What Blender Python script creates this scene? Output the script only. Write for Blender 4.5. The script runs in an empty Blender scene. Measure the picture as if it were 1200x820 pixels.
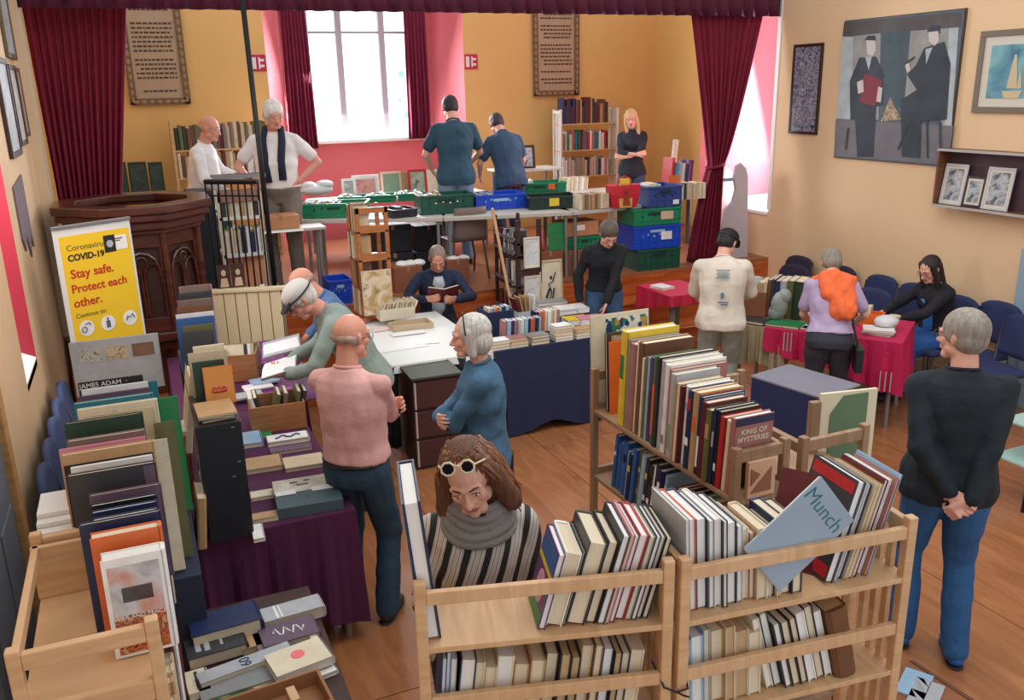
import bpy, bmesh, math, random
from mathutils import Vector, Matrix, noise, Euler
import numpy as np

# ------------------------------------------------------------------ camera, world, lights
SC = bpy.context.scene
COL = SC.collection
YAW, PITCH, ROLL, FPX, CAMH = math.radians(22.911), math.radians(16.678), math.radians(-1.305), 1022.03, 2.75
def cam_axes():
    cy, sy, cp, sp, cr, sr = math.cos(YAW), math.sin(YAW), math.cos(PITCH), math.sin(PITCH), math.cos(ROLL), math.sin(ROLL)
    f = Vector((sy*cp, cy*cp, -sp)); rt = Vector((cy, -sy, 0)); up = rt.cross(f)
    return cr*rt+sr*up, -sr*rt+cr*up, f
CR, CU, CF = cam_axes()
cam = bpy.data.cameras.new('camera'); camo = bpy.data.objects.new('camera', cam); COL.objects.link(camo)
cam.sensor_width = 36.0; cam.lens = FPX*36.0/1200.0; cam.clip_start = 0.05; cam.clip_end = 100
m = Matrix((CR, CU, -CF)).transposed().to_4x4(); m.translation = Vector((0, 0, CAMH)); camo.matrix_world = m
SC.camera = camo
SC.view_settings.view_transform = 'Standard'; SC.view_settings.look = 'None'
SC.view_settings.gamma = 1.0; SC.view_settings.use_curve_mapping = False
SC.view_settings.exposure = 0.22
W = bpy.data.worlds.new('sky'); SC.world = W; W.use_nodes = True
W.node_tree.nodes['Background'].inputs[0].default_value = (0.93, 0.96, 1.0, 1)
W.node_tree.nodes['Background'].inputs[1].default_value = 0.78
def area(name, loc, aim, sx, sy, power, col=(1, 1, 1)):
    l = bpy.data.lights.new(name, 'AREA'); l.shape = 'RECTANGLE'; l.size = sx; l.size_y = sy; l.energy = power; l.color = col
    o = bpy.data.objects.new(name, l); COL.objects.link(o); o.location = loc
    o.rotation_euler = (Vector(aim)-Vector(loc)).to_track_quat('-Z', 'Y').to_euler()
    return o
area('back_window_daylight', (2.95, 12.35, 2.95), (2.95, 6.0, 0.9), 1.3, 1.5, 150, (0.92, 0.96, 1.0))
area('stage_side_window_daylight', (7.9, 9.0, 2.6), (3.0, 8.2, 0.9), 1.2, 2.2, 110, (0.95, 0.97, 1.0))
area('left_window_daylight', (-1.15, 5.75, 2.5), (3.0, 5.0, 0.6), 0.9, 2.2, 80, (0.95, 0.97, 1.0))
area('hall_ceiling_light', (3.0, 3.6, 4.7), (3.0, 4.2, 0.0), 4.0, 3.0, 85, (1.0, 0.96, 0.9))

# pixel helpers (1200x820): a ray through a pixel meets a real plane
def ray(u, v): return CR*((u-600)/FPX) - CU*((v-410)/FPX) + CF
def at(u, v, z):
    d = ray(u, v); t = (z-CAMH)/d.z; return Vector((0, 0, CAMH))+d*t
def atY(u, v, Y):
    d = ray(u, v); return Vector((0, 0, CAMH))+d*(Y/d.y)
def atX(u, v, X):
    d = ray(u, v); return Vector((0, 0, CAMH))+d*(X/d.x)

# ------------------------------------------------------------------ colours and materials
def lin(c):
    if isinstance(c, str):
        c = PAL[c]
    return tuple(((x/255)/12.92 if x/255 <= 0.04045 else ((x/255+0.055)/1.055)**2.4) for x in c)
PAL = {'cream': (226, 216, 190), 'white': (238, 238, 236), 'navy blue': (34, 46, 86), 'mid blue': (52, 96, 160), 'pale blue': (150, 186, 214),
 'teal': (44, 122, 140), 'dark green': (38, 62, 46), 'green': (36, 130, 74), 'olive': (104, 102, 62), 'maroon': (98, 32, 42), 'red': (186, 38, 44),
 'pink': (214, 140, 160), 'purple': (92, 56, 110), 'black': (28, 28, 32), 'charcoal': (58, 58, 64), 'grey': (140, 142, 144), 'brown': (112, 74, 50),
 'tan': (186, 150, 108), 'orange': (218, 108, 52), 'yellow': (226, 196, 60), 'dusky pink': (168, 112, 108), 'taupe': (128, 108, 102), 'beige': (206, 188, 158),
 'mauve': (104, 84, 104), 'sage green': (132, 156, 130), 'silver grey': (176, 180, 186), 'magenta': (176, 36, 110)}
MATS = {}
def mat(name, col, rough=0.6, metal=0.0, bump=0.0, bscale=60.0, vary=0.0, vscale=4.0, spec=None, emit=0.0, stretch=None, coat=0.0):
    if name in MATS: return MATS[name]
    M = bpy.data.materials.new(name); M.use_nodes = True; nt = M.node_tree; b = nt.nodes['Principled BSDF']
    c = lin(col)+(1,)
    b.inputs['Base Color'].default_value = c; b.inputs['Roughness'].default_value = rough; b.inputs['Metallic'].default_value = metal
    if spec is not None: b.inputs['Specular IOR Level'].default_value = spec
    if coat: b.inputs['Coat Weight'].default_value = coat; b.inputs['Coat Roughness'].default_value = 0.25
    if emit:
        b.inputs['Emission Color'].default_value = c; b.inputs['Emission Strength'].default_value = emit
    if bump or vary:
        tc = nt.nodes.new('ShaderNodeTexCoord'); mp = nt.nodes.new('ShaderNodeMapping'); nt.links.new(tc.outputs['Object'], mp.inputs[0])
        if stretch: mp.inputs['Scale'].default_value = stretch
    if vary:
        n = nt.nodes.new('ShaderNodeTexNoise'); n.inputs['Scale'].default_value = vscale; n.inputs['Detail'].default_value = 5
        nt.links.new(mp.outputs[0], n.inputs[0])
        r = nt.nodes.new('ShaderNodeValToRGB'); r.color_ramp.elements[0].position = 0.3; r.color_ramp.elements[1].position = 0.7
        r.color_ramp.elements[0].color = tuple(x*(1-vary) for x in c[:3])+(1,); r.color_ramp.elements[1].color = tuple(min(1, x*(1+vary*0.8)) for x in c[:3])+(1,)
        nt.links.new(n.outputs[0], r.inputs[0]); nt.links.new(r.outputs[0], b.inputs['Base Color'])
    if bump:
        n2 = nt.nodes.new('ShaderNodeTexNoise'); n2.inputs['Scale'].default_value = bscale; n2.inputs['Detail'].default_value = 3
        nt.links.new(mp.outputs[0], n2.inputs[0]); bp = nt.nodes.new('ShaderNodeBump'); bp.inputs['Strength'].default_value = bump; bp.inputs['Distance'].default_value = 0.01
        nt.links.new(n2.outputs[0], bp.inputs['Height']); nt.links.new(bp.outputs[0], b.inputs['Normal'])
    MATS[name] = M; return M
def art(name, cols, scale=9.0, kind='noise', rough=0.45):
    """printed picture: blotches of several colours"""
    if name in MATS: return MATS[name]
    M = bpy.data.materials.new(name); M.use_nodes = True; nt = M.node_tree; b = nt.nodes['Principled BSDF']; b.inputs['Roughness'].default_value = rough
    tc = nt.nodes.new('ShaderNodeTexCoord')
    if kind == 'cells':
        n = nt.nodes.new('ShaderNodeTexVoronoi'); n.inputs['Scale'].default_value = scale; out = n.outputs['Color']
    elif kind == 'lines':
        n = nt.nodes.new('ShaderNodeTexWave'); n.bands_direction = 'Z'; n.inputs['Scale'].default_value = scale; n.inputs['Distortion'].default_value = 3; n.inputs['Detail'].default_value = 3; n.inputs['Detail Scale'].default_value = 6; out = n.outputs['Fac']
    else:
        n = nt.nodes.new('ShaderNodeTexNoise'); n.inputs['Scale'].default_value = scale; n.inputs['Detail'].default_value = 6; n.inputs['Distortion'].default_value = 0.8; out = n.outputs['Fac']
    nt.links.new(tc.outputs['Object'], n.inputs['Vector'])
    r = nt.nodes.new('ShaderNodeValToRGB'); cr = r.color_ramp; cr.interpolation = 'CONSTANT' if kind == 'cells' else 'LINEAR'
    k = len(cols)
    while len(cr.elements) < k: cr.elements.new(0.5)
    for i, c in enumerate(cols):
        cr.elements[i].position = (i/k if kind == 'cells' else 0.3+0.4*i/(k-1)); cr.elements[i].color = lin(c)+(1,)
    nt.links.new(out, r.inputs[0]); nt.links.new(r.outputs[0], b.inputs['Base Color'])
    MATS[name] = M; return M
def wood(name, c1, c2, rough=0.45, scale=3.0, stretch=(1, 1, 12), coat=0.0):
    if name in MATS: return MATS[name]
    M = bpy.data.materials.new(name); M.use_nodes = True; nt = M.node_tree; b = nt.nodes['Principled BSDF']; b.inputs['Roughness'].default_value = rough
    if coat: b.inputs['Coat Weight'].default_value = coat; b.inputs['Coat Roughness'].default_value = 0.2
    tc = nt.nodes.new('ShaderNodeTexCoord'); mp = nt.nodes.new('ShaderNodeMapping'); mp.inputs['Scale'].default_value = stretch
    n = nt.nodes.new('ShaderNodeTexNoise'); n.inputs['Scale'].default_value = scale; n.inputs['Detail'].default_value = 7; n.inputs['Distortion'].default_value = 1.2
    r = nt.nodes.new('ShaderNodeValToRGB'); r.color_ramp.elements[0].position = 0.3; r.color_ramp.elements[1].position = 0.72
    r.color_ramp.elements[0].color = lin(c2)+(1,); r.color_ramp.elements[1].color = lin(c1)+(1,)
    nt.links.new(tc.outputs['Object'], mp.inputs[0]); nt.links.new(mp.outputs[0], n.inputs[0]); nt.links.new(n.outputs[0], r.inputs[0]); nt.links.new(r.outputs[0], b.inputs['Base Color'])
    bp = nt.nodes.new('ShaderNodeBump'); bp.inputs['Strength'].default_value = 0.15; bp.inputs['Distance'].default_value = 0.004
    nt.links.new(n.outputs[0], bp.inputs['Height']); nt.links.new(bp.outputs[0], b.inputs['Normal'])
    MATS[name] = M; return M
def cov(c):
    if c in PAL: return mat('cover_'+c.replace(' ', '_'), c, 0.42, vary=0.10, vscale=14)
    return MATS[c]
WALLC = mat('wall_paint_apricot', (234, 200, 158), 0.7, vary=0.05, vscale=0.8, bump=0.05, bscale=20)
WALLB = mat('wall_paint_ochre', (236, 190, 118), 0.7, vary=0.05, vscale=0.7, bump=0.05, bscale=20)
PINK = mat('reveal_paint_pink', (232, 122, 132), 0.65, vary=0.05, vscale=1.2)
CRIM = mat('reveal_paint_crimson', (170, 44, 62), 0.6, vary=0.04)
WHITEP = mat('white_gloss_paint', (240, 238, 234), 0.4)
STAGEW = wood('varnished_stage_wood', (206, 112, 52), (158, 72, 28), 0.35, 2.0, (1, 8, 8), 0.2)
FLOORW = wood('worn_floor_board', (180, 120, 78), (146, 90, 54), 0.26, 1.6, (5, 1, 1), 0.3)
PINE = wood('pale_pine', (222, 184, 142), (200, 158, 114), 0.5, 2.5, (1, 1, 9))
PINEH = wood('pale_pine_rail', (222, 184, 142), (200, 158, 114), 0.5, 2.5, (9, 1, 1))
PINEG = wood('greyed_pine', (172, 140, 108), (140, 110, 82), 0.55, 2.5, (1, 9, 1))
MAHOG = wood('dark_mahogany', (104, 52, 34), (62, 28, 20), 0.3, 2.0, (1, 1, 6), 0.3)
DARKW = wood('dark_brown_wood', (76, 46, 40), (50, 30, 28), 0.45, 3, (1, 1, 8))
ORW = wood('orange_brown_wood', (190, 120, 66), (156, 92, 46), 0.45, 3, (1, 1, 8))
CURT = mat('velvet_curtain_maroon', (122, 8, 44), 0.8, vary=0.12, vscale=6, bump=0.1, bscale=90)
CURTP = mat('velvet_pelmet_plum', (84, 18, 50), 0.8, vary=0.12, vscale=6)
CURTW = mat('window_curtain_wine', (120, 20, 58), 0.75, vary=0.1, vscale=5)
BLACKM = mat('black_painted_metal', (26, 26, 30), 0.4, metal=0.3)
GREYM = mat('grey_metal', (150, 152, 156), 0.35, metal=0.7)
PAGE = mat('page_edges_cream', (228, 214, 186), 0.8, bump=0.4, bscale=10, stretch=(60, 1, 1))
PAGEW = mat('page_edges_white', (236, 236, 234), 0.8, bump=0.3, bscale=10, stretch=(60, 1, 1))
PAGET = mat('page_edges_tan', (198, 168, 128), 0.8, bump=0.4, bscale=10, stretch=(60, 1, 1))
CARD = mat('cardboard', (158, 112, 76), 0.8, vary=0.08, vscale=5)
PAPER = mat('white_paper', (236, 236, 232), 0.7)
SKIN = mat('skin_fair', (226, 172, 150), 0.5, vary=0.05, vscale=12, spec=0.3)
SKINR = mat('skin_ruddy', (218, 156, 134), 0.5, vary=0.07, vscale=12, spec=0.3)
LIP = mat('lips', (176, 86, 84), 0.4)
EYEW = mat('eye_white', (232, 228, 224), 0.25)
EYED = mat('eye_iris', (48, 40, 34), 0.2)

# ------------------------------------------------------------------ mesh helpers
def RZ(deg): return Matrix.Rotation(math.radians(deg), 4, 'Z')
def RX(deg): return Matrix.Rotation(math.radians(deg), 4, 'X')
def RY(deg): return Matrix.Rotation(math.radians(deg), 4, 'Y')
def TR(x, y=None, z=None):
    return Matrix.Translation(Vector(x) if y is None else Vector((x, y, z)))
ID = Matrix.Identity(4)
class MB:
    def __init__(s): s.v = []; s.f = []; s.mi = []; s.cur = 0
    def m(s, i): s.cur = i; return s
    def add(s, vs, fs, M=None):
        o = len(s.v)
        if M is None: s.v += [Vector(v) for v in vs]
        else: s.v += [M @ Vector(v) for v in vs]
        for f in fs: s.f.append([o+i for i in f]); s.mi.append(s.cur)
        return s
    def box(s, x0, x1, y0, y1, z0, z1, M=None):
        return s.add([(x0, y0, z0), (x1, y0, z0), (x1, y1, z0), (x0, y1, z0), (x0, y0, z1), (x1, y0, z1), (x1, y1, z1), (x0, y1, z1)],
                     [(0, 3, 2, 1), (4, 5, 6, 7), (0, 1, 5, 4), (1, 2, 6, 5), (2, 3, 7, 6), (3, 0, 4, 7)], M)
    def cbox(s, c, sz, M=None):
        return s.box(c[0]-sz[0]/2, c[0]+sz[0]/2, c[1]-sz[1]/2, c[1]+sz[1]/2, c[2]-sz[2]/2, c[2]+sz[2]/2, M)
    def prism(s, pts, z0, z1, M=None):
        n = len(pts)
        a = sum(pts[i][0]*pts[(i+1) % n][1]-pts[(i+1) % n][0]*pts[i][1] for i in range(n))
        if a < 0: pts = pts[::-1]
        vs = [(p[0], p[1], z0) for p in pts]+[(p[0], p[1], z1) for p in pts]
        fs = [tuple(range(n))[::-1], tuple(range(n, 2*n))]+[(i, (i+1) % n, (i+1) % n+n, i+n) for i in range(n)]
        return s.add(vs, fs, M)
    def rings(s, R, M=None, cap=True):
        """R: list of closed rings (equal length)"""
        n = len(R[0]); vs = [p for r in R for p in r]; fs = []
        for k in range(len(R)-1):
            for i in range(n):
                j = (i+1) % n; fs.append((k*n+i, k*n+j, (k+1)*n+j, (k+1)*n+i))
        if cap:
            fs.append(tuple(range(n))[::-1]); fs.append(tuple((len(R)-1)*n+i for i in range(n)))
        return s.add(vs, fs, M)
    def lathe(s, prof, n=16, M=None, cap=True):
        R = [[(r*math.cos(2*math.pi*i/n), r*math.sin(2*math.pi*i/n), z) for i in range(n)] for r, z in prof]
        return s.rings(R, M, cap)
    def cap(s, p0, r0, p1, r1, n=12, fl=None):
        """tapered capsule from p0 to p1; fl = (axis, factor) flattens across axis"""
        p0 = Vector(p0); p1 = Vector(p1); d = p1-p0; L = d.length or 1e-5; d = d/L
        q = d.to_track_quat('Z', 'Y').to_matrix().to_4x4(); M = TR(p0) @ q
        if fl:
            loc = q.to_3x3().transposed() @ Vector(fl[0]); loc.normalize(); k = fl[1]-1
            S = Matrix.Identity(4)
            for i in range(3):
                for j in range(3): S[i][j] += k*loc[i]*loc[j]
            M = M @ S
        prof = [(r0*math.sin(a), -r0*math.cos(a)) for a in (0.15, 0.6, 1.1)]+[(r0, 0), (r1, L)]+[(r1*math.cos(a), L+r1*math.sin(a)) for a in (0.5, 1.0, 1.42)]
        return s.lathe(prof, n, M)
    def ell(s, c, r, M=None, n=14, k=9):
        Q = TR(c) if M is None else M @ TR(c)
        prof = [(max(1e-4, math.sin(math.pi*(i+0.02)/(k+0.04)))*1.0, -math.cos(math.pi*(i+0.02)/(k+0.04))) for i in range(k+1)]
        R = [[(a*math.cos(2*math.pi*i/n)*r[0], a*math.sin(2*math.pi*i/n)*r[1], z*r[2]) for i in range(n)] for a, z in prof]
        return s.rings(R, Q)
    def tube(s, pts, r, n=6, M=None, closed=False):
        pts = [Vector(p) for p in pts]; R = []
        for i, p in enumerate(pts):
            if closed: d = pts[(i+1) % len(pts)]-pts[i-1]
            else: d = pts[min(i+1, len(pts)-1)]-pts[max(i-1, 0)]
            q = d.to_track_quat('Z', 'Y').to_matrix() if i == 0 else prevq
            if i > 0:
                z0 = prevq @ Vector((0, 0, 1)); q = z0.rotation_difference(d.normalized()).to_matrix() @ prevq
            prevq = q
            rr = r[i] if isinstance(r, (list, tuple)) else r
            R.append([p+q @ Vector((rr*math.cos(2*math.pi*k/n), rr*math.sin(2*math.pi*k/n), 0)) for k in range(n)])
        if closed: R.append(R[0])
        return s.rings(R, M, not closed)
    def sheet(s, fn, nu, nv, M=None):
        vs = [fn(i/nu, j/nv) for j in range(nv+1) for i in range(nu+1)]
        fs = [(j*(nu+1)+i, j*(nu+1)+i+1, (j+1)*(nu+1)+i+1, (j+1)*(nu+1)+i) for j in range(nv) for i in range(nu)]
        return s.add(vs, fs, M)
    def mesh(s, name):
        me = bpy.data.meshes.new(name); me.from_pydata([tuple(v) for v in s.v], [], s.f); me.validate(); me.polygons.foreach_set('material_index', s.mi[:len(me.polygons)]) if len(s.mi) == len(me.polygons) else None
        return me
def obj(name, mb, mats, parent=None, M=None, smooth=False, bevel=0.0, solid=0.0, subsurf=0):
    me = mb.mesh(name) if isinstance(mb, MB) else mb
    if not isinstance(mats, (list, tuple)): mats = [mats]
    if len(me.materials) == 0:
        for x in mats: me.materials.append(x)
    if smooth: me.polygons.foreach_set('use_smooth', [True]*len(me.polygons))
    o = bpy.data.objects.new(name, me); COL.objects.link(o)
    if parent: o.parent = parent
    if M is not None: o.matrix_local = M
    if solid:
        md = o.modifiers.new('thickness', 'SOLIDIFY'); md.thickness = solid; md.offset = 0
    if bevel:
        md = o.modifiers.new('bevel', 'BEVEL'); md.width = bevel; md.segments = 2; md.limit_method = 'ANGLE'
    if subsurf:
        md = o.modifiers.new('sub', 'SUBSURF'); md.levels = subsurf; md.render_levels = subsurf
    return o
def tag(o, label=None, cat=None, group=None, kind=None):
    if label: o['label'] = label
    if cat: o['category'] = cat
    if group: o['group'] = group
    if kind: o['kind'] = kind
    return o
def thing(name, label, cat, M=ID, group=None):
    o = bpy.data.objects.new(name, None); COL.objects.link(o); o.empty_display_size = 0.05
    o.matrix_local = M if isinstance(M, Matrix) else TR(M)
    return tag(o, label, cat, group)
def struct(name, mb, mats, parent=None, M=None, **k):
    o = obj(name, mb, mats, parent, M, **k)
    if parent is None: o['kind'] = 'structure'
    return o
def text(s, size, M, material, parent, name='lettering', ext=0.0006, bold=0.0, align='CENTER', shear=0.0, space=1.0):
    c = bpy.data.curves.new(name, 'FONT'); c.body = s; c.size = size; c.extrude = ext; c.offset = bold; c.align_x = align; c.shear = shear; c.space_character = space
    c.align_y = 'CENTER'; c.materials.append(material); c.resolution_u = 3
    t = bpy.data.objects.new('tmp_text', c); COL.objects.link(t)
    dg = bpy.context.evaluated_depsgraph_get(); dg.update(); me = bpy.data.meshes.new_from_object(t.evaluated_get(dg)); bpy.data.objects.remove(t); bpy.data.curves.remove(c)
    me.name = name; o = bpy.data.objects.new(name, me); COL.objects.link(o); o.parent = parent; o.matrix_local = M; o['kind'] = 'stuff'
    return o
FACE = RX(90)      # text standing up, readable from -Y
ORD = ['first', 'second', 'third', 'fourth', 'fifth', 'sixth', 'seventh', 'eighth', 'ninth', 'tenth', 'eleventh', 'twelfth', 'thirteenth', 'fourteenth', 'fifteenth', 'sixteenth', 'seventeenth', 'eighteenth', 'nineteenth', 'twentieth',
       'twenty-first', 'twenty-second', 'twenty-third', 'twenty-fourth', 'twenty-fifth', 'twenty-sixth', 'twenty-seventh', 'twenty-eighth', 'twenty-ninth', 'thirtieth']
rnd = random.Random(7)

# ------------------------------------------------------------------ books
NBOOK = [0]
STUFF = {}
def book_mb(t, h, d):
    """cover: x thickness (centred), spine at y=-d/2, z 0..h"""
    c = min(0.004, t*0.14); m_ = MB(); r = t*0.14
    m_.box(-t/2, -t/2+c, -d/2, d/2, 0, h); m_.box(t/2-c, t/2, -d/2, d/2, 0, h)
    m_.prism([(-t/2, -d/2), (-t/2+t*0.2, -d/2-r), (t/2-t*0.2, -d/2-r), (t/2, -d/2), (t/2, -d/2+c), (-t/2, -d/2+c)], 0, h)
    p = MB(); p.box(-t/2+c, t/2-c, -d/2+c, d/2-0.004, 0.003, h-0.004)
    return m_, p
def book(M, t, h, d, colour, label, group=None, pages=None, decor=None, title=None, force=False, cat='book'):
    pages = pages or PAGE
    if NBOOK[0] >= 296 and not force:
        a, b = book_mb(t, h, d); key = (group or 'loose books')
        S = STUFF.setdefault(key, [MB(), []])
        for q, mt in ((a, cov(colour)), (b, pages)):
            if mt not in S[1]: S[1].append(mt)
            S[0].m(S[1].index(mt)).add(q.v, q.f, M)
        return None
    NBOOK[0] += 1
    a, b = book_mb(t, h, d)
    o = obj('book', a, cov(colour), None, M); tag(o, label, cat, group)
    obj('page_block', b, pages, o)
    if decor:   # ('band', colour, z0frac, z1frac) on the spine
        for (col, f0, f1) in decor:
            k = MB(); k.box(-t*0.3, t*0.3, -d/2-t*0.14-0.0008, -d/2-t*0.14+0.0006, h*f0, h*f1); obj('spine_label', k, cov(col), o)
    return o
def row(where, start, ang, specs, lean=0.0, end='the left', spine=-1, group=None, back=0.0, fore=False):
    """books standing side by side from start along ang (degrees); spine -1: spines on the right-hand side of travel"""
    p = Vector(start); dv = Vector((math.cos(math.radians(ang)), math.sin(math.radians(ang)), 0)); out = []
    for i, sp in enumerate(specs):
        t, h, d, c = sp[:4]; ex = sp[4] if len(sp) > 4 else {}
        ln = ex.get('lean', lean); a = math.radians(ln)
        step = t/math.cos(a)+0.0015
        Rm = RZ(ang) if spine == -1 else RZ(ang+180)
        s = 1 if spine == -1 else -1
        side = 1 if a >= 0 else -1
        lean_m = TR(s*side*t/2, 0, 0) @ RY(math.degrees(a)*s) @ TR(-s*side*t/2, 0, 0)
        q = p+dv*(step/2)
        off = Vector((-dv.y, dv.x, 0))*((d/2)*(1 if (spine == -1 or fore) else -1)+ex.get('in', rnd.uniform(-0.008, 0.012)))
        M = TR(q+off) @ Rm @ RX(back) @ lean_m
        size = 'tall' if h > 0.29 else ('small' if h < 0.2 else '')
        thick = 'thick' if t > 0.042 else ('thin' if t < 0.016 else '')
        cname = c if c in PAL else ex.get('cname', 'printed')
        lab = ex.get('label')
        if not lab:
            for pre in (f"{thick} {size}", size, thick, ''):
                lab = ' '.join(f"{pre} {cname} book, {ORD[i]} from {end} {where}".split())
                if len(lab.split()) <= 16: break
        out.append(book(M, t, h, d, c, lab, group or ('books '+where), ex.get('pages'), ex.get('decor')))
        p += dv*(step+ex.get('gap', 0))
    return out
def gen(n, hr, tr, dr, cols, seed, pages=None, deco=False):
    r = random.Random(seed); o = []
    for i in range(n):
        ex = {}
        if pages: ex['pages'] = r.choice(pages)
        if deco and r.random() < 0.6: ex['decor'] = [(r.choice(['white', 'cream', 'yellow', 'black']), 0.62, 0.68+r.random()*0.15)] + ([(r.choice(['red', 'white', 'tan']), 0.2, 0.3)] if r.random() < .5 else [])
        o.append((r.uniform(*tr), r.uniform(*hr), r.uniform(*dr), r.choice(cols), ex))
    return o
def flat(u, v, z, w, h, t, rot, colour, label, group=None, pages=None, decor=None, force=False):
    """book lying flat, centre under pixel (u,v) at height z, w across, h along depth"""
    P = at(u, v, z+t)
    M = TR(P.x, P.y, z+t/2) @ RZ(rot) @ RY(90) @ TR(0, 0, -h/2) @ ID
    # local: x thickness -> world up, z length -> +X ; rotate so length runs along depth
    M = TR(P.x, P.y, z+t/2) @ RZ(rot+90) @ RY(90) @ TR(0, 0, -h/2)
    return book(M, t, h, w, colour, label, group, pages, decor, force=force)
def flatxy(x, y, z, w, h, t, rot, colour, label, group=None, pages=None):
    return book(TR(x, y, z+t/2) @ RZ(rot+90) @ RY(90) @ TR(0, 0, -h/2), t, h, w, colour, label, group, pages)

# ------------------------------------------------------------------ the room
XL, XR, YB, YP = -0.74, 6.85, 12.0, 8.45
HZ = 4.6
fl = struct('floor', MB().box(-1.2, 7.6, -0.5, 8.0, -0.06, -0.004), mat('floor_underlay', (70, 44, 26), 0.7))
sheetmb = MB().box(-0.603, 0.603, -1.203, 1.203, -0.004, 0.0).mesh('board')
sheetmb.materials.append(FLOORW)
for i in range(7):
    for j in range(4):
        o = bpy.data.objects.new('board', sheetmb); COL.objects.link(o); o.parent = fl
        o.location = (-0.3+i*1.212, 0.75+j*2.412-(0.9 if i % 2 else 0), rnd.uniform(-0.0006, 0.0))
# stage
st = struct('floor_stage', MB().box(-1.2, 7.6, 8.3, 12.6, 0.0, 0.72), mat('stage_core', (120, 66, 36), 0.6))
bm_ = MB().box(0, 8.6, 0.001, 0.119, 0, 0.03).mesh('board'); bm_.materials.append(wood('worn_stage_board', (168, 108, 76), (132, 78, 50), 0.4, 2.0, (1, 8, 8)))
for k in range(34):
    o = bpy.data.objects.new('board', bm_); COL.objects.link(o); o.parent = st; o.location = (-1.1, 8.27+k*0.12, 0.72)
for nm, y0, y1, z in (('trim_1', 7.95, 8.3, 0.5), ('trim_2', 7.6, 7.95, 0.25)):
    t_ = struct(nm, MB().box(-0.7, XR, y0+0.03, y1+0.02, 0, z-0.03), STAGEW)
    for k in range(5):
        x0 = -0.7+k*1.51; obj('step_tread', MB().box(x0+0.002, x0+1.508, y0, y1+0.02, z-0.03, z), STAGEW, t_, bevel=0.006)
r3 = struct('trim_3', MB().box(-0.7, XR, 8.27, 8.3, 0.5, 0.72), STAGEW)
for k in range(5):
    x0 = -0.7+k*1.51; obj('riser_panel', MB().box(x0+0.004, x0+1.506, 8.262, 8.272, 0.51, 0.70), STAGEW, r3, bevel=0.003)
# back wall with a splayed window recess that runs down to the stage
B = MB()
B.box(-1.2, 1.76, YB, YB+0.2, 0.7, HZ); B.box(4.44, 7.9, YB, YB+0.2, 0.7, HZ); B.box(1.76, 4.44, YB, YB+0.2, 4.2, HZ)
struct('wall_back', B, WALLB)
P_ = MB()
yb = 12.55
P_.add([(1.76, YB, .7), (2.12, yb, .7), (2.12, yb, 4.2), (1.76, YB, 4.2)], [(0, 1, 2, 3)])
P_.add([(4.44, YB, .7), (4.16, yb, .7), (4.16, yb, 4.2), (4.44, YB, 4.2)], [(0, 3, 2, 1)])
P_.add([(1.76, YB, 4.2), (2.12, yb, 4.2), (4.16, yb, 4.2), (4.44, YB, 4.2)], [(0, 1, 2, 3)])
P_.box(2.12, 4.16, yb, yb+0.1, .7, 2.10); P_.box(2.12, 2.36, yb, yb+0.1, 2.1, 4.2); P_.box(3.92, 4.16, yb, yb+0.1, 2.1, 4.2)
struct('wall_back_recess', P_, PINK)
struct('trim_4', MB().box(2.10, 4.18, yb-0.16, yb+0.02, 2.07, 2.12), WHITEP, bevel=0.008)
wn = struct('window_1', MB().box(2.36, 2.42, yb-0.02, yb+0.06, 2.12, 4.2).box(3.86, 3.92, yb-0.02, yb+0.06, 2.12, 4.2).box(2.36, 3.92, yb-0.02, yb+0.06, 2.12, 2.17), WHITEP)
for x in (2.83, 3.43): obj('mullion', MB().box(x-0.04, x+0.04, yb-0.04, yb+0.06, 2.14, 4.2), mat('mullion_grey', (196, 192, 204), 0.5), wn)
for a, b in ((2.42, 2.79), (2.87, 3.39), (3.47, 3.86)):
    obj('glazing_bar', MB().box(a, b, yb-0.01, yb+0.04, 3.52, 3.55), mat('mullion_grey', 0), wn)
    for z0, z1 in ((2.17, 2.83), (2.83, 3.52), (3.55, 4.2)):
        obj('pane', MB().box(a, b, yb+0.03, yb+0.036, z0, z1), mat('bright_frosted_pane', (240, 247, 255), 0.4, emit=1.25), wn)
for (x, z, r) in ((3.70, 2.98, .05), (3.74, 2.42, .05), (3.62, 2.40, .03), (3.66, 2.62, .03), (3.5, 2.2, .02)):
    obj('stained_glass_spot', MB().lathe([(r, -0.002), (r, 0.002)], 9, TR(x, yb+0.026, z) @ RX(90)), mat('stained_glass_mint', (170, 226, 214), 0.3, emit=0.75), wn)
# right wall with stage window recess
R_ = MB()
R_.box(XR, XR+0.15, -0.5, 8.33, 0, HZ); R_.box(XR, XR+0.15, 8.33, 9.6, 0.7, 1.25); R_.box(XR, XR+0.15, 8.33, 9.6, 4.3, HZ)
struct('wall_right', R_, WALLC)
R2 = MB(); R2.box(XR, XR+1.32, 9.6, 9.72, .7, 4.3, TR(XR, 9.6, 0) @ RZ(9) @ TR(-XR, -9.6, 0))
R2.box(XR+.15, XR+1.3, 8.23, 8.33, 0.7, 4.3)
struct('wall_right_recess', R2, PINK)
struct('wall_stage_right', MB().box(7.55, 7.65, 9.75, YB+.1, .7, HZ), WALLB)
struct('trim_5', MB().prism([(XR-.03, 8.33), (XR+1.3, 8.33), (XR+1.3, 9.8), (XR-.03, 9.6)], 1.25, 1.29), WHITEP, bevel=0.005)
struct('trim_6', MB().box(XR-0.012, XR+0.02, 8.29, 8.345, 1.31, 4.3), WHITEP)
w2 = struct('window_2', MB().box(XR+1.24, XR+1.30, 8.33, 8.40, 1.3, 4.3).box(XR+1.24, XR+1.30, 9.72, 9.8, 1.3, 4.3).box(XR+1.24, XR+1.30, 9.2, 9.27, 1.3, 4.3), WHITEP)
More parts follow.
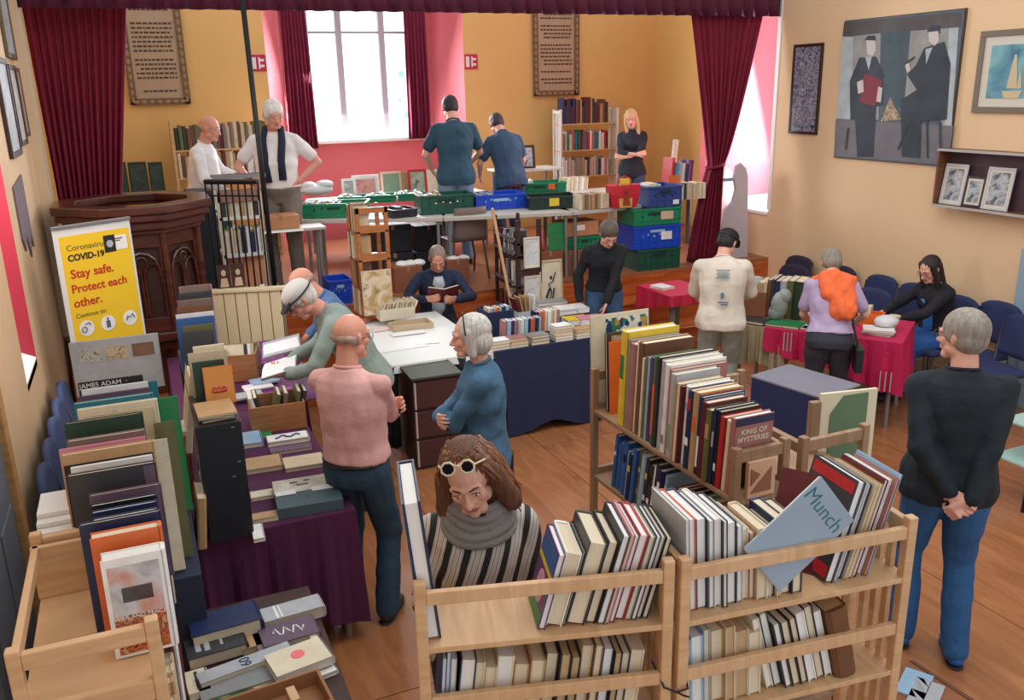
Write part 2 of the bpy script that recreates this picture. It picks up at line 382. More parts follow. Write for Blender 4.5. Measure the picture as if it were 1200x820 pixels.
for a, b in ((8.40, 9.2), (9.27, 9.72)): obj('pane', MB().box(XR+1.26, XR+1.27, a, b, 1.33, 4.3), mat('bright_frosted_pane', 0), w2)
# left wall with crimson recess
L_ = MB()
L_.box(XL-.15, XL, -0.5, 5.66, 0, HZ); L_.box(XL-.15, XL, 6.28, YP+0.1, 0, HZ); L_.box(XL-.15, XL, 5.66, 6.28, 0, 1.12)
struct('wall_left', L_, WALLC)
struct('wall_left_recess', MB().add([(XL, 6.28, 1.12), (XL-.5, 6.15, 1.12), (XL-.5, 6.15, 4.4), (XL, 6.28, 4.4)], [(0, 3, 2, 1)]).box(XL-.52, XL-.5, 6.0, 6.16, 1.1, 4.4).add([(XL-.15, 5.66, 1.1), (XL-.5, 5.2, 1.1), (XL-.5, 5.2, 4.4), (XL-.15, 5.66, 4.4)], [(0, 1, 2, 3)]), CRIM)
struct('trim_7', MB().prism([(0, 1.08), (0, 1.13), (-.5, 1.42), (-.5, 1.08)], 5.66, 6.28, TR(XL, 0, 0) @ Matrix(((1, 0, 0, 0), (0, 0, 1, 0), (0, 1, 0, 0), (0, 0, 0, 1)))), WHITEP)
w3 = struct('window_3', MB().box(XL-.52, XL-.48, 5.1, 5.16, 1.14, 4.3).box(XL-.52, XL-.48, 5.94, 6.0, 1.14, 4.3), WHITEP)
obj('pane', MB().box(XL-.51, XL-.5, 5.16, 5.94, 1.14, 4.3), mat('bright_frosted_pane', 0), w3)
struct('wall_left_proscenium', MB().box(XL-.3, -0.66, YP-0.12, YP+0.25, 0, HZ), mat('jamb_cream', (226, 200, 168), 0.7))
struct('wall_stage_left', MB().box(-1.3, -1.2, YP, YB+.2, 0, HZ), WALLB)
# door, lower left, with wooden frame
dr = struct('door_1', MB().box(XL-.02, XL+0.03, 3.35, 4.28, 0, 1.98), mat('door_paint_bluegrey', (112, 122, 134), 0.5))
for y0 in (3.45, 3.87): obj('door_panel', MB().box(XL+.03, XL+0.038, y0, y0+.34, .3, 1.0), MATS['door_paint_bluegrey'], dr, bevel=.004)
struct('trim_8', MB().box(XL-.01, XL+.06, 4.28, 4.38, 0, 2.06).box(XL-.01, XL+.06, 3.25, 4.38, 1.98, 2.06), wood('door_frame_pine', (206, 160, 100), (176, 128, 74), .5), bevel=.006)
ln = tag(obj('wall_notice', MB().box(XL, XL+.012, 4.42, 4.52, 1.45, 1.85), mat('notice_yellow', (206, 170, 60), .6)), 'narrow yellow notice on the left wall above the door frame', 'notice')
struct('baseboard_right', MB().box(XR-.02, XR, -0.5, 7.6, 0, .12), mat('skirting_cream', (220, 190, 150), .5))
struct('baseboard_left', MB().box(XL, XL+.02, 4.4, 8.2, 0, .12), mat('skirting_cream', 0))
# door with glass, right edge of frame
d2 = struct('door_2', MB().box(XR-.03, XR+.02, 3.95, 5.02, 0, 1.36), mat('door_paint_paleblue', (150, 178, 196), .4))
obj('door_panel', MB().box(XR-.04, XR-.028, 4.1, 4.9, .2, .9), MATS['door_paint_paleblue'], d2, bevel=.004)
nb = thing('fire_notice', 'small blue and red notice on the right wall beside the picture shelf', 'notice', TR(XR-.01, 4.93, 1.5))
obj('plate', MB().box(-.004, .004, -.06, .06, 0, .22), mat('notice_white', (226, 228, 230), .5), nb)
obj('blue_band', MB().box(-.006, -.004, -.055, .055, .1, .2), mat('notice_blue', (40, 110, 150), .5), nb)
obj('red_band', MB().box(-.006, -.004, -.055, .055, .02, .07), mat('notice_red', (190, 40, 40), .5), nb)

# pleated cloth
def pleat(name, label, x0, x1, z0, z1, y, n, amp, material, wfn=None, res=10, cat='curtain', kindm=None, rows=14, M=None):
    """curtain between x0,x1; wfn(t)->(left,right) at height fraction t (1=top)"""
    mb = MB(); nu = n*res
    def fn(u, v):
        a, b = wfn(v) if wfn else (x0, x1)
        x = a+(b-a)*u; ph = 2*math.pi*n*u
        w = (b-a)/(x1-x0)
        yy = y+amp*(math.sin(ph)+0.35*math.sin(ph*0.5+1.3+v)+0.2*math.sin(2.3*ph))*(0.6+0.4*math.cos(v*3))
        return (x+0.004*math.sin(ph*2+v*5), yy, z0+(z1-z0)*v)
    mb.sheet(fn, nu, rows)
    o = obj(name, mb, material, None, M, smooth=True, solid=0.006)
    return tag(o, label, cat)
def lerp(a, b, t): return a+(b-a)*t
pleat('stage_curtain', 'dark maroon velvet stage curtain gathered on the left of the stage', -.64, .16, 0.76, 3.65, 8.76, 13, 0.05, CURT,
      lambda v: (lerp(-.62, -.66, v), lerp(-.28, .17, max(0, (v-.05)/.95))), rows=24)
def rc(v):
    z = .75+2.85*v
    if z > 1.85: t = (z-1.85)/(3.6-1.85); return (lerp(6.08, 5.74, t**1.0), lerp(6.24, 6.74, t**0.8))
    t = (1.85-z)/1.1; return (lerp(6.08, 5.84, t**.8), lerp(6.24, 6.22, t))
pleat('stage_curtain', 'deep red velvet stage curtain tied back on the right of the stage', 5.74, 6.74, .76, 3.6, YP, 11, 0.05, CURT, rc, rows=40)
tb = MB().tube([(6.16+.11*math.cos(a), YP+.08*math.sin(a), 1.85+.02*math.cos(a)) for a in [i*math.pi/8 for i in range(16)]], .018, 6, closed=True)
tag(obj('curtain_tie', tb, CURT, smooth=True), 'red cord tie gathering the right stage curtain', 'curtain tie')
pleat('pelmet', 'plum velvet pleated pelmet across the top of the stage', -.72, 6.84, 3.45, 4.2, YP-.13, 44, 0.035, CURTP, None, res=8, cat='pelmet', rows=6)
def wc(x0t, x1t, x0b, x1b): return lambda v: (lerp(x0b, x0t, v), lerp(x1b, x1t, v))
pleat('window_curtain', 'wine red curtain hanging left of the bright stage window', 2.1, 2.42, 2.02, 4.1, yb-.2, 7, .03, CURTW, wc(2.06, 2.36, 2.02, 2.40))
pleat('window_curtain', 'wine red curtain hanging right of the bright stage window', 3.8, 4.1, 2.09, 4.1, yb-.2, 6, .03, CURTW, wc(3.72, 4.02, 3.70, 4.03))

# tablets with lettering lines on the back wall
def tablet(label, x0, x1, z0, z1, seed):
    w = x1-x0; h = z1-z0; T = thing('text_tablet', label, 'tablet', TR(x0+w/2, YB-.001, z0))
    obj('panel', MB().box(-w/2, w/2, -.03, 0, 0, h), mat('tablet_parchment', (186, 160, 130), .7, vary=.06), T)
    fr = MB(); e = .07
    fr.box(-w/2-.01, -w/2+e, -.045, -.02, 0, h); fr.box(w/2-e, w/2+.01, -.045, -.02, 0, h); fr.box(-w/2, w/2, -.045, -.02, -.01, e)
    obj('border', fr, wood('tablet_border', (140, 108, 76), (104, 78, 54), .6), T)
    sc = MB(); r = random.Random(seed); n = int(h/.09)
    for k in range(n):
        for s in (-1, 1): sc.ell((s*(w/2-.03), -.047, .05+k*.09), (.02, .006, .035), n=8, k=5)
    for k in range(int(w/.09)): sc.ell((-w/2+.06+k*.09, -.047, .03), (.035, .006, .02), n=8, k=5)
    tag(obj('border_carving', sc, mat('carving_tan', (160, 130, 96), .6), T), kind='stuff')
    tl = MB(); z = h-.1
    while z > .12:
        if r.random() < .82:
            x = -w/2+.11+(0 if r.random() < .7 else .05)
            while x < w/2-.13:
                l = r.uniform(.02, .06); tl.box(x, min(x+l, w/2-.11), -.033, -.03, z, z+.022); x += l+.012
        z -= .052
    tag(obj('lettering', tl, mat('tablet_ink', (84, 64, 56), .7), T), kind='stuff')
tablet('tall parchment text tablet hanging left of the stage window', .10, .78, 2.66, 4.1, 3)
tablet('tall parchment text tablet on the back wall right of the window', 5.50, 6.22, 2.64, 4.1, 8)
def exit_sign(x, z, lab):
    T = thing('exit_sign', lab, 'sign', TR(x, YB-.012, z))
    obj('plate', MB().box(-.095, .095, 0, .01, 0, .2), mat('sign_red', (196, 40, 70), .5), T)
    obj('pictogram', MB().box(-.08, -.03, -.003, 0, .03, .17).box(.0, .02, -.003, 0, .03, .17).box(.02, .07, -.003, 0, .12, .15).box(.02, .07, -.003, 0, .05, .08), mat('sign_white', (240, 236, 240), .5), T)
exit_sign(1.66, 3.03, 'small red and white exit sign left of the stage window')
exit_sign(4.55, 3.02, 'small red and white exit sign right of the stage window')

# pictures on walls: a frame (local plane YZ for side walls)
def picture(name, label, M, w, h, fw, frame, canvas, mount=None, cat='picture', d=.025):
    """plane: local x across, z up, faces -y"""
    T = thing(name, label, cat, M)
    f = MB()
    f.box(-w/2, w/2, -d, 0, 0, fw).box(-w/2, w/2, -d, 0, h-fw, h).box(-w/2, -w/2+fw, -d, 0, fw, h-fw).box(w/2-fw, w/2, -d, 0, fw, h-fw)
    obj('frame', f, frame, T, bevel=.003)
    if mount:
        obj('mount', MB().box(-w/2+fw, w/2-fw, -d*.5, -d*.3, fw, h-fw), mount[0], T); e = fw+mount[1]
        obj('print', MB().box(-w/2+e, w/2-e, -d*.5-.003, -d*.5, e, h-e), canvas, T)
    else:
        obj('print', MB().box(-w/2+fw, w/2-fw, -d*.6, -d*.3, fw, h-fw), canvas, T)
    return T
FRD = mat('frame_dark', (58, 34, 34), .4); FRG = mat('frame_grey_gold', (120, 108, 92), .4); MOUNT = mat('mount_cream', (214, 208, 192), .7)
RW = lambda y, z: TR(XR-.002, y, z) @ RZ(-90)   # faces -X : local -y -> world -X
LW = lambda y, z: TR(XL+.002, y, z) @ RZ(90)
picture('framed_poster', 'narrow dark framed abstract poster beside the stage opening', RW(7.82, 2.2), .45, .94, .03, FRD, art('poster_abstract', [(30, 40, 70), (56, 70, 104), (168, 168, 180), (50, 60, 92), (196, 190, 196), (120, 50, 66)], 16, 'noise'))
picture('framed_painting', 'small grey framed painting of a sailing ship on the right wall', RW(5.33, 2.46), .72, .67, .05, FRG, art('ship_sea', [(60, 110, 140), (110, 170, 180), (150, 190, 180)], 3), (MOUNT, .07))
shp = [o for o in bpy.data.objects if o.name.startswith('framed_painting')][-1]
obj('painted_ship', MB().prism([(-.09, .18), (.1, .18), (.07, .12), (-.06, .12)], -.0, .002, TR(0, -.018, 0) @ RX(90)).prism([(-.05, .2), (.05, .2), (.01, .47), (-.01, .47)], 0, .002, TR(0, -.018, 0) @ RX(90)).prism([(.05, .2), (.09, .2), (.06, .36)], 0, .002, TR(0, -.018, 0) @ RX(90)), mat('ship_paint', (206, 186, 150), .5), shp)
# the big painting of two musicians
T = thing('large_painting', 'large unframed grey painting of two musicians on the right wall', 'painting', RW(5.55, 1.98) @ TR(0, 0, 0))
W_, H_ = 1.3, 1.34
# real extent along the wall is y 4.9..6.2 -> placed below
def PC(px_, py_):   # painting pixel (in the photo) -> local x,z on the canvas
    P = atX(px_, py_, XR-.03); return (-(P.y-PY0), P.z-PZ0)
c0 = atX(977, 184, XR-.03); c1 = atX(1109, 194, XR-.03); c2 = atX(1130, 11, XR-.03); c3 = atX(989, 25, XR-.03)
PY0 = (c0.y+c1.y)/2; PZ0 = (c0.z+c1.z)/2; W_ = abs(c0.y-c1.y); H_ = (c2.z+c3.z)/2-PZ0
T.matrix_local = RW(PY0, PZ0)
obj('canvas', MB().box(-W_/2, W_/2, -.03, 0, 0, H_), mat('canvas_greyblue', (86, 98, 112), .6, vary=.25, vscale=3.5), T)
obj('canvas_edge', MB().box(-W_/2-.008, W_/2+.008, -.02, 0, -.008, 0).box(-W_/2-.008, W_/2+.008, -.02, 0, H_, H_+.008).box(W_/2, W_/2+.008, -.02, 0, 0, H_).box(-W_/2-.008, -W_/2, -.02, 0, 0, H_), mat('canvas_edge_brown', (84, 64, 50), .6), T)
PM = [mat('paint_mantel', (84, 78, 80), .6, vary=.2, vscale=6), mat('paint_pale', (176, 186, 190), .6, vary=.15, vscale=9), mat('paint_coat', (44, 54, 66), .6, vary=.4, vscale=5), mat('paint_flesh', (206, 196, 190), .6),
      mat('paint_red', (128, 32, 48), .6), mat('paint_floor', (112, 110, 116), .6, vary=.15, vscale=6), mat('paint_hearth', (64, 84, 92), .6, vary=.2, vscale=6), art('paint_fire', [(60, 60, 66), (206, 180, 130), (90, 80, 80), (190, 150, 100)], 30), mat('paint_wall2', (150, 150, 146), .6, vary=.2, vscale=8)]
fig = MB(); lay = [0.0305]
def patch(mi, pts):
    lay[0] += .0004
    q = [PC(900+a/4, b/4) for a, b in pts]; fig.m(mi).prism(q, lay[0]-.0003, lay[0], RX(90))
patch(0, [(358, 105), (912, 55), (905, 130), (350, 170)])
patch(5, [(318, 560), (870, 590), (845, 770), (310, 730)])
patch(1, [(350, 172), (400, 172), (392, 560), (322, 555)])
patch(8, [(400, 170), (530, 155), (520, 560), (392, 560)])
patch(1, [(850, 132), (896, 128), (862, 590), (818, 585)])
patch(8, [(670, 145), (850, 132), (830, 585), (640, 460)])
patch(6, [(532, 150), (670, 145), (640, 500), (520, 500)])
patch(7, [(575, 455), (625, 560), (530, 570)])
patch(2, [(430, 270), (510, 265), (545, 350), (540, 490), (510, 500), (495, 735), (420, 735), (410, 560), (388, 560), (385, 380)])
patch(3, [(462, 185), (505, 180), (508, 235), (492, 262), (468, 255)])
patch(2, [(456, 188), (470, 168), (504, 166), (508, 190)])
patch(1, [(458, 265), (490, 262), (475, 330)])
patch(4, [(456, 345), (540, 375), (505, 497), (432, 478)])
patch(3, [(420, 385), (448, 372), (452, 430), (425, 440)])
patch(3, [(520, 405), (540, 412), (532, 480), (510, 475)])
patch(2, [(735, 225), (830, 195), (858, 300), (840, 560), (720, 570), (715, 740), (630, 735), (625, 470), (700, 420), (655, 350), (700, 300)])
patch(3, [(755, 140), (800, 138), (806, 190), (785, 215), (758, 195)])
patch(2, [(748, 150), (765, 120), (805, 118), (812, 160), (800, 145), (760, 150)])
patch(1, [(742, 230), (775, 222), (745, 300)])
patch(3, [(645, 300), (665, 295), (672, 330), (655, 340)])
patch(2, [(640, 300), (690, 262), (692, 270), (645, 306)])
patch(2, [(655, 590), (662, 590), (618, 700), (608, 698)]); patch(2, [(745, 560), (752, 560), (755, 740), (748, 740)]); patch(2, [(805, 560), (812, 560), (815, 700), (808, 700)])
patch(2, [(375, 600), (382, 600), (370, 700), (363, 700)])
obj('painted_figures', fig, PM, T)
# shelf box with photographs on the right wall
T = thing('picture_shelf', 'open wooden wall box holding small framed photographs', 'shelf', RW(5.55, 1.64))
LB = 1.5
b = MB(); b.box(-.34, LB, -.16, 0, 0, .02).box(-.34, LB, -.16, 0, .49, .51).box(-.34, -.32, -.16, 0, .02, .49).box(.66, .68, -.16, 0, .02, .49)
T.matrix_local = RW(5.53, 1.64)
obj('case', b, wood('shelf_box_brown', (132, 84, 54), (100, 60, 38), .5), T, bevel=.003)
obj('back_panel', MB().box(-.33, LB, -.01, 0, .02, .5), mat('shelf_back_plum', (86, 64, 72), .7), T)
obj('front_edge', MB().box(-.34, LB, -.166, -.16, .49, .512).box(-.34, LB, -.166, -.16, -.002, .02), mat('shelf_edge_grey', (178, 176, 172), .5), T)
PH = art('photo_portrait', [(50, 54, 62), (120, 126, 134), (190, 192, 194), (90, 96, 104)], 14)
for i, (y, w_, h_, lab) in enumerate(((5.72, .24, .36, 'leftmost'), (5.50, .20, .27, 'middle'), (5.27, .26, .36, 'rightmost'))):
    picture('photo_frame', f'{lab} framed photograph standing in the wooden wall box', TR(XR-.11, y, 1.661) @ RZ(-90) @ RX(-8), w_, h_, .022, mat('frame_silver', (196, 196, 198), .35) if i != 1 else FRD, PH, (MOUNT, .02), cat='photograph', d=.012)
# left wall frames
picture('framed_picture', 'tall dark framed picture nearest the camera on the left wall', LW(7.1, 2.37), .62, .66, .04, FRD, art('pic_mist', [(150, 160, 168), (196, 200, 204), (110, 120, 128)], 5))
picture('framed_picture', 'second dark framed picture along the left wall', LW(7.72, 2.42), .46, .58, .035, FRD, art('pic_mist2', [(160, 150, 140), (206, 200, 190), (120, 110, 110)], 5))
picture('framed_picture', 'third narrow framed picture on the left wall close to the curtain', LW(8.1, 2.47), .26, .52, .03, mat('frame_brown', (120, 84, 60), .5), MATS['pic_mist2'])
picture('framed_picture', 'brown framed picture hung highest on the left wall', LW(7.95, 3.05), .6, .62, .04, mat('frame_olive', (104, 92, 66), .5), MATS['pic_mist'])
zz = MB()
zz.prism([(6.62, 1.86), (6.62, 2.2), (7.2, 2.24), (7.2, 1.72), (7.1, 1.82), (6.98, 1.68), (6.86, 1.86), (6.72, 1.76)], 0, .012, TR(XL+.001, 0, 0) @ Matrix(((0, 0, 1, 0), (1, 0, 0, 0), (0, 1, 0, 0), (0, 0, 0, 1))))
tag(obj('paper_banner', zz, mat('banner_grey', (126, 110, 116), .8, vary=.1, vscale=8)), 'grey paper decoration with a zigzag lower edge on the left wall', 'banner')

# ------------------------------------------------------------------ bookcases
def bookcase(label, M, L, D, H, shelves, matv, math_, railz=0.17, slats=True, rail=True, group=None):
    """local x 0..L along, y 0..D; stop rails on the y=0 side"""
    T = thing('bookcase', label, 'bookcase', M, group)
    p = 0.032
    for x in (0, L-p):
        for y in (0, D-p):
            obj('post', MB().box(x, x+p, y, y+p, 0, H), matv, T, bevel=.004)
        obj('side_rail', MB().box(x+.004, x+p-.004, p, D-p, H-.06, H-.015), matv, T, bevel=.003)
        obj('side_rail', MB().box(x+.004, x+p-.004, p, D-p, .05, .1), matv, T, bevel=.003)
        if slats:
            for k in (1, 2, 3):
                yy = p+(D-2*p)*k/4; obj('slat', MB().box(x+.008, x+p-.008, yy-.012, yy+.012, .1, H-.06), matv, T)
        else:
            for zz in shelves[1:]: obj('side_rail', MB().box(x+.004, x+p-.004, p, D-p, zz-.03, zz+.03), matv, T, bevel=.003)
    for z in shelves:
        obj('shelf', MB().box(p*.2, L-p*.2, .004, D-.004, z-.018, z), math_, T, bevel=.002)
        if rail: obj('stop_rail', MB().box(p, L-p, .004, .024, z+railz-.04, z+railz), math_, T, bevel=.003)
    return T
SH = [.31, .64, .97, 1.30]
A_ = at(484, 686, 1.5); B_ = at(797, 657, 1.5); D_ = at(1075, 606, 1.5)
angA = math.degrees(math.atan2(B_.y-A_.y, B_.x-A_.x)); LA = (B_-A_).length-.012
angB = math.degrees(math.atan2(D_.y-B_.y, D_.x-B_.x)); LB2 = (D_-B_).length
MA = TR(A_.x, A_.y, 0) @ RZ(angA); MBm = TR(B_.x+.004, B_.y-.004, 0) @ RZ(angB)
bookcase('nearest pale pine bookcase on the left, backed towards the camera, slatted ends', MA, LA, .26, 1.5, SH, PINE, PINEH)
bookcase('nearest pale pine bookcase on the right, tied to its left neighbour', MBm, LB2, .26, 1.5, SH, PINE, PINEH)
tw = MB(); q = TR(B_.x, B_.y, 0) @ RZ(angA)
tw.tube([(-.06, .04, 1.16), (-.035, -.008, 1.10), (0, -.014, 1.085), (.034, -.01, 1.09), (.04, .03, 1.10)], .0035, 5, q); tw.tube([(0, -.014, 1.085), (.02, -.02, 1.075), (.035, -.022, 1.07)], .003, 5, q)
tag(obj('cable_tie', tw, BLACKM), 'black wire tie binding the two nearest pine bookcases together', 'tie')
# row helpers in a bookcase frame
def bc_row(Mc, x, y, z, where, specs, ang, spine=1, **k):
    P = Mc @ Vector((x, y, z)); return row(where, P, ang, specs, spine=spine, fore=True, **k)
# the camera sees fore-edges: travel along +x, spines away from the camera (local +y) -> spine=1 with depth growing towards the camera
PG = {'pages': PAGE}
s = [(.020, 0.236, .18, 'purple', {'pages': PAGEW, 'label': 'thin purple and blue cartoon paperback, leftmost on the nearest left bookcase'}),
     (.046, 0.230, .185, 'white', {'pages': PAGE}), (.006, 0.236, .18, 'charcoal'), (.052, 0.257, .19, 'charcoal', {'pages': PAGE}), (.030, 0.257, .185, 'black', {'pages': PAGE}),
     (.022, 0.279, .21, 'charcoal', {'pages': PAGEW, 'cname': 'magazine'}), (.010, 0.284, .21, 'pink'), (.014, 0.275, .21, 'maroon', {'pages': PAGEW}), (.028, 0.270, .2, 'red', {'pages': PAGEW}), (.016, 0.266, .2, 'grey'), (.014, 0.266, .2, 'charcoal', {'pages': PAGEW}), (.014, 0.261, .2, 'navy blue'), (.016, 0.257, .2, 'black')]
bb = bc_row(MA, .335, .0375, 1.301, 'on the top shelf of the nearest left bookcase', s, angA, lean=15)
# cartoon face cover on the first book (its left-hand board)
p0 = bb[0]
k = MB(); k.box(.0102, .0112, -.085, .085, .165, .225); obj('cover_title_block', k, cov('mid blue'), p0)
k = MB(); k.box(.0102, .0112, -.085, .085, .145, .16); obj('cover_stripe', k, cov('yellow'), p0)
k = MB(); k.ell((.0105, 0, .085), (.002, .045, .05), n=12, k=6); obj('cover_figure', k, mat('cover_flesh', (206, 150, 170), .5), p0)
k = MB(); k.box(.0102, .0110, -.085, .085, .0, .04); obj('cover_foot', k, cov('green'), p0)
bc_row(MA, .045, .0375, .971, 'on the second shelf of the nearest left bookcase',
    [(.012, .27, .2, 'mid blue', {'pages': PAGEW, 'lean': 5}), (.010, .28, .2, 'pale blue', {'pages': PAGEW, 'lean': 5}), (.016, .26, .19, 'silver grey', {'pages': PAGEW, 'lean': 5})] + gen(15, (.215, .265), (.02, .048), (.15, .18), ['beige', 'black', 'cream', 'tan', 'navy blue', 'white', 'brown', 'charcoal'], 11, [PAGE, PAGE, PAGET, PAGEW]), angA, lean=7)
bc_row(MA, .045, .0375, .641, 'on the third shelf of the nearest left bookcase', gen(6, (.2, .25), (.03, .045), (.15, .18), ['beige', 'tan', 'cream'], 12, [PAGE, PAGET]), angA, lean=4)
s = [(.012, .30, .22, 'silver grey', {'pages': PAGEW}), (.020, .295, .2, 'orange', {'pages': PAGEW}), (.034, .29, .2, 'navy blue', {'pages': PAGEW}), (.018, .285, .2, 'grey', {'pages': PAGEW}), (.020, .285, .2, 'white', {'pages': PAGEW}), (.014, .28, .2, 'charcoal', {'pages': PAGEW}),
     (.034, .265, .2, 'black', {'pages': PAGEW}), (.018, .25, .19, 'silver grey', {'pages': PAGEW}), (.020, .235, .17, 'cream'), (.018, .22, .17, 'dusky pink'), (.034, .235, .17, 'beige'), (.012, .225, .16, 'white'), (.014, .215, .16, 'black'), (.012, .21, .16, 'cream'), (.036, .235, .17, 'navy blue'), (.034, .23, .17, 'charcoal')]
bc_row(MBm, .042, .0375, 1.301, 'on the top shelf of the nearest right bookcase', s, angB, lean=-3)
x2 = .50
s = [(.030, .33, .21, 'charcoal', {'pages': PAGEW, 'cname': 'film magazine'}), (.010, .325, .21, 'silver grey', {'pages': PAGEW}), (.024, .31, .2, 'navy blue', {'pages': PAGEW}), (.012, .315, .2, 'beige'), (.016, .31, .2, 'tan'), (.014, .32, .2, 'maroon', {'pages': PAGEW}), (.020, .315, .2, 'white', {'pages': PAGEW}), (.010, .32, .2, 'dusky pink'), (.010, .33, .2, 'pale blue', {'pages': PAGEW})]
bb = bc_row(MBm, x2, .052, 1.301, 'in the leaning group, nearest right bookcase', s, angB, lean=15)
k = MB(); k.box(.0152, .0165, -.095, .1, .285, .32); obj('cover_red_band', k, cov('red'), bb[0])
k = MB(); k.box(.0152, .0165, -.095, .1, .01, .05); obj('cover_red_band', k, cov('red'), bb[0])
# maroon book and the Munch portfolio
Pm = MBm @ Vector((.475, .15, 1.301))
book(TR(Pm) @ RZ(angB+38) @ RY(24), .02, .30, .2, 'maroon', 'maroon clothbound book leaning behind the Munch portfolio', pages=PAGEW)
fp = thing('portfolio', 'grey-blue card portfolio with Munch written across it by hand, standing on one corner', 'portfolio', ID)
c_ = [atY(968, 549, 1.86), atY(1001, 606, 1.78), atY(938, 699, 1.74), atY(880, 622, 1.82)]
ctr = sum(c_, Vector())/4; ex = (c_[1]-c_[0]).normalized(); 
Qm = MBm @ Vector((.43, .029, 1.31))
ctr = Vector((Qm.x, Qm.y, 0)); 
cz = at(0, 0, 1).z
cc = atY(951, 613, Qm.y); fp.matrix_local = TR(cc) @ RZ(angB) @ RX(-2)
Rr = RY(52)
obj('cover_board', MB().box(-.10, .10, -.003, .003, -.20, .105, Rr), mat('portfolio_greyblue', (150, 168, 186), .6, vary=.06), fp, bevel=.0015)
obj('inner_sheet', MB().box(-.097, .104, .004, .009, -.195, .103, Rr), PAGEW, fp)
text('Munch', .066, TR(0, -.0038, 0) @ Rr @ TR(-.008, 0, .050) @ FACE, mat('green_ink', (34, 110, 112), .6), fp, shear=.1, bold=-.0008)
bc_row(MBm, .042, .0375, .971, 'on the second shelf of the nearest right bookcase', gen(7, (.22, .26), (.02, .045), (.16, .19), ['beige', 'pale blue', 'cream', 'tan', 'charcoal'], 21, [PAGE, PAGEW, PAGET]), angB, lean=-3)
bc_row(MBm, .33, .0375, .971, 'in the right-hand half, second shelf, nearest right bookcase', gen(8, (.24, .28), (.02, .032), (.17, .2), ['dark green', 'charcoal', 'silver grey', 'white', 'black', 'cream'], 22, [PAGEW, PAGE]), angB, lean=-15)
P = MBm @ Vector((.60, .13, .971)); book(TR(P) @ RZ(angB) @ RY(-14), .075, .26, .2, 'brown', 'thick brown leather volume at the right end of the second shelf', pages=PAGET)
# tall picture book at the left end
P = MA @ Vector((.03, .20, 1.302))
tp = thing('picture_book', 'very large picture book standing open at the left end of the nearest left bookcase', 'book', TR(P.x-.005, P.y-.01, P.z) @ RZ(angA+2) @ RX(0))
obj('cover', MB().box(-.014, -.008, -.15, .12, 0, .42, RY(-5)).box(.030, .036, -.15, .12, 0, .42, RY(-5)).box(-.014, .036, .12, .128, 0, .42, RY(-5)), cov('navy blue'), tp)
obj('page_block', MB().box(-.006, .028, -.145, .115, .004, .415, RY(-5)), PAGEW, tp)
obj('cover_print', MB().box(-.0155, -.0142, -.14, .11, .02, .4, RY(-5)), art('cover_teal_print', [(40, 90, 110), (120, 170, 180), (220, 230, 230), (60, 110, 130)], 14), tp)

# --- second pair of bookcases, turned sideways
C0 = at(862, 527, 1.5); C1 = at(932, 515, 1.5); LC = 1.08
angC = 90.5
MC = TR(C1.x, C0.y, 0) @ RZ(angC); DC = C1.x-C0.x
bookcase('greyed pine bookcase standing sideways behind the nearest pair, spines facing left', MC, LC, DC, 1.5, SH, PINEG, PINEG, slats=False)
E0 = at(942, 514, 1.5); E1 = at(1046, 508, 1.5)
MC2 = TR(E0.x, E0.y+.78, 0) @ RZ(-90)
bookcase('greyed pine bookcase with nearly empty shelves, back to back with its neighbour', MC2, .78, E1.x-E0.x, 1.5, SH, PINEG, PINEG, slats=False)
ARTF = art('cover_floral', [(226, 220, 196), (60, 120, 90), (30, 60, 110), (230, 230, 220), (190, 150, 60)], 40, 'cells')
ARTB = art('cover_busy', [(60, 70, 60), (150, 120, 90), (200, 180, 150), (90, 60, 50)], 16)
ARTO = art('cover_orange', [(214, 160, 110), (190, 110, 60), (230, 200, 170), (110, 60, 40)], 18)
MATS['cover_floral_'] = ARTF
X0 = C0.x+.012
def crow(z, y, specs, where, lean=-4, **k):    # travel along +Y, spines face -X
    return row(where, (X0+.0, y, z), 90, specs, lean=lean, end='the near end', spine=1, **k)
s = [(.028, 0.305, .17, 'dusky pink', {'label': 'paperback with King of Mysteries on its brown and navy front cover', 'pages': PAGEW}), (.024, 0.284, .17, 'cream', {'pages': PAGEW}), (.026, 0.290, .18, 'red'), (.020, 0.304, .18, 'black', {'decor': [('white', .2, .3)]}), (.018, 0.307, .18, 'navy blue', {'decor': [('silver grey', .5, .7)]}), (.032, 0.296, .16, 'olive', {'decor': [('tan', .6, .8)]}),
     (.034, 0.313, .18, 'maroon'), (.020, 0.325, .19, 'navy blue', {'decor': [('white', .1, .5)]}), (.036, 0.336, .2, 'tan', {'decor': [('orange', .5, .7)]}), (.034, 0.331, .2, 'navy blue', {'decor': [('red', .75, .9), ('white', .3, .4)]}),
     (.030, 0.336, .2, 'white', {'decor': [('pale blue', .7, .8)]}), (.016, 0.331, .2, 'maroon'), (.020, 0.336, .2, 'cream'), (.014, 0.331, .2, 'tan'), (.030, 0.363, .21, 'silver grey', {'decor': [('sage green', .1, .4)]}),
     (.022, .37, .26, 'dusky pink', {'label': 'tall red-brown art book with a peaked cap pictured on its cover'}), (.030, .385, .27, 'white', {'decor': [('grey', .1, .2)]}), (.034, .39, .27, 'silver grey'), (.026, .40, .27, 'charcoal'),
     (.030, .39, .22, 'green', {'decor': [('orange', .1, .7)]}), (.022, .38, .22, 'purple', {'decor': [('charcoal', .2, .6)]}), (.016, .375, .22, 'pale blue'), (.020, .37, .22, 'olive'), (.016, .36, .24, 'cream'), (.040, .42, .25, 'brown'), (.014, .42, .25, 'cream'), (.045, .40, .22, 'dusky pink'), (.02, .41, .25, 'grey'), (.05, .44, .26, 'yellow', {'decor': [('green', .5, .75)]})]
cb = crow(1.301, C0.y+.045, s, 'on the top shelf of the sideways bookcase')
k0 = cb[0]   # front board is local +x side (towards -Y)
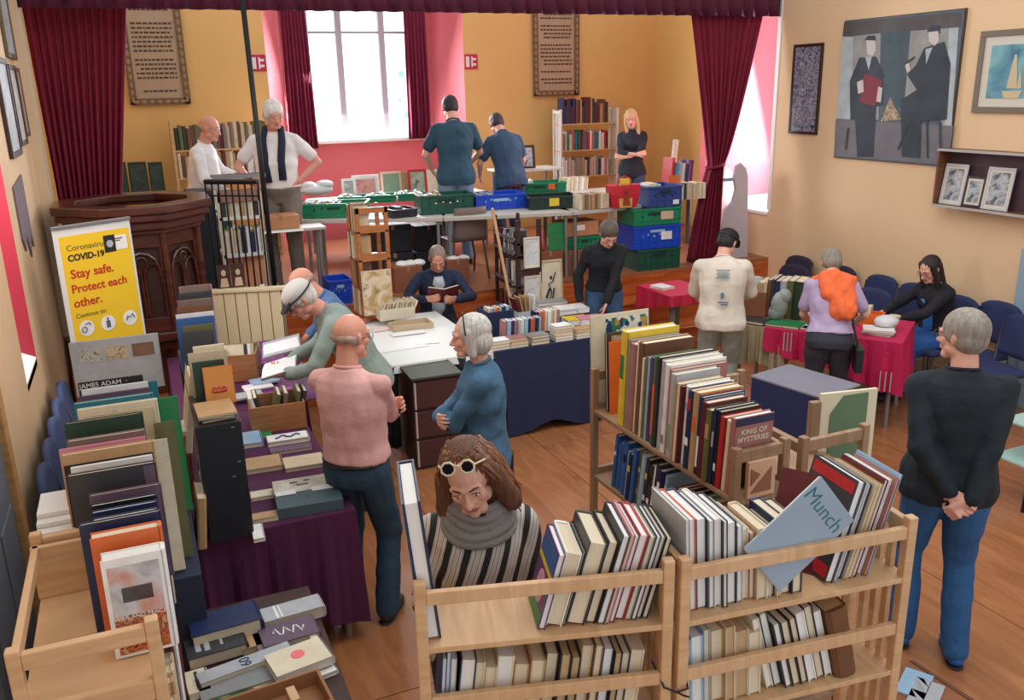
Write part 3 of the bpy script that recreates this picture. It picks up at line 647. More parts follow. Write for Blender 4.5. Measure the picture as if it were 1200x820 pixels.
def front(o, mb, m_, nm='cover_print'): return obj(nm, mb, m_, o)
front(k0, MB().box(.0141, .0150, -.084, .084, .272, .302), cov('navy blue'), 'cover_band')
front(k0, MB().box(.0141, .0148, -.084, .084, .02, .13), cov('brown'), 'cover_band')
TF = TR(.0152, 0, 0) @ Matrix(((0, 0, 1, 0), (1, 0, 0, 0), (0, 1, 0, 0), (0, 0, 0, 1)))
text('KING OF', .029, TF @ TR(0, .245, 0), cov('cream'), k0, bold=.0005); text('MYSTERIES', .029, TF @ TR(0, .215, 0), cov('cream'), k0, bold=.0005)
kp = cb[15]; t_ = .022
front(kp, MB().ell((.0115, -.045, .335), (.003, .055, .03), n=14, k=6).box(.0112, .0135, -.09, 0, .29, .315), cov('charcoal'), 'cover_cap')
front(kp, MB().ell((.0115, -.045, .27), (.003, .04, .045), n=14, k=6), cov('silver grey'), 'cover_face')
kf = cb[8]; front(kf, MB().box(.0181, .019, -.095, .095, .02, .33), ARTO)
kf = cb[7]; front(kf, MB().box(.0101, .011, -.09, .09, .18, .32), cov('pale blue'))
crow(.971, C0.y+.48, gen(15, (.23, .27), (.018, .034), (.16, .19), ['mid blue', 'navy blue', 'pale blue', 'charcoal', 'olive', 'black', 'white', 'mid blue'], 31, deco=True), 'in the far half, second shelf, sideways bookcase', lean=-9)
crow(.971, C0.y+.06, [(.03, .22, .17, 'navy blue'), (.03, .2, .17, 'black'), (.03, .22, .17, 'beige'), (.018, .22, .15, 'olive'), (.018, .23, .15, 'cream'), (.03, .24, .15, 'teal')]+gen(5, (.2, .24), (.02, .03), (.15, .17), ['charcoal', 'maroon', 'black'], 33), 'in the near half, second shelf, sideways bookcase', lean=2)
crow(.641, C0.y+.5, gen(10, (.2, .25), (.018, .034), (.16, .19), ['navy blue', 'red', 'silver grey', 'cream', 'black'], 34, deco=True), 'on the third shelf of the sideways bookcase', lean=-5)
# display: floral panel and pictures beyond the far end
def facebook(u0, u1, v, Y, base, t, colour, label, group=None, pages=None, lean=6, cat='book', force=False, dz=None, maxd=None):
    a = atY(u0, v, Y); b_ = atY(u1, v, Y); w = b_.x-a.x; h = dz or (a.z-base)
    h = max(.08, h)
    o = book(TR((a.x+b_.x)/2, Y, base) @ RZ(90) @ TR(t/2, 0, 0) @ RY(lean) @ TR(-t/2, 0, 0), t, h, w, colour, label, group, pages, force=force)
    if o is not None: o['_w'] = 0; del o['_w']
    return o, w, h, t
def fprint(tup, m_, f=(.06, .94, .06, .94), nm='cover_print'):
    o, w, h, t = tup
    if o is None: return
    # front board faces -Y: local -x
    return obj(nm, MB().box(-t/2-.0012, -t/2-.0002, w/2-w*f[1], w/2-w*f[0], h*f[2], h*f[3]), m_, o)
fb = facebook(695, 763, 372, C0.y+1.10, 1.30, .012, 'cream', 'pale art print with blue and green floral pattern at the sideways bookcase’s far end', lean=4); fprint(fb, ARTF, (.25, .97, .5, .95))
fb = facebook(712, 778, 392, C0.y+1.0, 1.30, .02, 'charcoal', 'dark book with a busy brown picture across its top in the sideways bookcase', lean=3); fprint(fb, ARTB, (.08, .92, .8, .97))
fb = facebook(716, 776, 402, C0.y+.965, 1.30, .012, 'orange', 'orange and cream book with a landscape label in the sideways bookcase', lean=3); fprint(fb, cov('cream'), (.6, .96, .7, .97))
# carved ornament and green portfolio at the emptier case
cv = thing('fretwork_block', 'small orange and cream fretwork block inside the near end of the sideways bookcase', 'ornament', TR((C0.x+C1.x)/2+.0, C0.y-.012, 1.321))
obj('block', MB().box(-.07, .05, .0, .02, -.02, .12), mat('ornament_peach', (222, 178, 146), .6), cv)
obj('fretwork', MB().prism([(-.06, 0), (.03, .0), (.03, .09)], 0.0005, .004, RX(90)).prism([(-.06, .03), (-.02, .07), (-.06, .095)], 0.0005, .004, RX(90)), mat('ornament_brown', (150, 100, 76), .6), cv)
gp = thing('portfolio', 'large green portfolio with cream corner and border, standing behind the emptier bookcase', 'portfolio', ID)
q0 = at(963, 462, 1.55); q1 = at(1029, 455, 1.55); gp.matrix_local = TR(q0.x, q0.y, .97) @ RZ(math.degrees(math.atan2(q1.y-q0.y, q1.x-q0.x)))
w_ = (q1-q0).length
obj('backing', MB().box(0, w_, 0, .015, 0, .58), mat('portfolio_cream', (222, 214, 184), .6), gp)
obj('green_board', MB().prism([(.045, .0), (.045, .49), (.1, .565), (w_-.045, .57), (w_-.045, .0)], 0, .006, RX(90)), mat('portfolio_green', (96, 124, 92), .6, vary=.05), gp)
obj('wooden_edge', MB().box(-.045, -.002, -.01, .02, 0, .55), PINEG, gp, bevel=.002)

# --- left bookcases with the big books
DX0, DX1 = -.43, -.09
Y1 = at(100, 745, 1.5).y
for i, (ya, yb_, lab) in enumerate(((Y1, Y1+.66, 'pine bookcase in the lower left corner, its framed end facing the camera'), (Y1+.70, Y1+1.75, 'pine bookcase behind the lower left one, crammed with large books'), (Y1+1.8, Y1+3.1, 'pine bookcase on the left ending beside the yellow health banner'))):
    xa = DX0 if i == 0 else -.33
    bookcase(lab, TR(xa, yb_, 0) @ RZ(-90), yb_-ya, DX1-xa, 1.5 if i == 0 else 1.36, SH, PINE, PINE, slats=False, rail=(i == 0))
zb = 1.302
Lp = 'on the left bookcases'
FB = []
def F(u0, u1, v, dy, t, c, label, lean=4, pages=None, pr=None, f=(.06, .94, .06, .94), base=None):
    x = facebook(u0, u1, v, Y1+dy, base or zb, t, c, label+' on the left bookcases', 'big books on the left bookcases', pages, lean)
    if pr: fprint(x, pr, f)
    return x
BATTLE = art('cover_battle', [(84, 40, 40), (214, 112, 50), (120, 56, 50), (226, 170, 110), (100, 50, 50)], 30)
x = F(117, 192, 657, .20, .055, 'white', 'thick white box-set novel with a battle painting on its front', 3, PAGEW, BATTLE, (.08, .92, .03, .42))
fprint(x, art('cover_smoke', [(206, 140, 116), (206, 210, 216), (110, 90, 100)], 8), (.08, .92, .42, .92), 'cover_sky')
fprint(x, mat('label_black', (30, 40, 46), .5), (.26, .76, .55, .70), 'cover_label'); 
if x[0]:
    text('WAR AND PEACE', .0165, TR(-x[3]/2-.0026, .0, x[2]*.40) @ RZ(-90) @ FACE, cov('white'), x[0]); text('NOVEL', .02, TR(-x[3]/2-.0026, -x[1]*.25, x[2]*.09) @ RZ(-90) @ FACE, cov('white'), x[0]) if False else None
F(105, 189, 632, .28, .045, 'orange', 'bright orange hardback standing second from the front', 3)
F(92, 190, 618, .34, .02, 'navy blue', 'broad navy blue hardback with a grey top edge', 3)
for i, (v, u0) in enumerate(((611, 108), (602, 107), (594, 106))): F(u0, 185, v, .42+i*.045, .02, ['charcoal', 'navy blue', 'black'][i], ['front', 'middle', 'rear'][i]+' one of three slim white-paged books', 2, PAGEW)
F(104, 190, 583, .58, .02, 'mauve', 'plum coloured large hardback', 3)
F(78, 184, 560, .66, .025, 'charcoal', 'wide dark grey folio with a purple strip', 3, None, cov('mauve'), (.86, .99, .02, .98))
F(82, 180, 552, .74, .014, 'white', 'loose white sheaf of papers', 5, PAGEW)
F(70, 182, 537, .84, .03, 'tan', 'wide tan hardback with dark front', 5, None, cov('black'), (.02, .98, .02, .9))
F(68, 172, 531, .93, .012, 'pink', 'pale pink thin folder', 6, PAGEW)
F(78, 170, 520, 1.02, .03, 'taupe', 'taupe cloth hardback', 5)
F(75, 168, 500, 1.12, .03, 'dark green', 'dark green cloth folio', 6)
x = F(90, 185, 482, 1.45, .025, 'cream', 'cream folio with a pencil sketch on its front', 4)
if x[0]:
    k = MB(); r = random.Random(4)
    for i in range(14):
        a = r.uniform(-.02, .08); z = r.uniform(.78, .9)*x[2]; k.tube([(-x[3]/2-.001, -a+.02*math.cos(b2/2), z+.012*math.sin(b2)) for b2 in range(5)], .0012, 4)
    obj('pencil_sketch', k, cov('grey'), x[0])
F(98, 182, 490, 1.38, .012, 'beige', 'beige thin folio in front of the sketch book', 4)
F(86, 180, 474, 1.7, .03, 'teal', 'teal blue large hardback', 3)
F(92, 176, 466, 1.8, .012, 'mauve', 'mauve paperback with a white edge', 3, PAGEW)
x = F(95, 174, 458, 1.92, .012, 'white', 'white landscape book with small dark lorry pictures', 3, PAGEW, cov('charcoal'), (.1, .4, .6, .68))
x = F(91, 168, 450, 2.05, .014, 'black', 'black landscape book with white title lettering', 3)
if x[0]: text('JAMES ADAM  ·  Stamfordshire'.split('·')[0]+'·', .03, TR(-x[3]/2-.0016, .03, x[2]*.93) @ RZ(-90) @ FACE, cov('white'), x[0])
F(160, 184, 450, 2.1, .014, 'teal', 'small teal book beside the black landscape book', 3)
x = F(80, 186, 403, 2.6, .018, 'silver grey', 'tall pale grey display book with three square photographs', 3)
x2_ = x
for i, c in enumerate([art('photo_sq1', [(150, 150, 144), (200, 196, 184), (90, 90, 90)], 40), art('photo_sq2', [(170, 140, 110), (206, 190, 160), (110, 84, 70)], 30), mat('photo_sq3', (130, 96, 74), .6, vary=.2, vscale=10)]):
    fprint(x, c, (.09+i*.3, .34+i*.3, .62, .86), 'photograph')
# green and olive boards leaning at the right of the row
def lean_board(u0, u1, v, Y, z0, c, label, t=.012, rz=0):
    a = atY(u0, v, Y); b_ = atY(u1, v, Y); o = book(TR((a.x+b_.x)/2, Y, z0) @ RZ(90+rz) @ RY(4), t, a.z-z0, b_.x-a.x, c, label, 'boards leaning right of the left bookcases'); return o
T = thing('carton', 'tall dark navy carton between the left bookcases and the plum table', 'carton', TR(-.07, Y1+1.15, 0)); obj('box', MB().box(0, .11, 0, .85, 0, .968), mat('box_navy', (36, 44, 66), .7), T, bevel=.004); obj('lid_seam', MB().box(.05, .055, 0, .85, .968, .9695), mat('box_navy', 0), T)
lean_board(176, 208, 471, Y1+1.75, .97, 'green', 'bright green folio leaning at the right of the left bookcases', .02)
lean_board(180, 205, 500, Y1+1.3, .98, 'olive', 'olive green folio leaning below the bright green one')
lean_board(178, 196, 520, Y1+1.2, .98, 'cream', 'narrow cream folio edge leaning beside the olive one')
row('on the second shelf of the left bookcases', (DX1+.02, Y1+.02, .971), 90, gen(14, (.24, .31), (.025, .05), (.2, .26), ['cream', 'beige', 'maroon', 'tan', 'silver grey', 'white', 'charcoal'], 41), end='the near end', spine=-1, lean=3)
row('on the left bookcases’ second shelf, far part', (DX1+.02, Y1+.75, .971), 90, gen(14, (.24, .33), (.025, .05), (.2, .26), ['cream', 'dark green', 'beige', 'teal', 'grey', 'white'], 42), end='the near end', spine=-1, lean=3)
# far panel + carton with books on the left
pn = tag(obj('end_panel', MB().box(DX0, DX0+.16, Y1+.60, Y1+.62, 1.3, 1.47), PINE, bevel=.003), 'short pale wooden end panel behind the empty part of the lower left shelf', 'panel')
bx = thing('carton', 'small brown carton of white-edged books behind the lower left shelf', 'carton', TR(at(76, 590, 1.45).x-.02, at(76, 590, 1.45).y, 1.30))
obj('box', MB().box(-.07, .08, -.1, .1, -.2, .0+.09), CARD, bx, bevel=.003)
for i in range(3): tag(obj('book', *[MB().box(-.065, .075, -.09+i*.002, .09, 0, .014)], PAGEW, None, TR(bx.location.x, bx.location.y-.02+.04*i, 1.392+i*.016)), f'white-paged book, {["lowest", "middle", "topmost"][i]} on the small brown carton at the left', 'book', 'books on the left carton')

# --- banner
bn = thing('banner_stand', 'yellow coronavirus safety banner on a stand beside the pulpit', 'banner', ID)
b0 = at(60, 268, 1.92); b1 = at(151, 255, 1.92); bang = math.degrees(math.atan2(b1.y-b0.y, b1.x-b0.x)); bw = (b1-b0).length
bn.matrix_local = TR(b0.x, b0.y, 0) @ RZ(bang)
obj('panel', MB().box(0, bw, 0, .006, .12, 1.92), mat('banner_white', (222, 224, 222), .4), bn)
obj('yellow_field', MB().box(.035, bw-.02, -.002, 0, .3, 1.855), mat('banner_yellow_print', (240, 200, 40), .4), bn)
obj('top_bar', MB().box(-.005, bw+.005, -.01, .016, 1.905, 1.93), GREYM, bn, bevel=.004)
obj('base', MB().box(-.02, bw+.02, -.06, .1, 0.0, .1), GREYM, bn, bevel=.01)
obj('pole', MB().tube([(bw/2, .03, .1), (bw/2, .02, 1.9)], .01, 8), GREYM, bn)
INK = mat('banner_ink', (30, 30, 28), .5); REDI = mat('banner_red_ink', (190, 40, 30), .5)
def bt(s, size, x, z, m_, bold=0): text(s, size*.82, TR(x, -.0026, ZB(z)) @ FACE, m_, bn, align='LEFT', bold=bold)
def ZB(z): return 1.92-(1.92-z)*.86
k = bw/.53
bt('Coronavirus', .066*k, .07*k, 1.745, mat('banner_grey_ink', (70, 66, 30), .5)); bt('COVID-19', .068*k, .07*k, 1.665, INK, .0025)
bt('Stay safe.', .098*k, .07*k, 1.535, REDI, .0018); bt('Protect each', .092*k, .06*k, 1.415, REDI, .0018); bt('other.', .096*k, .06*k, 1.30, REDI, .0018)
bt('Continue to:', .05*k, .06*k, 1.195, INK)
obj('logo_block', MB().box(.325*k, .405*k, -.0035, -.002, 1.70, 1.82), INK, bn)
obj('logo_harp', MB().lathe([(.026, -.001), (.026, .001)], 14, TR(.365*k, -.005, 1.76) @ RX(90)), cov('silver grey'), bn)
obj('logo_text_block', MB().box(.407*k, .49*k, -.0035, -.002, 1.71, 1.81), PAPER, bn)
obj('logo_lines', MB().box(.40*k, .46*k, -.0045, -.0035, 1.785, 1.792).box(.40*k, .44*k, -.0045, -.0035, 1.77, 1.777), INK, bn)
for i, x in enumerate((.12, .27, .43)):
    obj('icon_disc', MB().lathe([(.055, -.001), (.055, .001)], 20, TR(x*k, -.003, ZB(1.085)) @ RX(90)), PAPER, bn)
    ic = MB()
    if i == 0: ic.tube([(x*k-.02+.02*math.cos(a), -.006, 1.195+.02*math.sin(a)) for a in (0, 1, 2, 3, 4, 5, 6)], .004, 5).tube([(x*k-.01, -.006, 1.230), (x*k+.02, -.006, 1.240), (x*k+.03, -.006, 1.220)], .004, 5)
    if i == 1: ic.box(x*k-.015, x*k+.015, -.006, -.004, 1.170, 1.220).box(x*k-.006, x*k+.006, -.006, -.004, 1.220, 1.245)
    if i == 2: ic.tube([(x*k-.03, -.006, 1.190), (x*k-.02, -.006, 1.220), (x*k, -.006, 1.210), (x*k+.02, -.006, 1.230), (x*k+.035, -.006, 1.200)], .004, 5)
    obj('icon', ic, mat('icon_grey', (90, 100, 120), .5), bn)

# --- pulpit: eight-sided, rim, panels with pointed arches
pu = thing('pulpit', 'dark carved octagonal wooden pulpit in front of the stage on the left', 'pulpit', ID)
pc = Vector((-.03, 8.05, 0)); rr_ = .60
pu.matrix_local = TR(pc) 
def octa(r, ph=22.5): return [(r*math.cos(math.radians(ph+45*i)), r*math.sin(math.radians(ph+45*i))) for i in range(8)]
def octring(ro, ri, z0, z1):
    O = octa(ro); I = octa(ri); vs = [(p[0], p[1], z) for p in O for z in (z0, z1)]+[(p[0], p[1], z) for p in I for z in (z0, z1)]; fs = []
    for i in range(8):
        j = (i+1) % 8; a, b, c, d = 2*i, 2*i+1, 2*j, 2*j+1; A2, B2, C2_, D2 = [16+t for t in (a, b, c, d)]
        fs += [(a, c, d, b), (A2, B2, D2, C2_), (b, d, D2, B2), (a, A2, C2_, c)]
    return vs, fs
for (ro, ri, z0, z1, nm) in ((.66, .47, 1.86, 1.93, 'rim_cap'), (.63, .5, 1.80, 1.86, 'rim_moulding'), (.585, .5, 1.73, 1.80, 'cornice'), (.55, .48, 1.69, 1.73, 'cornice_bead'), (.56, .30, .80, .88, 'base_moulding'), (.50, .28, .72, .80, 'base_moulding')):
    v_, f_ = octring(ro, ri, z0, z1); obj(nm, MB().add(v_, f_), MAHOG, pu, bevel=.012)
obj('platform', MB().prism(octa(.47), .84, .9), MAHOG, pu)
obj('pedestal', MB().lathe([(.30, 0), (.30, .08), (.2, .14), (.17, .5), (.26, .68), (.34, .74)], 8, RZ(22.5)), MAHOG, pu)
ap = .50*math.cos(math.radians(22.5)); hw = .50*math.sin(math.radians(22.5))
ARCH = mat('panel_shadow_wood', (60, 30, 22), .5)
for i in range(8):
    Mi = RZ(45*i) @ TR(ap, 0, 0) @ RZ(90)   # local -y points outward
    Mi = RZ(45*i-90+180) @ TR(0, -ap, 0) if False else RZ(45*i+90) @ TR(0, -ap, 0)
    obj('corner_post', MB().cap((hw, -.012, .88), .028, (hw, -.012, 1.7), .028, 8), MAHOG, pu, Mi)
    fr = MB().box(-hw, hw, -.005, .02, .88, 1.0).box(-hw, hw, -.005, .02, 1.58, 1.70).box(-hw, -hw+.045, -.005, .02, 1.0, 1.58).box(hw-.045, hw, -.005, .02, 1.0, 1.58)
    obj('panel_frame', fr, MAHOG, pu, Mi, bevel=.006)
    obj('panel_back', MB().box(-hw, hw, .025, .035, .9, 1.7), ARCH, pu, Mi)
    tr_ = MB()
    for cx in (-hw*.42, hw*.42):
        w2_ = hw*.36; pts = [(cx-w2_, 0, 1.02), (cx-w2_, 0, 1.32)]+[(cx-w2_+2*w2_*(1-math.cos(a)) if False else cx-w2_*math.cos(a), 0, 1.32+.13*math.sin(a)**.8) for a in (.3, .7, 1.1, 1.5, 1.64, 2.0, 2.4, 2.8)]+[(cx+w2_, 0, 1.32), (cx+w2_, 0, 1.02)]
        tr_.tube(pts, .011, 6)
    tr_.tube([(-hw+.05, 0, 1.30)]+[(-(hw-.05)*math.cos(a), 0, 1.30+.24*math.sin(a)**.7) for a in (.3, .7, 1.1, 1.57, 2.0, 2.4, 2.8)]+[(hw-.05, 0, 1.3)], .013, 6)
    tr_.tube([(.035*math.cos(a), 0, 1.475+.035*math.sin(a)) for a in [t*math.pi/5 for t in range(10)]], .008, 5, closed=True)
    obj('arch_tracery', tr_, MAHOG, pu, Mi)
# --- railing, pole and cream boarded enclosure
po = tag(obj('pole', MB().tube([atY(324, 350, 7.75), atY(284, 0, 7.75)], .022, 10).tube([atY(324, 350, 7.75)+Vector((0, 0, -.03)), atY(324, 350, 7.75)+Vector((0, 0, .02))], .04, 10), BLACKM, smooth=True), 'tall thin black pole rising in front of the stage', 'pole')
rl = thing('stair_railing', 'black iron stair railing with thin balusters beside the pulpit', 'railing', ID)
r0 = atY(240, 213, 8.15); r1 = atY(302, 213, 7.8); rb0 = atY(250, 345, 8.0).z
obj('handrail', MB().tube([r0, r1], .022, 8), BLACKM, rl)
obj('handrail', MB().tube([r0+Vector((0, 0, -.12)), r1+Vector((0, 0, -.12))], .008, 6), BLACKM, rl)
for i in range(9):
    p = r0.lerp(r1, i/8); obj('baluster', MB().tube([p, (p.x, p.y, 1.05)], .008, 6), BLACKM, rl)
for i in (1, 4, 7): p = r0.lerp(r1, i/8); obj('baluster_boss', MB().ell((p.x, p.y, 1.12), (.028, .028, .02), n=10, k=6), mat('boss_white', (216, 214, 206), .5), rl)
cp = thing('boarded_enclosure', 'cream tongue and groove boarded enclosure under the stair railing', 'panel', ID)
q0 = atY(248, 344, 7.7); q1 = atY(330, 347, 7.55); dvec = q1-q0; n = 6
for i in range(n):
    a = q0+dvec*(i/n); b_ = q0+dvec*((i+1)/n-.012); o = obj('board', MB().box(0, (b_-a).length, 0, .02, 0, q0.z), mat('cream_board_paint', (222, 206, 166), .5), cp, TR(a.x, a.y, 0) @ RZ(math.degrees(math.atan2(dvec.y, dvec.x))), bevel=.004)
obj('backing', MB().box(0, dvec.length, .02, .03, 0, q0.z-.01), mat('groove_brown', (120, 104, 76), .7), cp, TR(q0.x, q0.y, 0) @ RZ(math.degrees(math.atan2(dvec.y, dvec.x))))
obj('side_panel', MB().box(0, .02, 0, .45, 0, q0.z), mat('enclosure_grey', (130, 118, 96), .6), cp, TR(q1.x, q1.y, 0))
obj('top_cap', MB().box(-.02, dvec.length+.03, -.02, .06, q0.z, q0.z+.03), mat('cream_board_paint', 0), cp, TR(q0.x, q0.y, 0) @ RZ(math.degrees(math.atan2(dvec.y, dvec.x))), bevel=.005)
for i, (u, lab) in enumerate(((262, 'left'), (279, 'right'))):
    P = atY(u, 322, 7.72); T = thing('portrait_card', f'{lab} one of two small dark portrait cards standing on the cream enclosure', 'picture', TR(P.x, P.y, q0.z+.031))
    obj('card', MB().box(-.055, .055, 0, .01, 0, .2), DARKW, T); obj('portrait', MB().ell((0, -.002, .13), (.02, .003, .028), n=10, k=6).prism([(-.035, .01), (.035, .01), (.025, .085), (-.025, .085)], 0, .003, RX(90)), mat('portrait_tone', (196, 170, 140), .6), T)

# ------------------------------------------------------------------ tables and cloths
def table(label, M, L, D, H, top, leg, legr=.018, th=.028, group=None, name='table', square=False):
    T = thing(name, label, 'table', M, group)
    obj('tabletop', MB().box(0, L, 0, D, H-th, H), top, T, bevel=.004)
    for x in (.06, L-.06):
        for y in (.06, D-.06):
            mb = MB().box(x-legr, x+legr, y-legr, y+legr, 0, H-th) if square else MB().tube([(x, y, 0), (x, y, H-th)], legr, 8)
            obj('leg', mb, leg, T)
    return T
def cloth(name, label, M, L, D, z, drops, material, amp=.02, n=5, cat='tablecloth', over=.012, grp=None):
    """drops = hang length at the 4 corners (front-left, front-right, back-right, back-left)"""
    mb = MB(); N = 26
    edge = []
    def per(t):
        t = t % 4; k = int(t); f = t-k
        P = [(-over, -over), (L+over, -over), (L+over, D+over), (-over, D+over)]
        a, b = P[k], P[(k+1) % 4]; nx = [(0, -1), (1, 0), (0, 1), (-1, 0)][k]
        return a[0]+(b[0]-a[0])*f, a[1]+(b[1]-a[1])*f, nx, drops[k]*(1-f)+drops[(k+1) % 4]*f
    R = []
    rows = 8
    for j in range(rows+1):
        ring = []
        for i in range(4*N):
            x, y, nx, dr = per(i/N); s_ = j/rows
            f = (i/N) % 1; w = amp*s_*(math.sin(2*math.pi*n*f+.6)+.5*math.sin(2*math.pi*n*2.3*f+1.2*(i//N)))+.01*s_
            cx = amp*2.0*s_*max(0, 1-min(f, 1-f)*8)
            ring.append((x+nx[0]*(w+.002), y+nx[1]*(w+.002), z+.003-dr*s_*(1+.06*math.sin(9*f+i//N))))
        R.append(ring)
    mb.rings(R, cap=False); mb.add([(-over, -over, z+.003), (L+over, -over, z+.003), (L+over, D+over, z+.003), (-over, D+over, z+.003)], [(0, 1, 2, 3)])
    return tag(obj(name, mb, material, None, M, smooth=False, solid=.003), label, cat, grp)
GRT = mat('tabletop_grey', (196, 192, 184), .5); GRL = mat('table_leg_grey', (140, 138, 136), .45, metal=.3)
PURP = mat('cloth_plum', (78, 22, 66), .75, vary=.12, vscale=8, bump=.15, bscale=60)
NAVY = mat('cloth_navy', (30, 40, 76), .85, vary=.08, vscale=5)
WHC = mat('cloth_white', (232, 234, 230), .7)
MAG = mat('cloth_magenta', (196, 24, 84), .75, vary=.08, vscale=10)
BEI = mat('cloth_beige', (166, 152, 122), .85, vary=.1, vscale=14)
# left tables with plum cloth
table('folding table under the plum cloth on the left', TR(.05, 3.97, 0), .74, 1.7, .745, GRT, GRL)
table('second folding table under the plum cloth, further from the camera', TR(.07, 5.7, 0), .80, 1.5, .745, GRT, GRL)
cloth('tablecloth', 'plum cloth covering the near left table and hanging to one long corner', TR(.05, 3.97, 0), .74, 1.7, .745, (.40, .62, .5, .4), PURP, .022, 4)
cloth('tablecloth', 'plum cloth covering the far left table behind the book boxes', TR(.07, 5.7, 0), .80, 1.5, .745, (.4, .4, .4, .4), PURP, .02, 4)
mp = thing('patterned_cloth', 'magenta patterned cloth strip lying on the far left table', 'cloth', ID)
q = at(318, 420, .752); obj('fabric', MB().box(-.16, .30, -.9, .75, 0, .004), mat('cloth_violet', (112, 30, 110), .7, vary=.1), mp, TR(q.x-.1, q.y-.2, .75))
k = MB()
for i in range(16): k.box(-.12+.07*(i % 3), -.07+.07*(i % 3)+.05, -.8+i*.09, -.77+i*.09, .004, .006)
obj('stripe', k, mat('hot_pink', (222, 60, 160), .6), mp, TR(q.x-.1, q.y-.2, .75))
# black-ended bookcase on the plum table
bk = thing('bookcase', 'black-ended tabletop bookcase standing on the near plum cloth', 'bookcase', TR(.095, 3.86+.0, .75))
BLK = mat('black_laminate', (20, 28, 36), .45); BH = at(256, 497, 1.33).z-.75; bw_ = .20
bk.matrix_local = TR(at(228, 498, 1.33).x, at(256, 497, 1.33).y, .75)
bw_ = at(283, 495, 1.33).x-at(228, 498, 1.33).x
obj('end_panel', MB().box(0, bw_, 0, .02, 0, .58), BLK, bk, bevel=.003)
obj('end_panel', MB().box(0, bw_, 1.35, 1.37, 0, .58), BLK, bk, bevel=.003)
obj('top_shelf', MB().box(0, bw_, .02, 1.35, .56, .58), DARKW, bk); obj('shelf', MB().box(0, bw_, .02, 1.35, .27, .285), DARKW, bk)
for (x, z) in ((bw_*.8, .57), (bw_*.85, .40), (bw_*.7, .33)): obj('screw_cap', MB().ell((x, -.002, z-.015), (.01, .003, .005), n=8, k=5), mat('screw_grey', (90, 94, 98), .4), bk)
BX, BY = bk.location.x, bk.location.y
row('on the lower shelf of the black-ended bookcase', (BX+.01, BY+.04, .752), 90, gen(10, (.2, .25), (.025, .05), (.14, .17), ['brown', 'tan', 'cream', 'maroon'], 51), end='the near end', spine=1)
LZ = 1.332
for i, (c, w, h, r) in enumerate((('brown', .15, .19, 4), ('teal', .16, .2, -3), ('tan', .17, .21, 2))):
    flatxy(BX+.10, BY+.13, LZ+i*.012, w, h, .011, r, c, f'thin {c} book, {["lowest", "middle", "topmost"][i]} of the flat pile on the black-ended bookcase')
x = facebook(237, 272, 433, BY+.27, LZ, .02, 'orange', 'bright orange-tan book with a red crown emblem facing out on the black-ended bookcase', lean=8)
if x[0]: fprint(x, mat('cover_tan_orange', (216, 146, 72), .5), (.01, .99, .01, .99)); k = MB(); w, h, t = x[1:]; k.tube([(-t/2-.003, -w*.25+w*.5*i/6, h*(.42+.04*(i % 2))) for i in range(7)], .004, 5).tube([(-t/2-.003, -w*.25, h*.36), (-t/2-.003, 0, h*.34), (-t/2-.003, w*.25, h*.36)], .006, 5); obj('crown_emblem', k, cov('red'), x[0])
facebook(225, 262, 427, BY+.34, LZ, .03, 'dark green', 'dark green book behind the orange one on the black-ended bookcase', lean=6)
facebook(220, 265, 416, BY+.42, LZ, .02, 'beige', 'tall beige book behind the dark green one on the black-ended bookcase', lean=6)
facebook(226, 262, 408, BY+.50, LZ, .03, 'cream', 'cream paged book lying against the tall beige book', lean=4)
facebook(213, 250, 392, BY+.68, LZ, .03, 'charcoal', 'slate grey book in front of the teal folder on the black-ended bookcase', lean=6)
facebook(214, 250, 384, BY+.74, LZ, .02, 'olive', 'dull green book between the slate grey one and the teal folder', lean=6)
facebook(206, 251, 376, BY+.84, LZ, .03, 'mid blue', 'broad teal-blue folder standing on the black-ended bookcase', lean=6)
facebook(206, 251, 370, BY+.9, LZ, .012, 'white', 'white sheet folder behind the teal-blue one', lean=4)
for i in range(4): facebook(207+i, 248, 362-i*8, BY+1.05+i*.1, LZ, .03, ['brown', 'taupe', 'charcoal', 'pink'][i], ['brown', 'taupe', 'charcoal', 'dusty pink'][i]+' book in the far group on the black-ended bookcase', lean=5)
facebook(211, 246, 337, BY+1.3, LZ, .03, 'taupe', 'rounded taupe book at the far end of the black-ended bookcase', lean=4)
o = book(TR(BX-.03, BY+.62, LZ-.30) @ RZ(0) @ RY(9), .03, .40, .3, 'cream', 'long cream book leaning on the left side of the black-ended bookcase')
o = book(TR(BX-.04, BY+.05, .76) @ RZ(0) @ RY(6), .04, .25, .2, 'tan', 'tan book standing beside the foot of the black end panel')
P = at(205, 505, 1.1); tag(obj('brown_box', MB().box(-.05, .06, -.1, .1, -.35, 0), CARD, None, TR(P.x, P.y, 1.1), bevel=.003), 'tall brown box between the left bookcases and the black end panel', 'box')
flatxy(P.x+.005, P.y, 1.101, .1, .18, .02, 0, 'white', 'white catalogue lying on the tall brown box')
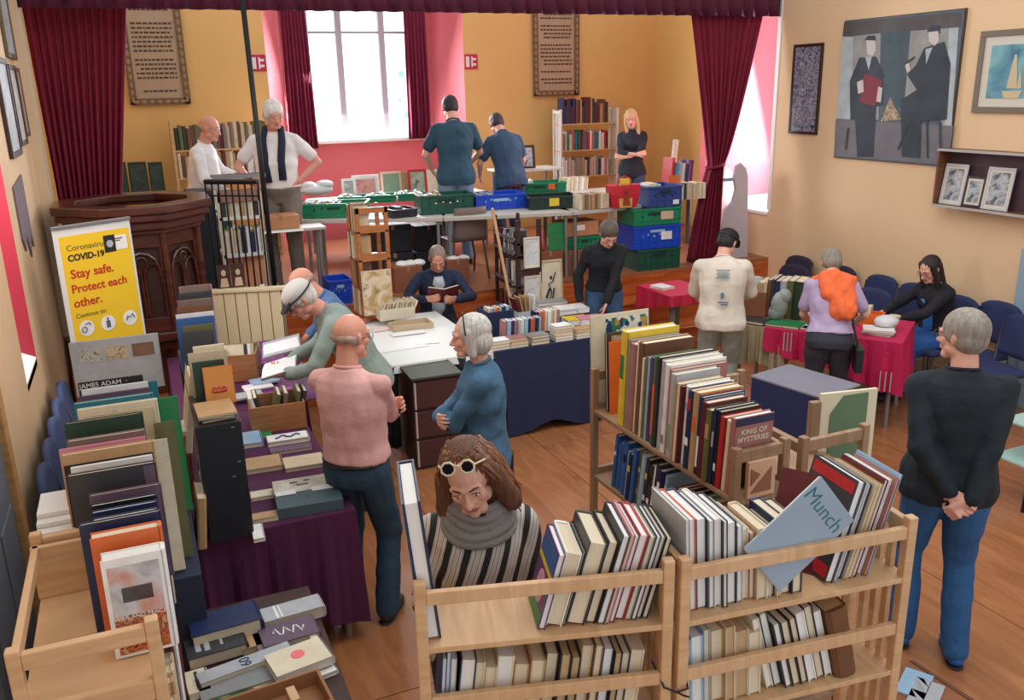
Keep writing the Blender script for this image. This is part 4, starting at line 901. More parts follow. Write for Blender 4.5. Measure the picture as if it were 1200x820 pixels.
# flat things on the plum table
zt = .749
FL = [(337, 511, .24, .11, .03, 'white', 'white landscape book with a blue figure on its cover before the brown crate'), (341, 524, .24, .08, .02, 'mauve', 'pale violet book lying in front of the white landscape book'),
 (295, 512, .11, .2, .03, 'pale blue', 'pale blue and pink book lying left of the brown crate'), (306, 507, .12, .12, .012, 'green', 'green book half under the pale blue one'),
 (308, 541, .2, .17, .03, 'tan', 'peach and tan book lying on the left of the plum cloth'), (356, 539, .22, .16, .025, 'beige', 'beige illustrated book lying right of the peach one'),
 (311, 577, .15, .08, .02, 'cream', 'small cream paperback lying in the middle of the plum cloth'), (316, 602, .19, .07, .025, 'tan', 'narrow tan book lying nearest the front of the plum cloth'), (302, 622, .05, .15, .02, 'white', 'slim white book beside the foot of the black end panel')]
for i, (u, v, w, h, t, c, lab) in enumerate(FL):
    o = flat(u, v, zt, w, h, t, -3, c, lab, None, PAGE)
    if o is not None and i == 0:
        k = MB(); k.tube([(-t/2-.001, -w*.3+w*.6*j/8, h/2+.02*math.sin(j*1.4)) for j in range(9)], .007, 5); obj('cover_figure', k, cov('navy blue'), o)
at_ = thing('boxed_atlas', 'large dark slate boxed atlas with a white map band on the plum cloth', 'book', TR(at(358, 575, .8).x, at(362, 575, .8).y, .749) @ RZ(-4))
obj('box', MB().box(-.155, .165, -.17, .16, 0, .06), mat('slate_box', (72, 92, 98), .5), at_, bevel=.003)
obj('map_band', MB().box(-.155, .165, -.005, .16, .06, .062), art('map_print', [(226, 224, 212), (206, 200, 180), (180, 176, 160)], 10), at_)
obj('map_label', MB().box(-.15, -.05, -.03, .02, .062, .0635).box(.03, .16, -.03, .02, .062, .0635), PAPER, at_)['kind'] = 'stuff'; obj('title_marks', MB().box(-.07, -.03, .10, .115, .062, .0635).box(0, .03, .11, .122, .062, .0635).box(-.04, .02, .065, .078, .062, .0635).box(-.005, .0, -.1, -.05, .06, .061).box(.006, .009, -.1, -.05, .06, .061), cov('charcoal'), at_)
# crate of books
def box_open(label, M, w, d, h, material, name='crate', cat='crate', t=.012, group=None):
    T = thing(name, label, cat, M, group)
    for (a, b, c, e) in ((-w/2, w/2, -d/2, -d/2+t), (-w/2, w/2, d/2-t, d/2), (-w/2, -w/2+t, -d/2+t, d/2-t), (w/2-t, w/2, -d/2+t, d/2-t)):
        obj('side', MB().box(a, b, c, e, 0, h), material, T, bevel=.002)
    obj('bottom', MB().box(-w/2+t, w/2-t, -d/2+t, d/2-t, 0, t), material, T)
    return T
CRW = wood('crate_wood', (176, 120, 76), (146, 94, 56), .55)
P = at(330, 505, .75); P2 = P+Vector((0, .14, 0))
box_open('brown wooden crate of books on the plum cloth', TR(P.x, P.y+.14, .75) @ RZ(-3), .33, .27, .17, CRW)
for i, (x, c, ln) in enumerate(((-.11, 'white', 12), (-.07, 'charcoal', 15), (-.03, 'olive', 14), (.02, 'taupe', 12), (.10, 'olive', 12), (.13, 'charcoal', 14))):
    book(TR(P.x+x, P.y+.15, .765) @ RZ(-3) @ RY(-ln if i < 2 else ln), .025, .21, .18, c, f'{c} book, {ORD[i]} from the left in the brown wooden crate')
P = at(276, 418, .9); box_open('small wooden box of pamphlets beside the teal-blue folder', TR(P.x+.04, P.y, .755) @ RZ(-12), .24, .34, .2, CRW, t=.01)
for i in range(6): book(TR(P.x-.03+i*.024, P.y+.02, .78) @ RZ(-12+90) @ RY(14), .012, .2, .18, ['cream', 'charcoal', 'white', 'beige', 'olive', 'grey'][i], f'{["cream", "charcoal", "white", "beige", "olive", "grey"][i]} pamphlet, {ORD[i]} in the small wooden box')
for i in range(4): flat(292, 434-i*3, .76+i*.018, .16, .14, .017, 5, ['charcoal', 'navy blue', 'black', 'grey'][i], f'{["lowest", "second", "third", "topmost"][i]} dark book of the low pile beside the wooden crate')
for i, (u, v, c, lab) in enumerate(((302, 452, 'white', 'white booklet lying on the violet cloth'), (310, 445, 'pale blue', 'pale blue and white booklet overlapping the white one'), (290, 462, 'silver grey', 'silver grey booklet near the crate corner'))):
    flat(u, v, .76+i*.01, .2, .13, .012, 5, c, lab, None, PAGEW)
# low table with books, bottom of the picture
table('low table of flat books at the bottom of the picture', TR(-.02, 2.35, 0), .49, 1.12, .68, DARKW, GRL)
zl = .681
LT = [(262, 724, .24, .13, .09, 'navy blue', 'very thick blue book lying at the far left of the low table'), (341, 712, .23, .09, .05, 'silver grey', 'silver grey book with striped spine at the far right of the low table'),
 (338, 738, .2, .12, .04, 'mauve', 'dark magazine with white curly lettering on the low table'), (252, 752, .2, .12, .05, 'charcoal', 'grey book with block lettering on the left of the low table'),
 (294, 747, .08, .11, .03, 'tan', 'small tan patterned book in the middle of the low table'), (350, 768, .2, .13, .035, 'cream', 'cream book with a round pink sticker on its cover'),
 (280, 794, .26, .12, .03, 'grey', 'plain grey folder on the low table'), (288, 775, .32, .06, .02, 'silver grey', 'narrow pale grey book with a large 60 printed on it'),
 (262, 813, .14, .06, .02, 'green', 'green book with a cream oval at the bottom edge'), (346, 796, .28, .06, .02, 'white', 'white booklet with a grey drawing lying at the right'), (231, 797, .07, .12, .03, 'cream', 'cream book with upright black lettering at the left edge of the low table'),
 (330, 790, .2, .1, .02, 'cream', 'large cream folder lying under the booklets on the low table'), (292, 722, .05, .12, .03, 'silver grey', 'slim pale grey book between the thick blue one and the striped one'), (310, 752, .06, .13, .03, 'taupe', 'slim taupe book left of the dark magazine'), (368, 745, .03, .16, .03, 'cream', 'cream-edged book at the right edge of the low table')]
for i, (u, v, w, h, t, c, lab) in enumerate(LT):
    w *= 1.08; h *= 1.15
    o = flat(u, v, zl+(.03 if i in (7, 5) else 0), w, h, t, 4+(6 if i in (7, 5, 9) else 0), c, lab, None, PAGEW if c in ('white', 'cream') else PAGE, force=True)
    # cover frame: local +x is up, local z runs away from the camera's left, y across
    TT = TR(-t/2-.0008, 0, h/2) @ Matrix(((0, 0, -1, 0), (-1, 0, 0, 0), (0, 1, 0, 0), (0, 0, 0, 1)))
    o['_k'] = 0; del o['_k']
    if i == 7: text('60', .055, TT @ RZ(90), cov('navy blue'), o, bold=.0003)
    if i == 5: obj('round_sticker', MB().lathe([(.026, 0), (.026, .001)], 16, TT @ TR(.0, .01, 0)), mat('sticker_pink', (240, 120, 120), .5), o)
    if i == 2: obj('cover_lettering', MB().tube([Vector(TT @ Vector((-.06+.012*j, .03*math.sin(j*1.9), 0))) for j in range(11)], .004, 5), cov('white'), o)
    if i == 1: obj('spine_stripe', MB().cbox((-t/2, w*.25, h/2), (.002, .01, h*.9)).cbox((-t/2, w*.18, h/2), (.002, .006, h*.9)), cov('white'), o)
    if i == 3: obj('cover_lettering', MB().cbox((-t/2, w*.3, h/2), (.002, .02, h*.5)).cbox((-t/2, w*.15, h/2), (.002, .02, h*.6)).cbox((-t/2, -w*.1, h/2), (.002, .01, h*.4)), cov('silver grey'), o)
    if i == 8: obj('cover_oval', MB().ell((-t/2, 0, h/2), (.001, .035, .02), n=14, k=6), cov('cream'), o)
    if i == 9: obj('cover_drawing', MB().cbox((-t/2, -.02, h/2), (.002, .1, .008)), cov('grey'), o)
    if i == 10: obj('cover_lettering', MB().cbox((-t/2, 0, h/2), (.002, .012, h*.8)).cbox((-t/2, -.02, h/2), (.002, .01, h*.6)), cov('charcoal'), o)
P = at(330, 812, .72); bx = box_open('brown cardboard box at the bottom edge holding a wooden block', TR(P.x-.03, P.y-.07, .681) @ RZ(5), .36, .2, .07, CARD, 'carton', 'box')
obj('wooden_block', MB().box(.05, .08, -.02, .06, .012, .06), PINE, bx)
# chrome chair leg near the low table
ch = MB(); ch.tube([atY(375, 735, 3.7), atY(398, 745, 3.7), atY(405, 768, 3.6)], .012, 8)
# --- centre tables
T1X0, T1X1 = 1.63, 2.43
table('white-topped table in the middle of the hall', TR(1.63, 6.2, 0), .82, 1.45, .745, WHC, GRL)
table('navy-draped table of paperbacks in the middle of the hall', TR(2.47, 6.17, 0), .93, .72, .745, GRT, GRL)
cloth('tablecloth', 'navy cloth hanging to the floor from the paperback table', TR(2.47, 6.17, 0), .93, .72, .745, (.70, .70, .70, .70), NAVY, .008, 3)
cloth('tablecloth', 'white cloth over the middle table', TR(1.63, 6.2, 0), .82, 1.45, .745, (.06, .06, .1, .1), WHC, .004, 3)
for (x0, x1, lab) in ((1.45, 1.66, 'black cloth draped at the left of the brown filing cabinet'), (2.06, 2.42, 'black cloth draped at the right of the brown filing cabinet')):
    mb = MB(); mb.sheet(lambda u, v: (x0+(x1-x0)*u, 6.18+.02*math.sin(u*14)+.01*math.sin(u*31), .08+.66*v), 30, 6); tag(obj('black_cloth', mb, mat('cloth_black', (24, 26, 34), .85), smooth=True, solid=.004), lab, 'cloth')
fc = thing('filing_cabinet', 'dark brown three-tier cabinet standing in front of the white-topped table', 'cabinet', TR(1.68, 5.86, 0) @ RZ(-2))
obj('carcass', MB().box(0, .36, .02, .34, 0, .72), mat('cabinet_brown', (66, 38, 36), .5), fc, bevel=.004)
for i in range(3):
    d = obj('drawer', MB().box(.02, .34, 0, .02, .03+i*.23, .235+i*.23), mat('drawer_maroon', (76, 40, 40), .5, vary=.1), fc, bevel=.004)
    obj('drawer_edge', MB().box(.01, .022, -.004, .02, .03+i*.23, .235+i*.23), mat('edge_cream', (196, 184, 168), .5), d)
obj('top_pad', MB().box(-.01, .38, -.01, .35, .72, .735), mat('pad_olive', (70, 74, 62), .7), fc)
# papers on the white table
for i, (u, v, w, h, r, lab) in enumerate(((468, 405, .42, .26, 2, 'large white map sheet lying on the front of the white table'), (500, 400, .2, .14, -12, 'white leaflet at the right end of the white table'), (455, 384, .3, .14, 6, 'pale pink sheet in the middle of the white table'), (478, 390, .3, .12, 0, 'white sheet beside the card box'))):
    P = at(u, v, .752+i*.002); tag(obj('paper_sheet', MB().box(-w/2, w/2, -h/2, h/2, 0, .0015), [PAPER, PAPER, cov('pink'), PAPER][i] if i != 2 else mat('paper_blush', (232, 210, 204), .7), None, TR(P) @ RZ(r)), lab, 'paper')
# card index box
P = at(480, 385, .75); cbx = box_open('wooden tray holding a card index box on the white table', TR(P.x+.02, P.y+.02, .752), .36, .2, .05, mat('tray_beige', (190, 170, 140), .6), 'tray', 'tray')
P = at(466, 372, .82); cbx = box_open('cream card index box packed with pamphlets', TR(P.x, P.y+.1, .805) @ RX(0), .32, .22, .1, mat('index_cream', (214, 206, 186), .6), 'index_box', 'box', t=.006)
k = MB()
for i in range(16): k.box(-.005, .003, -.1, .1, 0, .15, TR(P.x-.15+i*.019, P.y+.1, .815) @ RY(22+rnd.uniform(-6, 6)))
for (c0, nm, lab, a, b) in (('white', 'pamphlets', 'white and tan pamphlets packed in the card index box', 0, 16),):
    tag(obj(nm, k, mat('pamphlet_paper', (216, 202, 178), .7, vary=.3, vscale=30)), lab, 'pamphlets', kind='stuff')
# slim wooden display shelf on the white table + painting
def dshelf(label, M, w, d, h, zs, material, name='display_shelf'):
    T = thing(name, label, 'shelf', M)
    for x in (0, w-.035):
        for y in (0, d-.03): obj('post', MB().box(x, x+.035, y, y+.03, 0, h), material, T, bevel=.003)
    for z in zs: obj('shelf', MB().box(.0, w, .0, d, z-.015, z), material, T)
    for z in zs[1:]: obj('front_rail', MB().box(.035, w-.035, 0, .012, z+.0, z+.05), material, T)
    obj('top_rail', MB().box(0, w, 0, .03, h-.05, h), material, T)
    return T
Pq = atY(424, 380, 7.55); Pw = atY(461, 380, 7.55); zt_ = atY(424, 243, 7.55).z
dshelf('tall orange-brown display shelf of slim books on the white-topped table', TR(Pq.x, 7.5, .75), Pw.x-Pq.x, .34, zt_-.75, [.08, .33, .58, .83], ORW)
for lv, z in enumerate((.08, .33, .58, .83)):
    row(f'on the {["lowest", "second", "third", "top"][lv]} tier of the orange-brown display shelf', (Pq.x-.0, 7.53, .75+z), 90, gen(8, (.2, .24), (.016, .035), (.1, .13), ['cream', 'tan', 'brown', 'beige', 'taupe'], 60+lv), end='the near end', spine=1, lean=4)
lp = thing('landscape_print', 'tan landscape print leaning on the orange-brown display shelf', 'picture', TR(atY(446, 380, 7.42).x, 7.44, .84) @ RX(-4))
a_ = atY(430, 318, 7.44); b_ = atY(465, 318, 7.44); w_ = b_.x-a_.x
obj('board', MB().box(-w_/2, w_/2, 0, .012, 0, a_.z-.84), cov('beige'), lp); obj('picture', MB().box(-w_/2+.005, w_/2-.005, -.002, 0, .01, a_.z-.85), art('landscape_tan', [(130, 116, 70), (190, 160, 110), (222, 206, 180), (110, 90, 60)], 7), lp)
# paperbacks on the navy table
r0 = Vector((2.46, 6.20, .75))
def paper_row(y, x0, n, where, seed, h=(.17, .18), up=True, ang=0, z=.752, cols=('tan', 'white', 'dusky pink', 'pale blue', 'beige', 'navy blue', 'orange', 'cream')):
    row(where, (x0, y, z), ang, [(t, hh, d, c, dict(e, pages=PAGEW)) for (t, hh, d, c, e) in gen(n, h, (.018, .034), (.10, .115), list(cols), seed)], spine=-1, lean=3)
for i, (x, n, c) in enumerate(((2.44, 3, 'white'), (2.60, 3, 'dusky pink'), (2.79, 3, 'grey'), (3.0, 5, 'white'), (3.19, 3, 'tan'))):
    for j in range(n): flatxy(x+.08+rnd.uniform(-.005, .005), 6.24, .752+j*.026, .155, .115, .025, rnd.uniform(-3, 3), ['white', 'cream', 'beige', c][(i+j) % 4] if j < n-1 else c, f'{c} topped paperback pile, {ORD[i]} from the left on the navy table front edge, {ORD[j]} book up from the cloth', 'front piles on the navy table', PAGE)
paper_row(6.36, 2.62, 12, 'in the front upright row on the navy table', 71)
paper_row(6.52, 2.98, 8, 'in the second upright row on the navy table', 72)
dbx = box_open('navy display box at the back left of the paperback table', TR(2.70, 6.74, .752), .24, .26, .20, NAVY, 'display_box', 'box')
paper_row(6.66, 2.60, 7, 'in the navy display box', 73, z=.80)
for i, (u, v, w, h, t, c, lab) in enumerate(((652, 362, .34, .2, .04, 'silver grey', 'grey magazine pile at the back of the navy table'), (668, 359, .3, .18, .05, 'white', 'white magazine pile at the back right of the navy table'), (645, 352, .3, .15, .03, 'grey', 'grey catalogue at the very back of the navy table'),
   (675, 372, .22, .16, .05, 'yellow', 'yellow-edged atlas pile on the right of the navy table'), (690, 371, .2, .15, .06, 'pink', 'pale pink topped pile at the right end of the navy table'), (664, 383, .14, .1, .05, 'white', 'small white book pile near the right end of the navy table'), (640, 377, .1, .12, .06, 'teal', 'small teal-edged book between the paperback rows'))):
    flat(u, v, .752, w, h, t, -4, c, lab, None, PAGEW)
pk = MB(); pk.box(-.1, .1, -.07, .05, 0, .13)
P = at(618, 372, .75); T = box_open('clear tray of tan envelopes on the navy table', TR(P.x, P.y+.05, .752), .2, .14, .06, mat('tray_clear', (190, 200, 206), .2), 'tray', 'tray', t=.004)
for i in range(5): book(TR(P.x-.07+i*.03, P.y+.05, .76) @ RZ(4) @ RY(-18+i*6), .012, .19, .12, ['maroon', 'tan', 'tan', 'beige', 'white'][i], f'{["maroon", "first tan", "second tan", "beige", "white"][i]} envelope book in the clear tray on the navy table')
# dark shelf with framed prints, on the step
za = atY(600, 258, 7.8).z
pA = atY(582, 300, 7.95); pB = atY(606, 300, 7.7); pC2 = atY(634, 300, 7.7)
DS = thing('display_shelf', 'tall dark brown shelf unit of slim books behind the navy table', 'shelf', TR(pB.x-.02, 7.66, .25))
wD = pC2.x-pB.x; hD = atY(606, 258, 7.7).z-.25
for x in (0, wD-.03): obj('post', MB().box(x, x+.04, 0, .04, 0, hD), DARKW, DS, bevel=.003)
for x in (-.02, wD-.03): obj('post', MB().box(x, x+.03, .5, .53, 0, hD), DARKW, DS, bevel=.003)
for z in (.32, .62, .92, hD-.24): obj('shelf', MB().box(-.01, wD, 0, .53, z, z+.02), DARKW, DS); obj('side_rail', MB().box(-.03, -.015, 0, .53, z+.05, z+.075), GREYM, DS)
obj('cross_bar', MB().box(.04, wD-.03, 0, .02, hD-.38, hD-.32), DARKW, DS); obj('cross_bar', MB().box(.04, wD-.03, 0, .02, .75, .80), DARKW, DS)
for lv, z in enumerate((.32, .62, .92)):
    row(f'on the {["lower", "middle", "upper"][lv]} shelf of the dark brown unit', (pB.x-.02, 7.71, .272+z), 90, gen(11, (.2, .25), (.02, .04), (.12, .15), ['charcoal', 'grey', 'cream', 'maroon', 'black', 'silver grey'], 80+lv, deco=True), end='the near end', spine=1)
for i, (z, h_) in enumerate(((.82, .3), (.36, .38))):
    T = picture('framed_print', ['small white framed print', 'larger white framed print'][i]+' inside the dark brown shelf unit', TR(pB.x+wD/2, 7.655, .25+z), wD-.09, h_, .015, cov('cream'), art('print_pale', [(206, 212, 214), (226, 228, 226), (150, 160, 170)], 9))
st_ = MB().box(-.012, .012, -.01, .01, 0, .95, TR(atY(600, 372, 7.5).x, 7.52, .76) @ RY(-10)); tag(obj('pale_stick', st_, PINE), 'pale wooden batten leaning on the dark brown shelf unit', 'batten')
a_ = atY(634, 307, 7.62); b_ = atY(661, 307, 7.62)
T = picture('framed_print', 'framed ink drawing of a figure standing beside the dark brown shelf unit', TR((a_.x+b_.x)/2, 7.64, .5) @ RX(-5), b_.x-a_.x, a_.z-.5, .018, cov('beige'), cov('cream'))
k = MB(); hh = a_.z-.5
k.tube([(-.02, -.021, hh*.35), (.0, -.021, hh*.5), (-.03, -.021, hh*.62), (.02, -.021, hh*.66), (.05, -.021, hh*.8)], .006, 5).tube([(-.06, -.021, hh*.4), (-.02, -.021, hh*.55)], .012, 5).tube([(.0, -.021, hh*.3), (.03, -.021, hh*.55)], .008, 5).ell((.0, -.021, hh*.72), (.015, .002, .02), n=8, k=5)
obj('ink_figure', k, cov('charcoal'), T)
# --- stage tables
TZ = 1.47
s0 = at(352, 258, TZ); s1 = at(520, 255, TZ); s2 = at(672, 248, TZ); s3 = at(755, 241, TZ); s4 = at(800, 235, TZ)
def seg_table(a, b, D, label, H=TZ-.75, z0=.75):
    d = b-a; return table(label, TR(a.x, a.y, z0) @ RZ(math.degrees(math.atan2(d.y, d.x))), d.length-.01, D, H, GRT, GRL, th=.04)
seg_table(s0, s1, .75, 'left grey folding table of crates along the stage front')
seg_table(s1, s2, .75, 'middle grey folding table of crates along the stage front')
seg_table(s2, s4, .75, 'right grey folding table of crates along the stage front')
table('folding table of picture frames at the back of the stage', TR(2.0, 10.75, .75), 2.3, .7, .70, GRT, GRL)
table('folding table in front of the fair-haired woman', TR(4.9, 9.5, .75), 1.75, .6, .74, GRT, GRL)
CG = mat('crate_green', (18, 132, 92), .4); CDG = mat('crate_dark_green', (24, 82, 66), .45); CB = mat('crate_blue', (24, 74, 196), .35); CBK = mat('crate_black_green', (28, 48, 46), .45); CBD = mat('crate_deep_blue', (44, 70, 140), .4)
def pcrate(u0, v0, u1, v1, z, h, D, material, label, holes=True, inner=True, group=None):
    a = at(u0, v0, z); b = at(u1, v1, z); d = b-a; w = d.length; ang = math.degrees(math.atan2(d.y, d.x))
    T = thing('plastic_crate', label, 'crate', TR(a.x, a.y, z) @ RZ(ang), group); t = .012
    obj('side', MB().box(.01, w-.01, 0, t, .0, h), material, T, bevel=.003); obj('side', MB().box(.01, w-.01, D-t, D, .0, h), material, T, bevel=.003)
    obj('end', MB().box(.01, .01+t, t, D-t, 0, h), material, T); obj('end', MB().box(w-.01-t, w-.01, t, D-t, 0, h), material, T)
    obj('bottom', MB().box(.02, w-.02, t, D-t, 0, t), material, T)
    rim = MB().box(0, w, -.012, .014, h-.028, h).box(0, w, D-.014, D+.012, h-.028, h).box(-.002, .02, 0, D, h-.028, h).box(w-.02, w+.002, 0, D, h-.028, h); obj('rim', rim, material, T, bevel=.004)
    rb = MB(); n = max(3, int(w/.09))
    for i in range(n+1):
        x = .015+(w-.03)*i/n; rb.box(x-.006, x+.006, -.009, 0, .01, h-.03)
    rb.box(.01, w-.01, -.008, 0, h*.3, h*.3+.01); obj('rib', rb, material, T)
    if holes:
        k = MB().box(w*.35, w*.65, -.0135, -.011, h-.075, h-.045) if h > .16 else MB().box(w*.4, w*.6, -.0135, -.011, h-.06, h-.04)
        for i in range(6): k.cbox((w*.2+i*w*.12, -.0012, h*.55+.02*(i % 2)), (.02, .003, .022))
        tag(obj('handle_slot', k, mat('slot_shade', (14, 40, 40), .6) if material is not CB else mat('slot_pale', (150, 190, 230), .5), T), kind='stuff')
    return T, w, ang, h, D, TR(a.x, a.y, z) @ RZ(ang)
def fill(tup, n, seed, cols=('white', 'cream', 'beige', 'tan', 'grey', 'charcoal'), where='', up=.03, spread=None):
    T, w, ang, h, D = tup[:5]; MT = tup[5]; r = random.Random(seed); x = .03; i = 0
    while x < w-.05 and i < n:
        t = r.uniform(.02, .035); hh = r.uniform(h-.02, h+up); c = r.choice(cols)
        book(MT @ TR(x+t/2, D/2, .013) @ RY(r.uniform(-3, 3)), t, hh-.013, min(.2, D-.06), c, f'{c} book, {ORD[i]} from the left {where}', 'books '+where, PAGEW); x += t+.003; i += 1
a = pcrate(354, 256, 430, 254, 1.475, .15, .36, CG, 'bright green plastic crate at the left end of the stage tables', ); fill(a, 12, 1, where='in the bright green crate at the left end')
a = pcrate(492, 252, 556, 248, 1.475, .20, .36, CDG, 'dark green plastic crate with small white marks, left of the blue crate'); fill(a, 8, 2, where='in the dark green crate left of the blue one')
k = MB(); [k.ell((a[1]*(.3+.13*i), -.012, .115+.01*(i % 2)), (.012, .003, .008), n=8, k=5) for i in range(4)]; obj('white_mark', k, cov('white'), a[0])
a = pcrate(557, 247, 617, 243, 1.475, .165, .36, CB, 'bright blue plastic crate in the middle of the stage tables'); fill(a, 7, 3, where='in the bright blue crate')
a = pcrate(620, 246, 678, 243, 1.475, .135, .36, CBK, 'black-green plastic crate with a yellow label on the stage table'); obj('yellow_label', MB().cbox((a[1]*.5, -.016, .075), (.11, .003, .085)), cov('yellow'), a[0])
a = pcrate(460, 256, 490, 253, 1.475, .085, .3, mat('crate_charcoal', (46, 40, 48), .5), 'small charcoal box of spines on the stage table'); fill(a, 6, 4, ('charcoal', 'mauve', 'grey'), 'in the small charcoal box')
a = pcrate(600, 229, 664, 226, 1.475, .14, .34, CG, 'green plastic crate with an orange label behind the black-green one'); obj('orange_label', MB().cbox((a[1]*.72, -.016, .09), (.09, .003, .07)), cov('orange'), a[0]); fill(a, 9, 5, where='in the green crate with the orange label')
for i, (u0, u1, v) in enumerate(((396, 430, 240), (432, 464, 238), (466, 498, 236))):
    a = pcrate(u0, v, u1, v-1, 1.475, .09, .3, CG, f'{["left", "middle", "right"][i]} low green crate in the second row on the left stage table', False); fill(a, 7, 10+i, ('white', 'cream', 'pale blue', 'grey'), f'in the {["left", "middle", "right"][i]} low green crate')
a = at(680, 246, 1.475); row('standing between the black-green crate and the red bag', (a.x, a.y, 1.475), -4, gen(10, (.15, .165), (.025, .04), (.2, .22), ['beige', 'cream', 'taupe', 'tan'], 91), spine=-1)
a = at(664, 226, 1.475); row('in the pale row behind the yellow-labelled crate', (a.x, a.y+.1, 1.475), -4, gen(10, (.16, .18), (.025, .04), (.16, .2), ['cream', 'white', 'beige'], 92), spine=-1, lean=5)
# red bag
P = at(734, 243, 1.475); rb = thing('carrier_bag', 'red carrier bag with a yellow panel and red-haired figure, on the stage table', 'bag', TR(P.x, P.y+.06, 1.475) @ RZ(-4))
obj('bag_body', MB().rings([[(-.14, -.05, 0), (.14, -.05, 0), (.14, .1, 0), (-.14, .1, 0)], [(-.17, -.06, .14), (.17, -.06, .14), (.17, .11, .14), (-.17, .11, .14)], [(-.18, -.05, .24), (.18, -.055, .245), (.18, .1, .24), (-.18, .1, .245)]]), mat('bag_red', (196, 30, 50), .45), rb, bevel=.01)
obj('yellow_panel', MB().prism([(-.08, .0), (.07, .0), (.09, .24), (-.09, .27)], .0, .006, TR(0, -.058, 0) @ RX(86)), mat('bag_yellow', (206, 160, 80), .5), rb)
obj('printed_figure', MB().ell((-.0, -.07, .18), (.025, .004, .03), n=10, k=6).prism([(-.04, .02), (.05, .02), (.03, .15), (-.03, .15)], .0, .004, TR(0, -.066, 0) @ RX(86)), mat('bag_figure', (150, 50, 30), .5), rb)
obj('handle', MB().tube([(-.1, -.05, .24), (-.09, -.05, .31), (-.02, -.05, .34), (.05, -.05, .31), (.06, -.05, .24)], .008, 6), mat('bag_red', 0), rb)
tag(obj('yellow_note', MB().cbox((0, 0, .04), (.13, .01, .1)), cov('yellow'), None, TR(at(733, 214, 1.72)+Vector((0, .0, -.04))) @ RX(-8)), 'square yellow note standing over the red bag', 'note')
# stack of crates at the right, floor of stage to table
zc = .75
for i, (mt, h, lab) in enumerate(((CDG, .24, 'dark green plastic crate at the bottom of the stage-front stack'), (CB, .26, 'blue plastic crate, second from the bottom of the stage-front stack'), (CG, .19, 'green plastic crate under the table edge, third in the stage-front stack'), (CBD, .23, 'deep blue plastic crate on top of the stage-front stack'))):
    a = atY(735+ (6 if i == 0 else 0)+(17 if i == 3 else 0), 300, 8.42); b = atY(792, 300, 8.38); w = b.x-a.x
    T = pcrate(700, 300, 760, 300, zc, h, .4, mt, lab)
    s_ = w/T[1]; T[0].matrix_local = TR(a.x, 8.31, zc) @ RZ(-2) @ Matrix.Diagonal((s_, 1, 1, 1)); MT4 = TR(a.x, 8.31, zc) @ RZ(-2)
    if i in (1, 2): obj('paper_label', MB().cbox((T[1]*.68, -.016, h*.55), (.12, .003, .09)), cov('beige' if i == 2 else 'white'), T[0])
    if i == 3: obj('paper_label', MB().cbox((T[1]*.8, -.016, .05), (.07, .003, .05)), PAPER, T[0]); top4 = T
    zc += h+.004
fill((top4[0], w, 0, top4[3], .36, MT4), 6, 20, ('white', 'cream', 'pale blue'), 'in the deep blue crate on top')
tag(obj('orange_note', MB().cbox((0, 0, .03), (.15, .01, .09)), cov('orange'), None, TR(at(790, 213, 1.70)) @ RX(-6)), 'orange note on the corner of the deep blue crate', 'note')
# cartons and crates low on the stage front
CAR = mat('carton_brown', (140, 86, 62), .75, vary=.08); CARL = mat('carton_tan', (196, 138, 98), .75, vary=.06)
def carton(u0, u1, v, Y, z0, h, D, label, material=CAR, lab=None):
    a = atY(u0, v, Y); b = atY(u1, v, Y); T = thing('carton', label, 'carton', TR(a.x, Y, z0)); w = b.x-a.x
    obj('box', MB().box(0, w-.005, 0, D, 0, h), material, T, bevel=.006); obj('tape', MB().box(w*.46, w*.54, -.0015, D, h-.05, h+.0015), mat('tape_tan', (170, 130, 90), .4), T)
    if lab: obj('paper_label', MB().cbox((w*.45, -.002, h*.6), (.1, .003, .06)), PAPER, T)
    return T
carton(630, 661, 316, 8.45, .75, .30, .35, 'left brown carton of three on the stage front'); carton(662, 676, 316, 8.5, .75, .28, .35, 'narrow middle brown carton on the stage front'); carton(677, 705, 316, 8.48, .75, .28, .35, 'right brown carton behind the woman in black')
a = atY(664, 290, 8.55); T = pcrate(630, 300, 700, 300, 1.035, .13, .3, CG, 'green crate standing on the brown cartons'); T[0].matrix_local = TR(a.x, 8.52, 1.035) @ Matrix.Diagonal((.42/T[1], 1, 1, 1))
carton(663, 702, 272, 8.53, 1.17, .16, .3, 'tan torn carton with a white label on the green crate', CARL, True)
facebook(643, 663, 262, 8.47, 1.055, .02, 'green', 'bright green and white book standing on the left brown carton', force=True)
tag(obj('red_bottle', MB().lathe([(.028, 0), (.03, .1), (.02, .14), (.012, .17), (.012, .2)], 10, TR(atY(636, 290, 8.5).x, 8.52, 1.055)), mat('bottle_red', (214, 84, 84), .4), smooth=True), 'small red bottle beside the bright green book', 'bottle')
carton(462, 496, 325, 8.6, .75, .26, .35, 'brown open carton behind the seated reader on the left'); carton(524, 551, 322, 8.6, .75, .28, .3, 'brown open carton behind the seated reader on the right')
for u in (470, 480, 490, 530, 542): P = atY(u, 308, 8.75); tag(obj('white_bundle', MB().ell((0, 0, 0), (.07, .08, .035), n=10, k=6), PAPER, None, TR(P.x, 8.72, 1.02)), {470: 'leftmost', 480: 'second', 490: 'third', 530: 'fourth', 542: 'rightmost'}[u]+' crumpled white paper bundle from the left, on the cartons behind the seated reader', 'paper', 'white bundles on the cartons')
for i, (u0, u1, z0, h, Y) in enumerate(((440, 486, .75, .28, 9.3), (487, 522, .75, .26, 9.35), (440, 484, 1.035, .30, 9.35), (488, 520, 1.015, .28, 9.4))):
    carton(u0, u1, 300, Y, z0, h, .35, f'{["lower left", "lower right", "upper left", "upper right"][i]} black box stored under the stage table', mat('box_black', (36, 40, 48), .5))
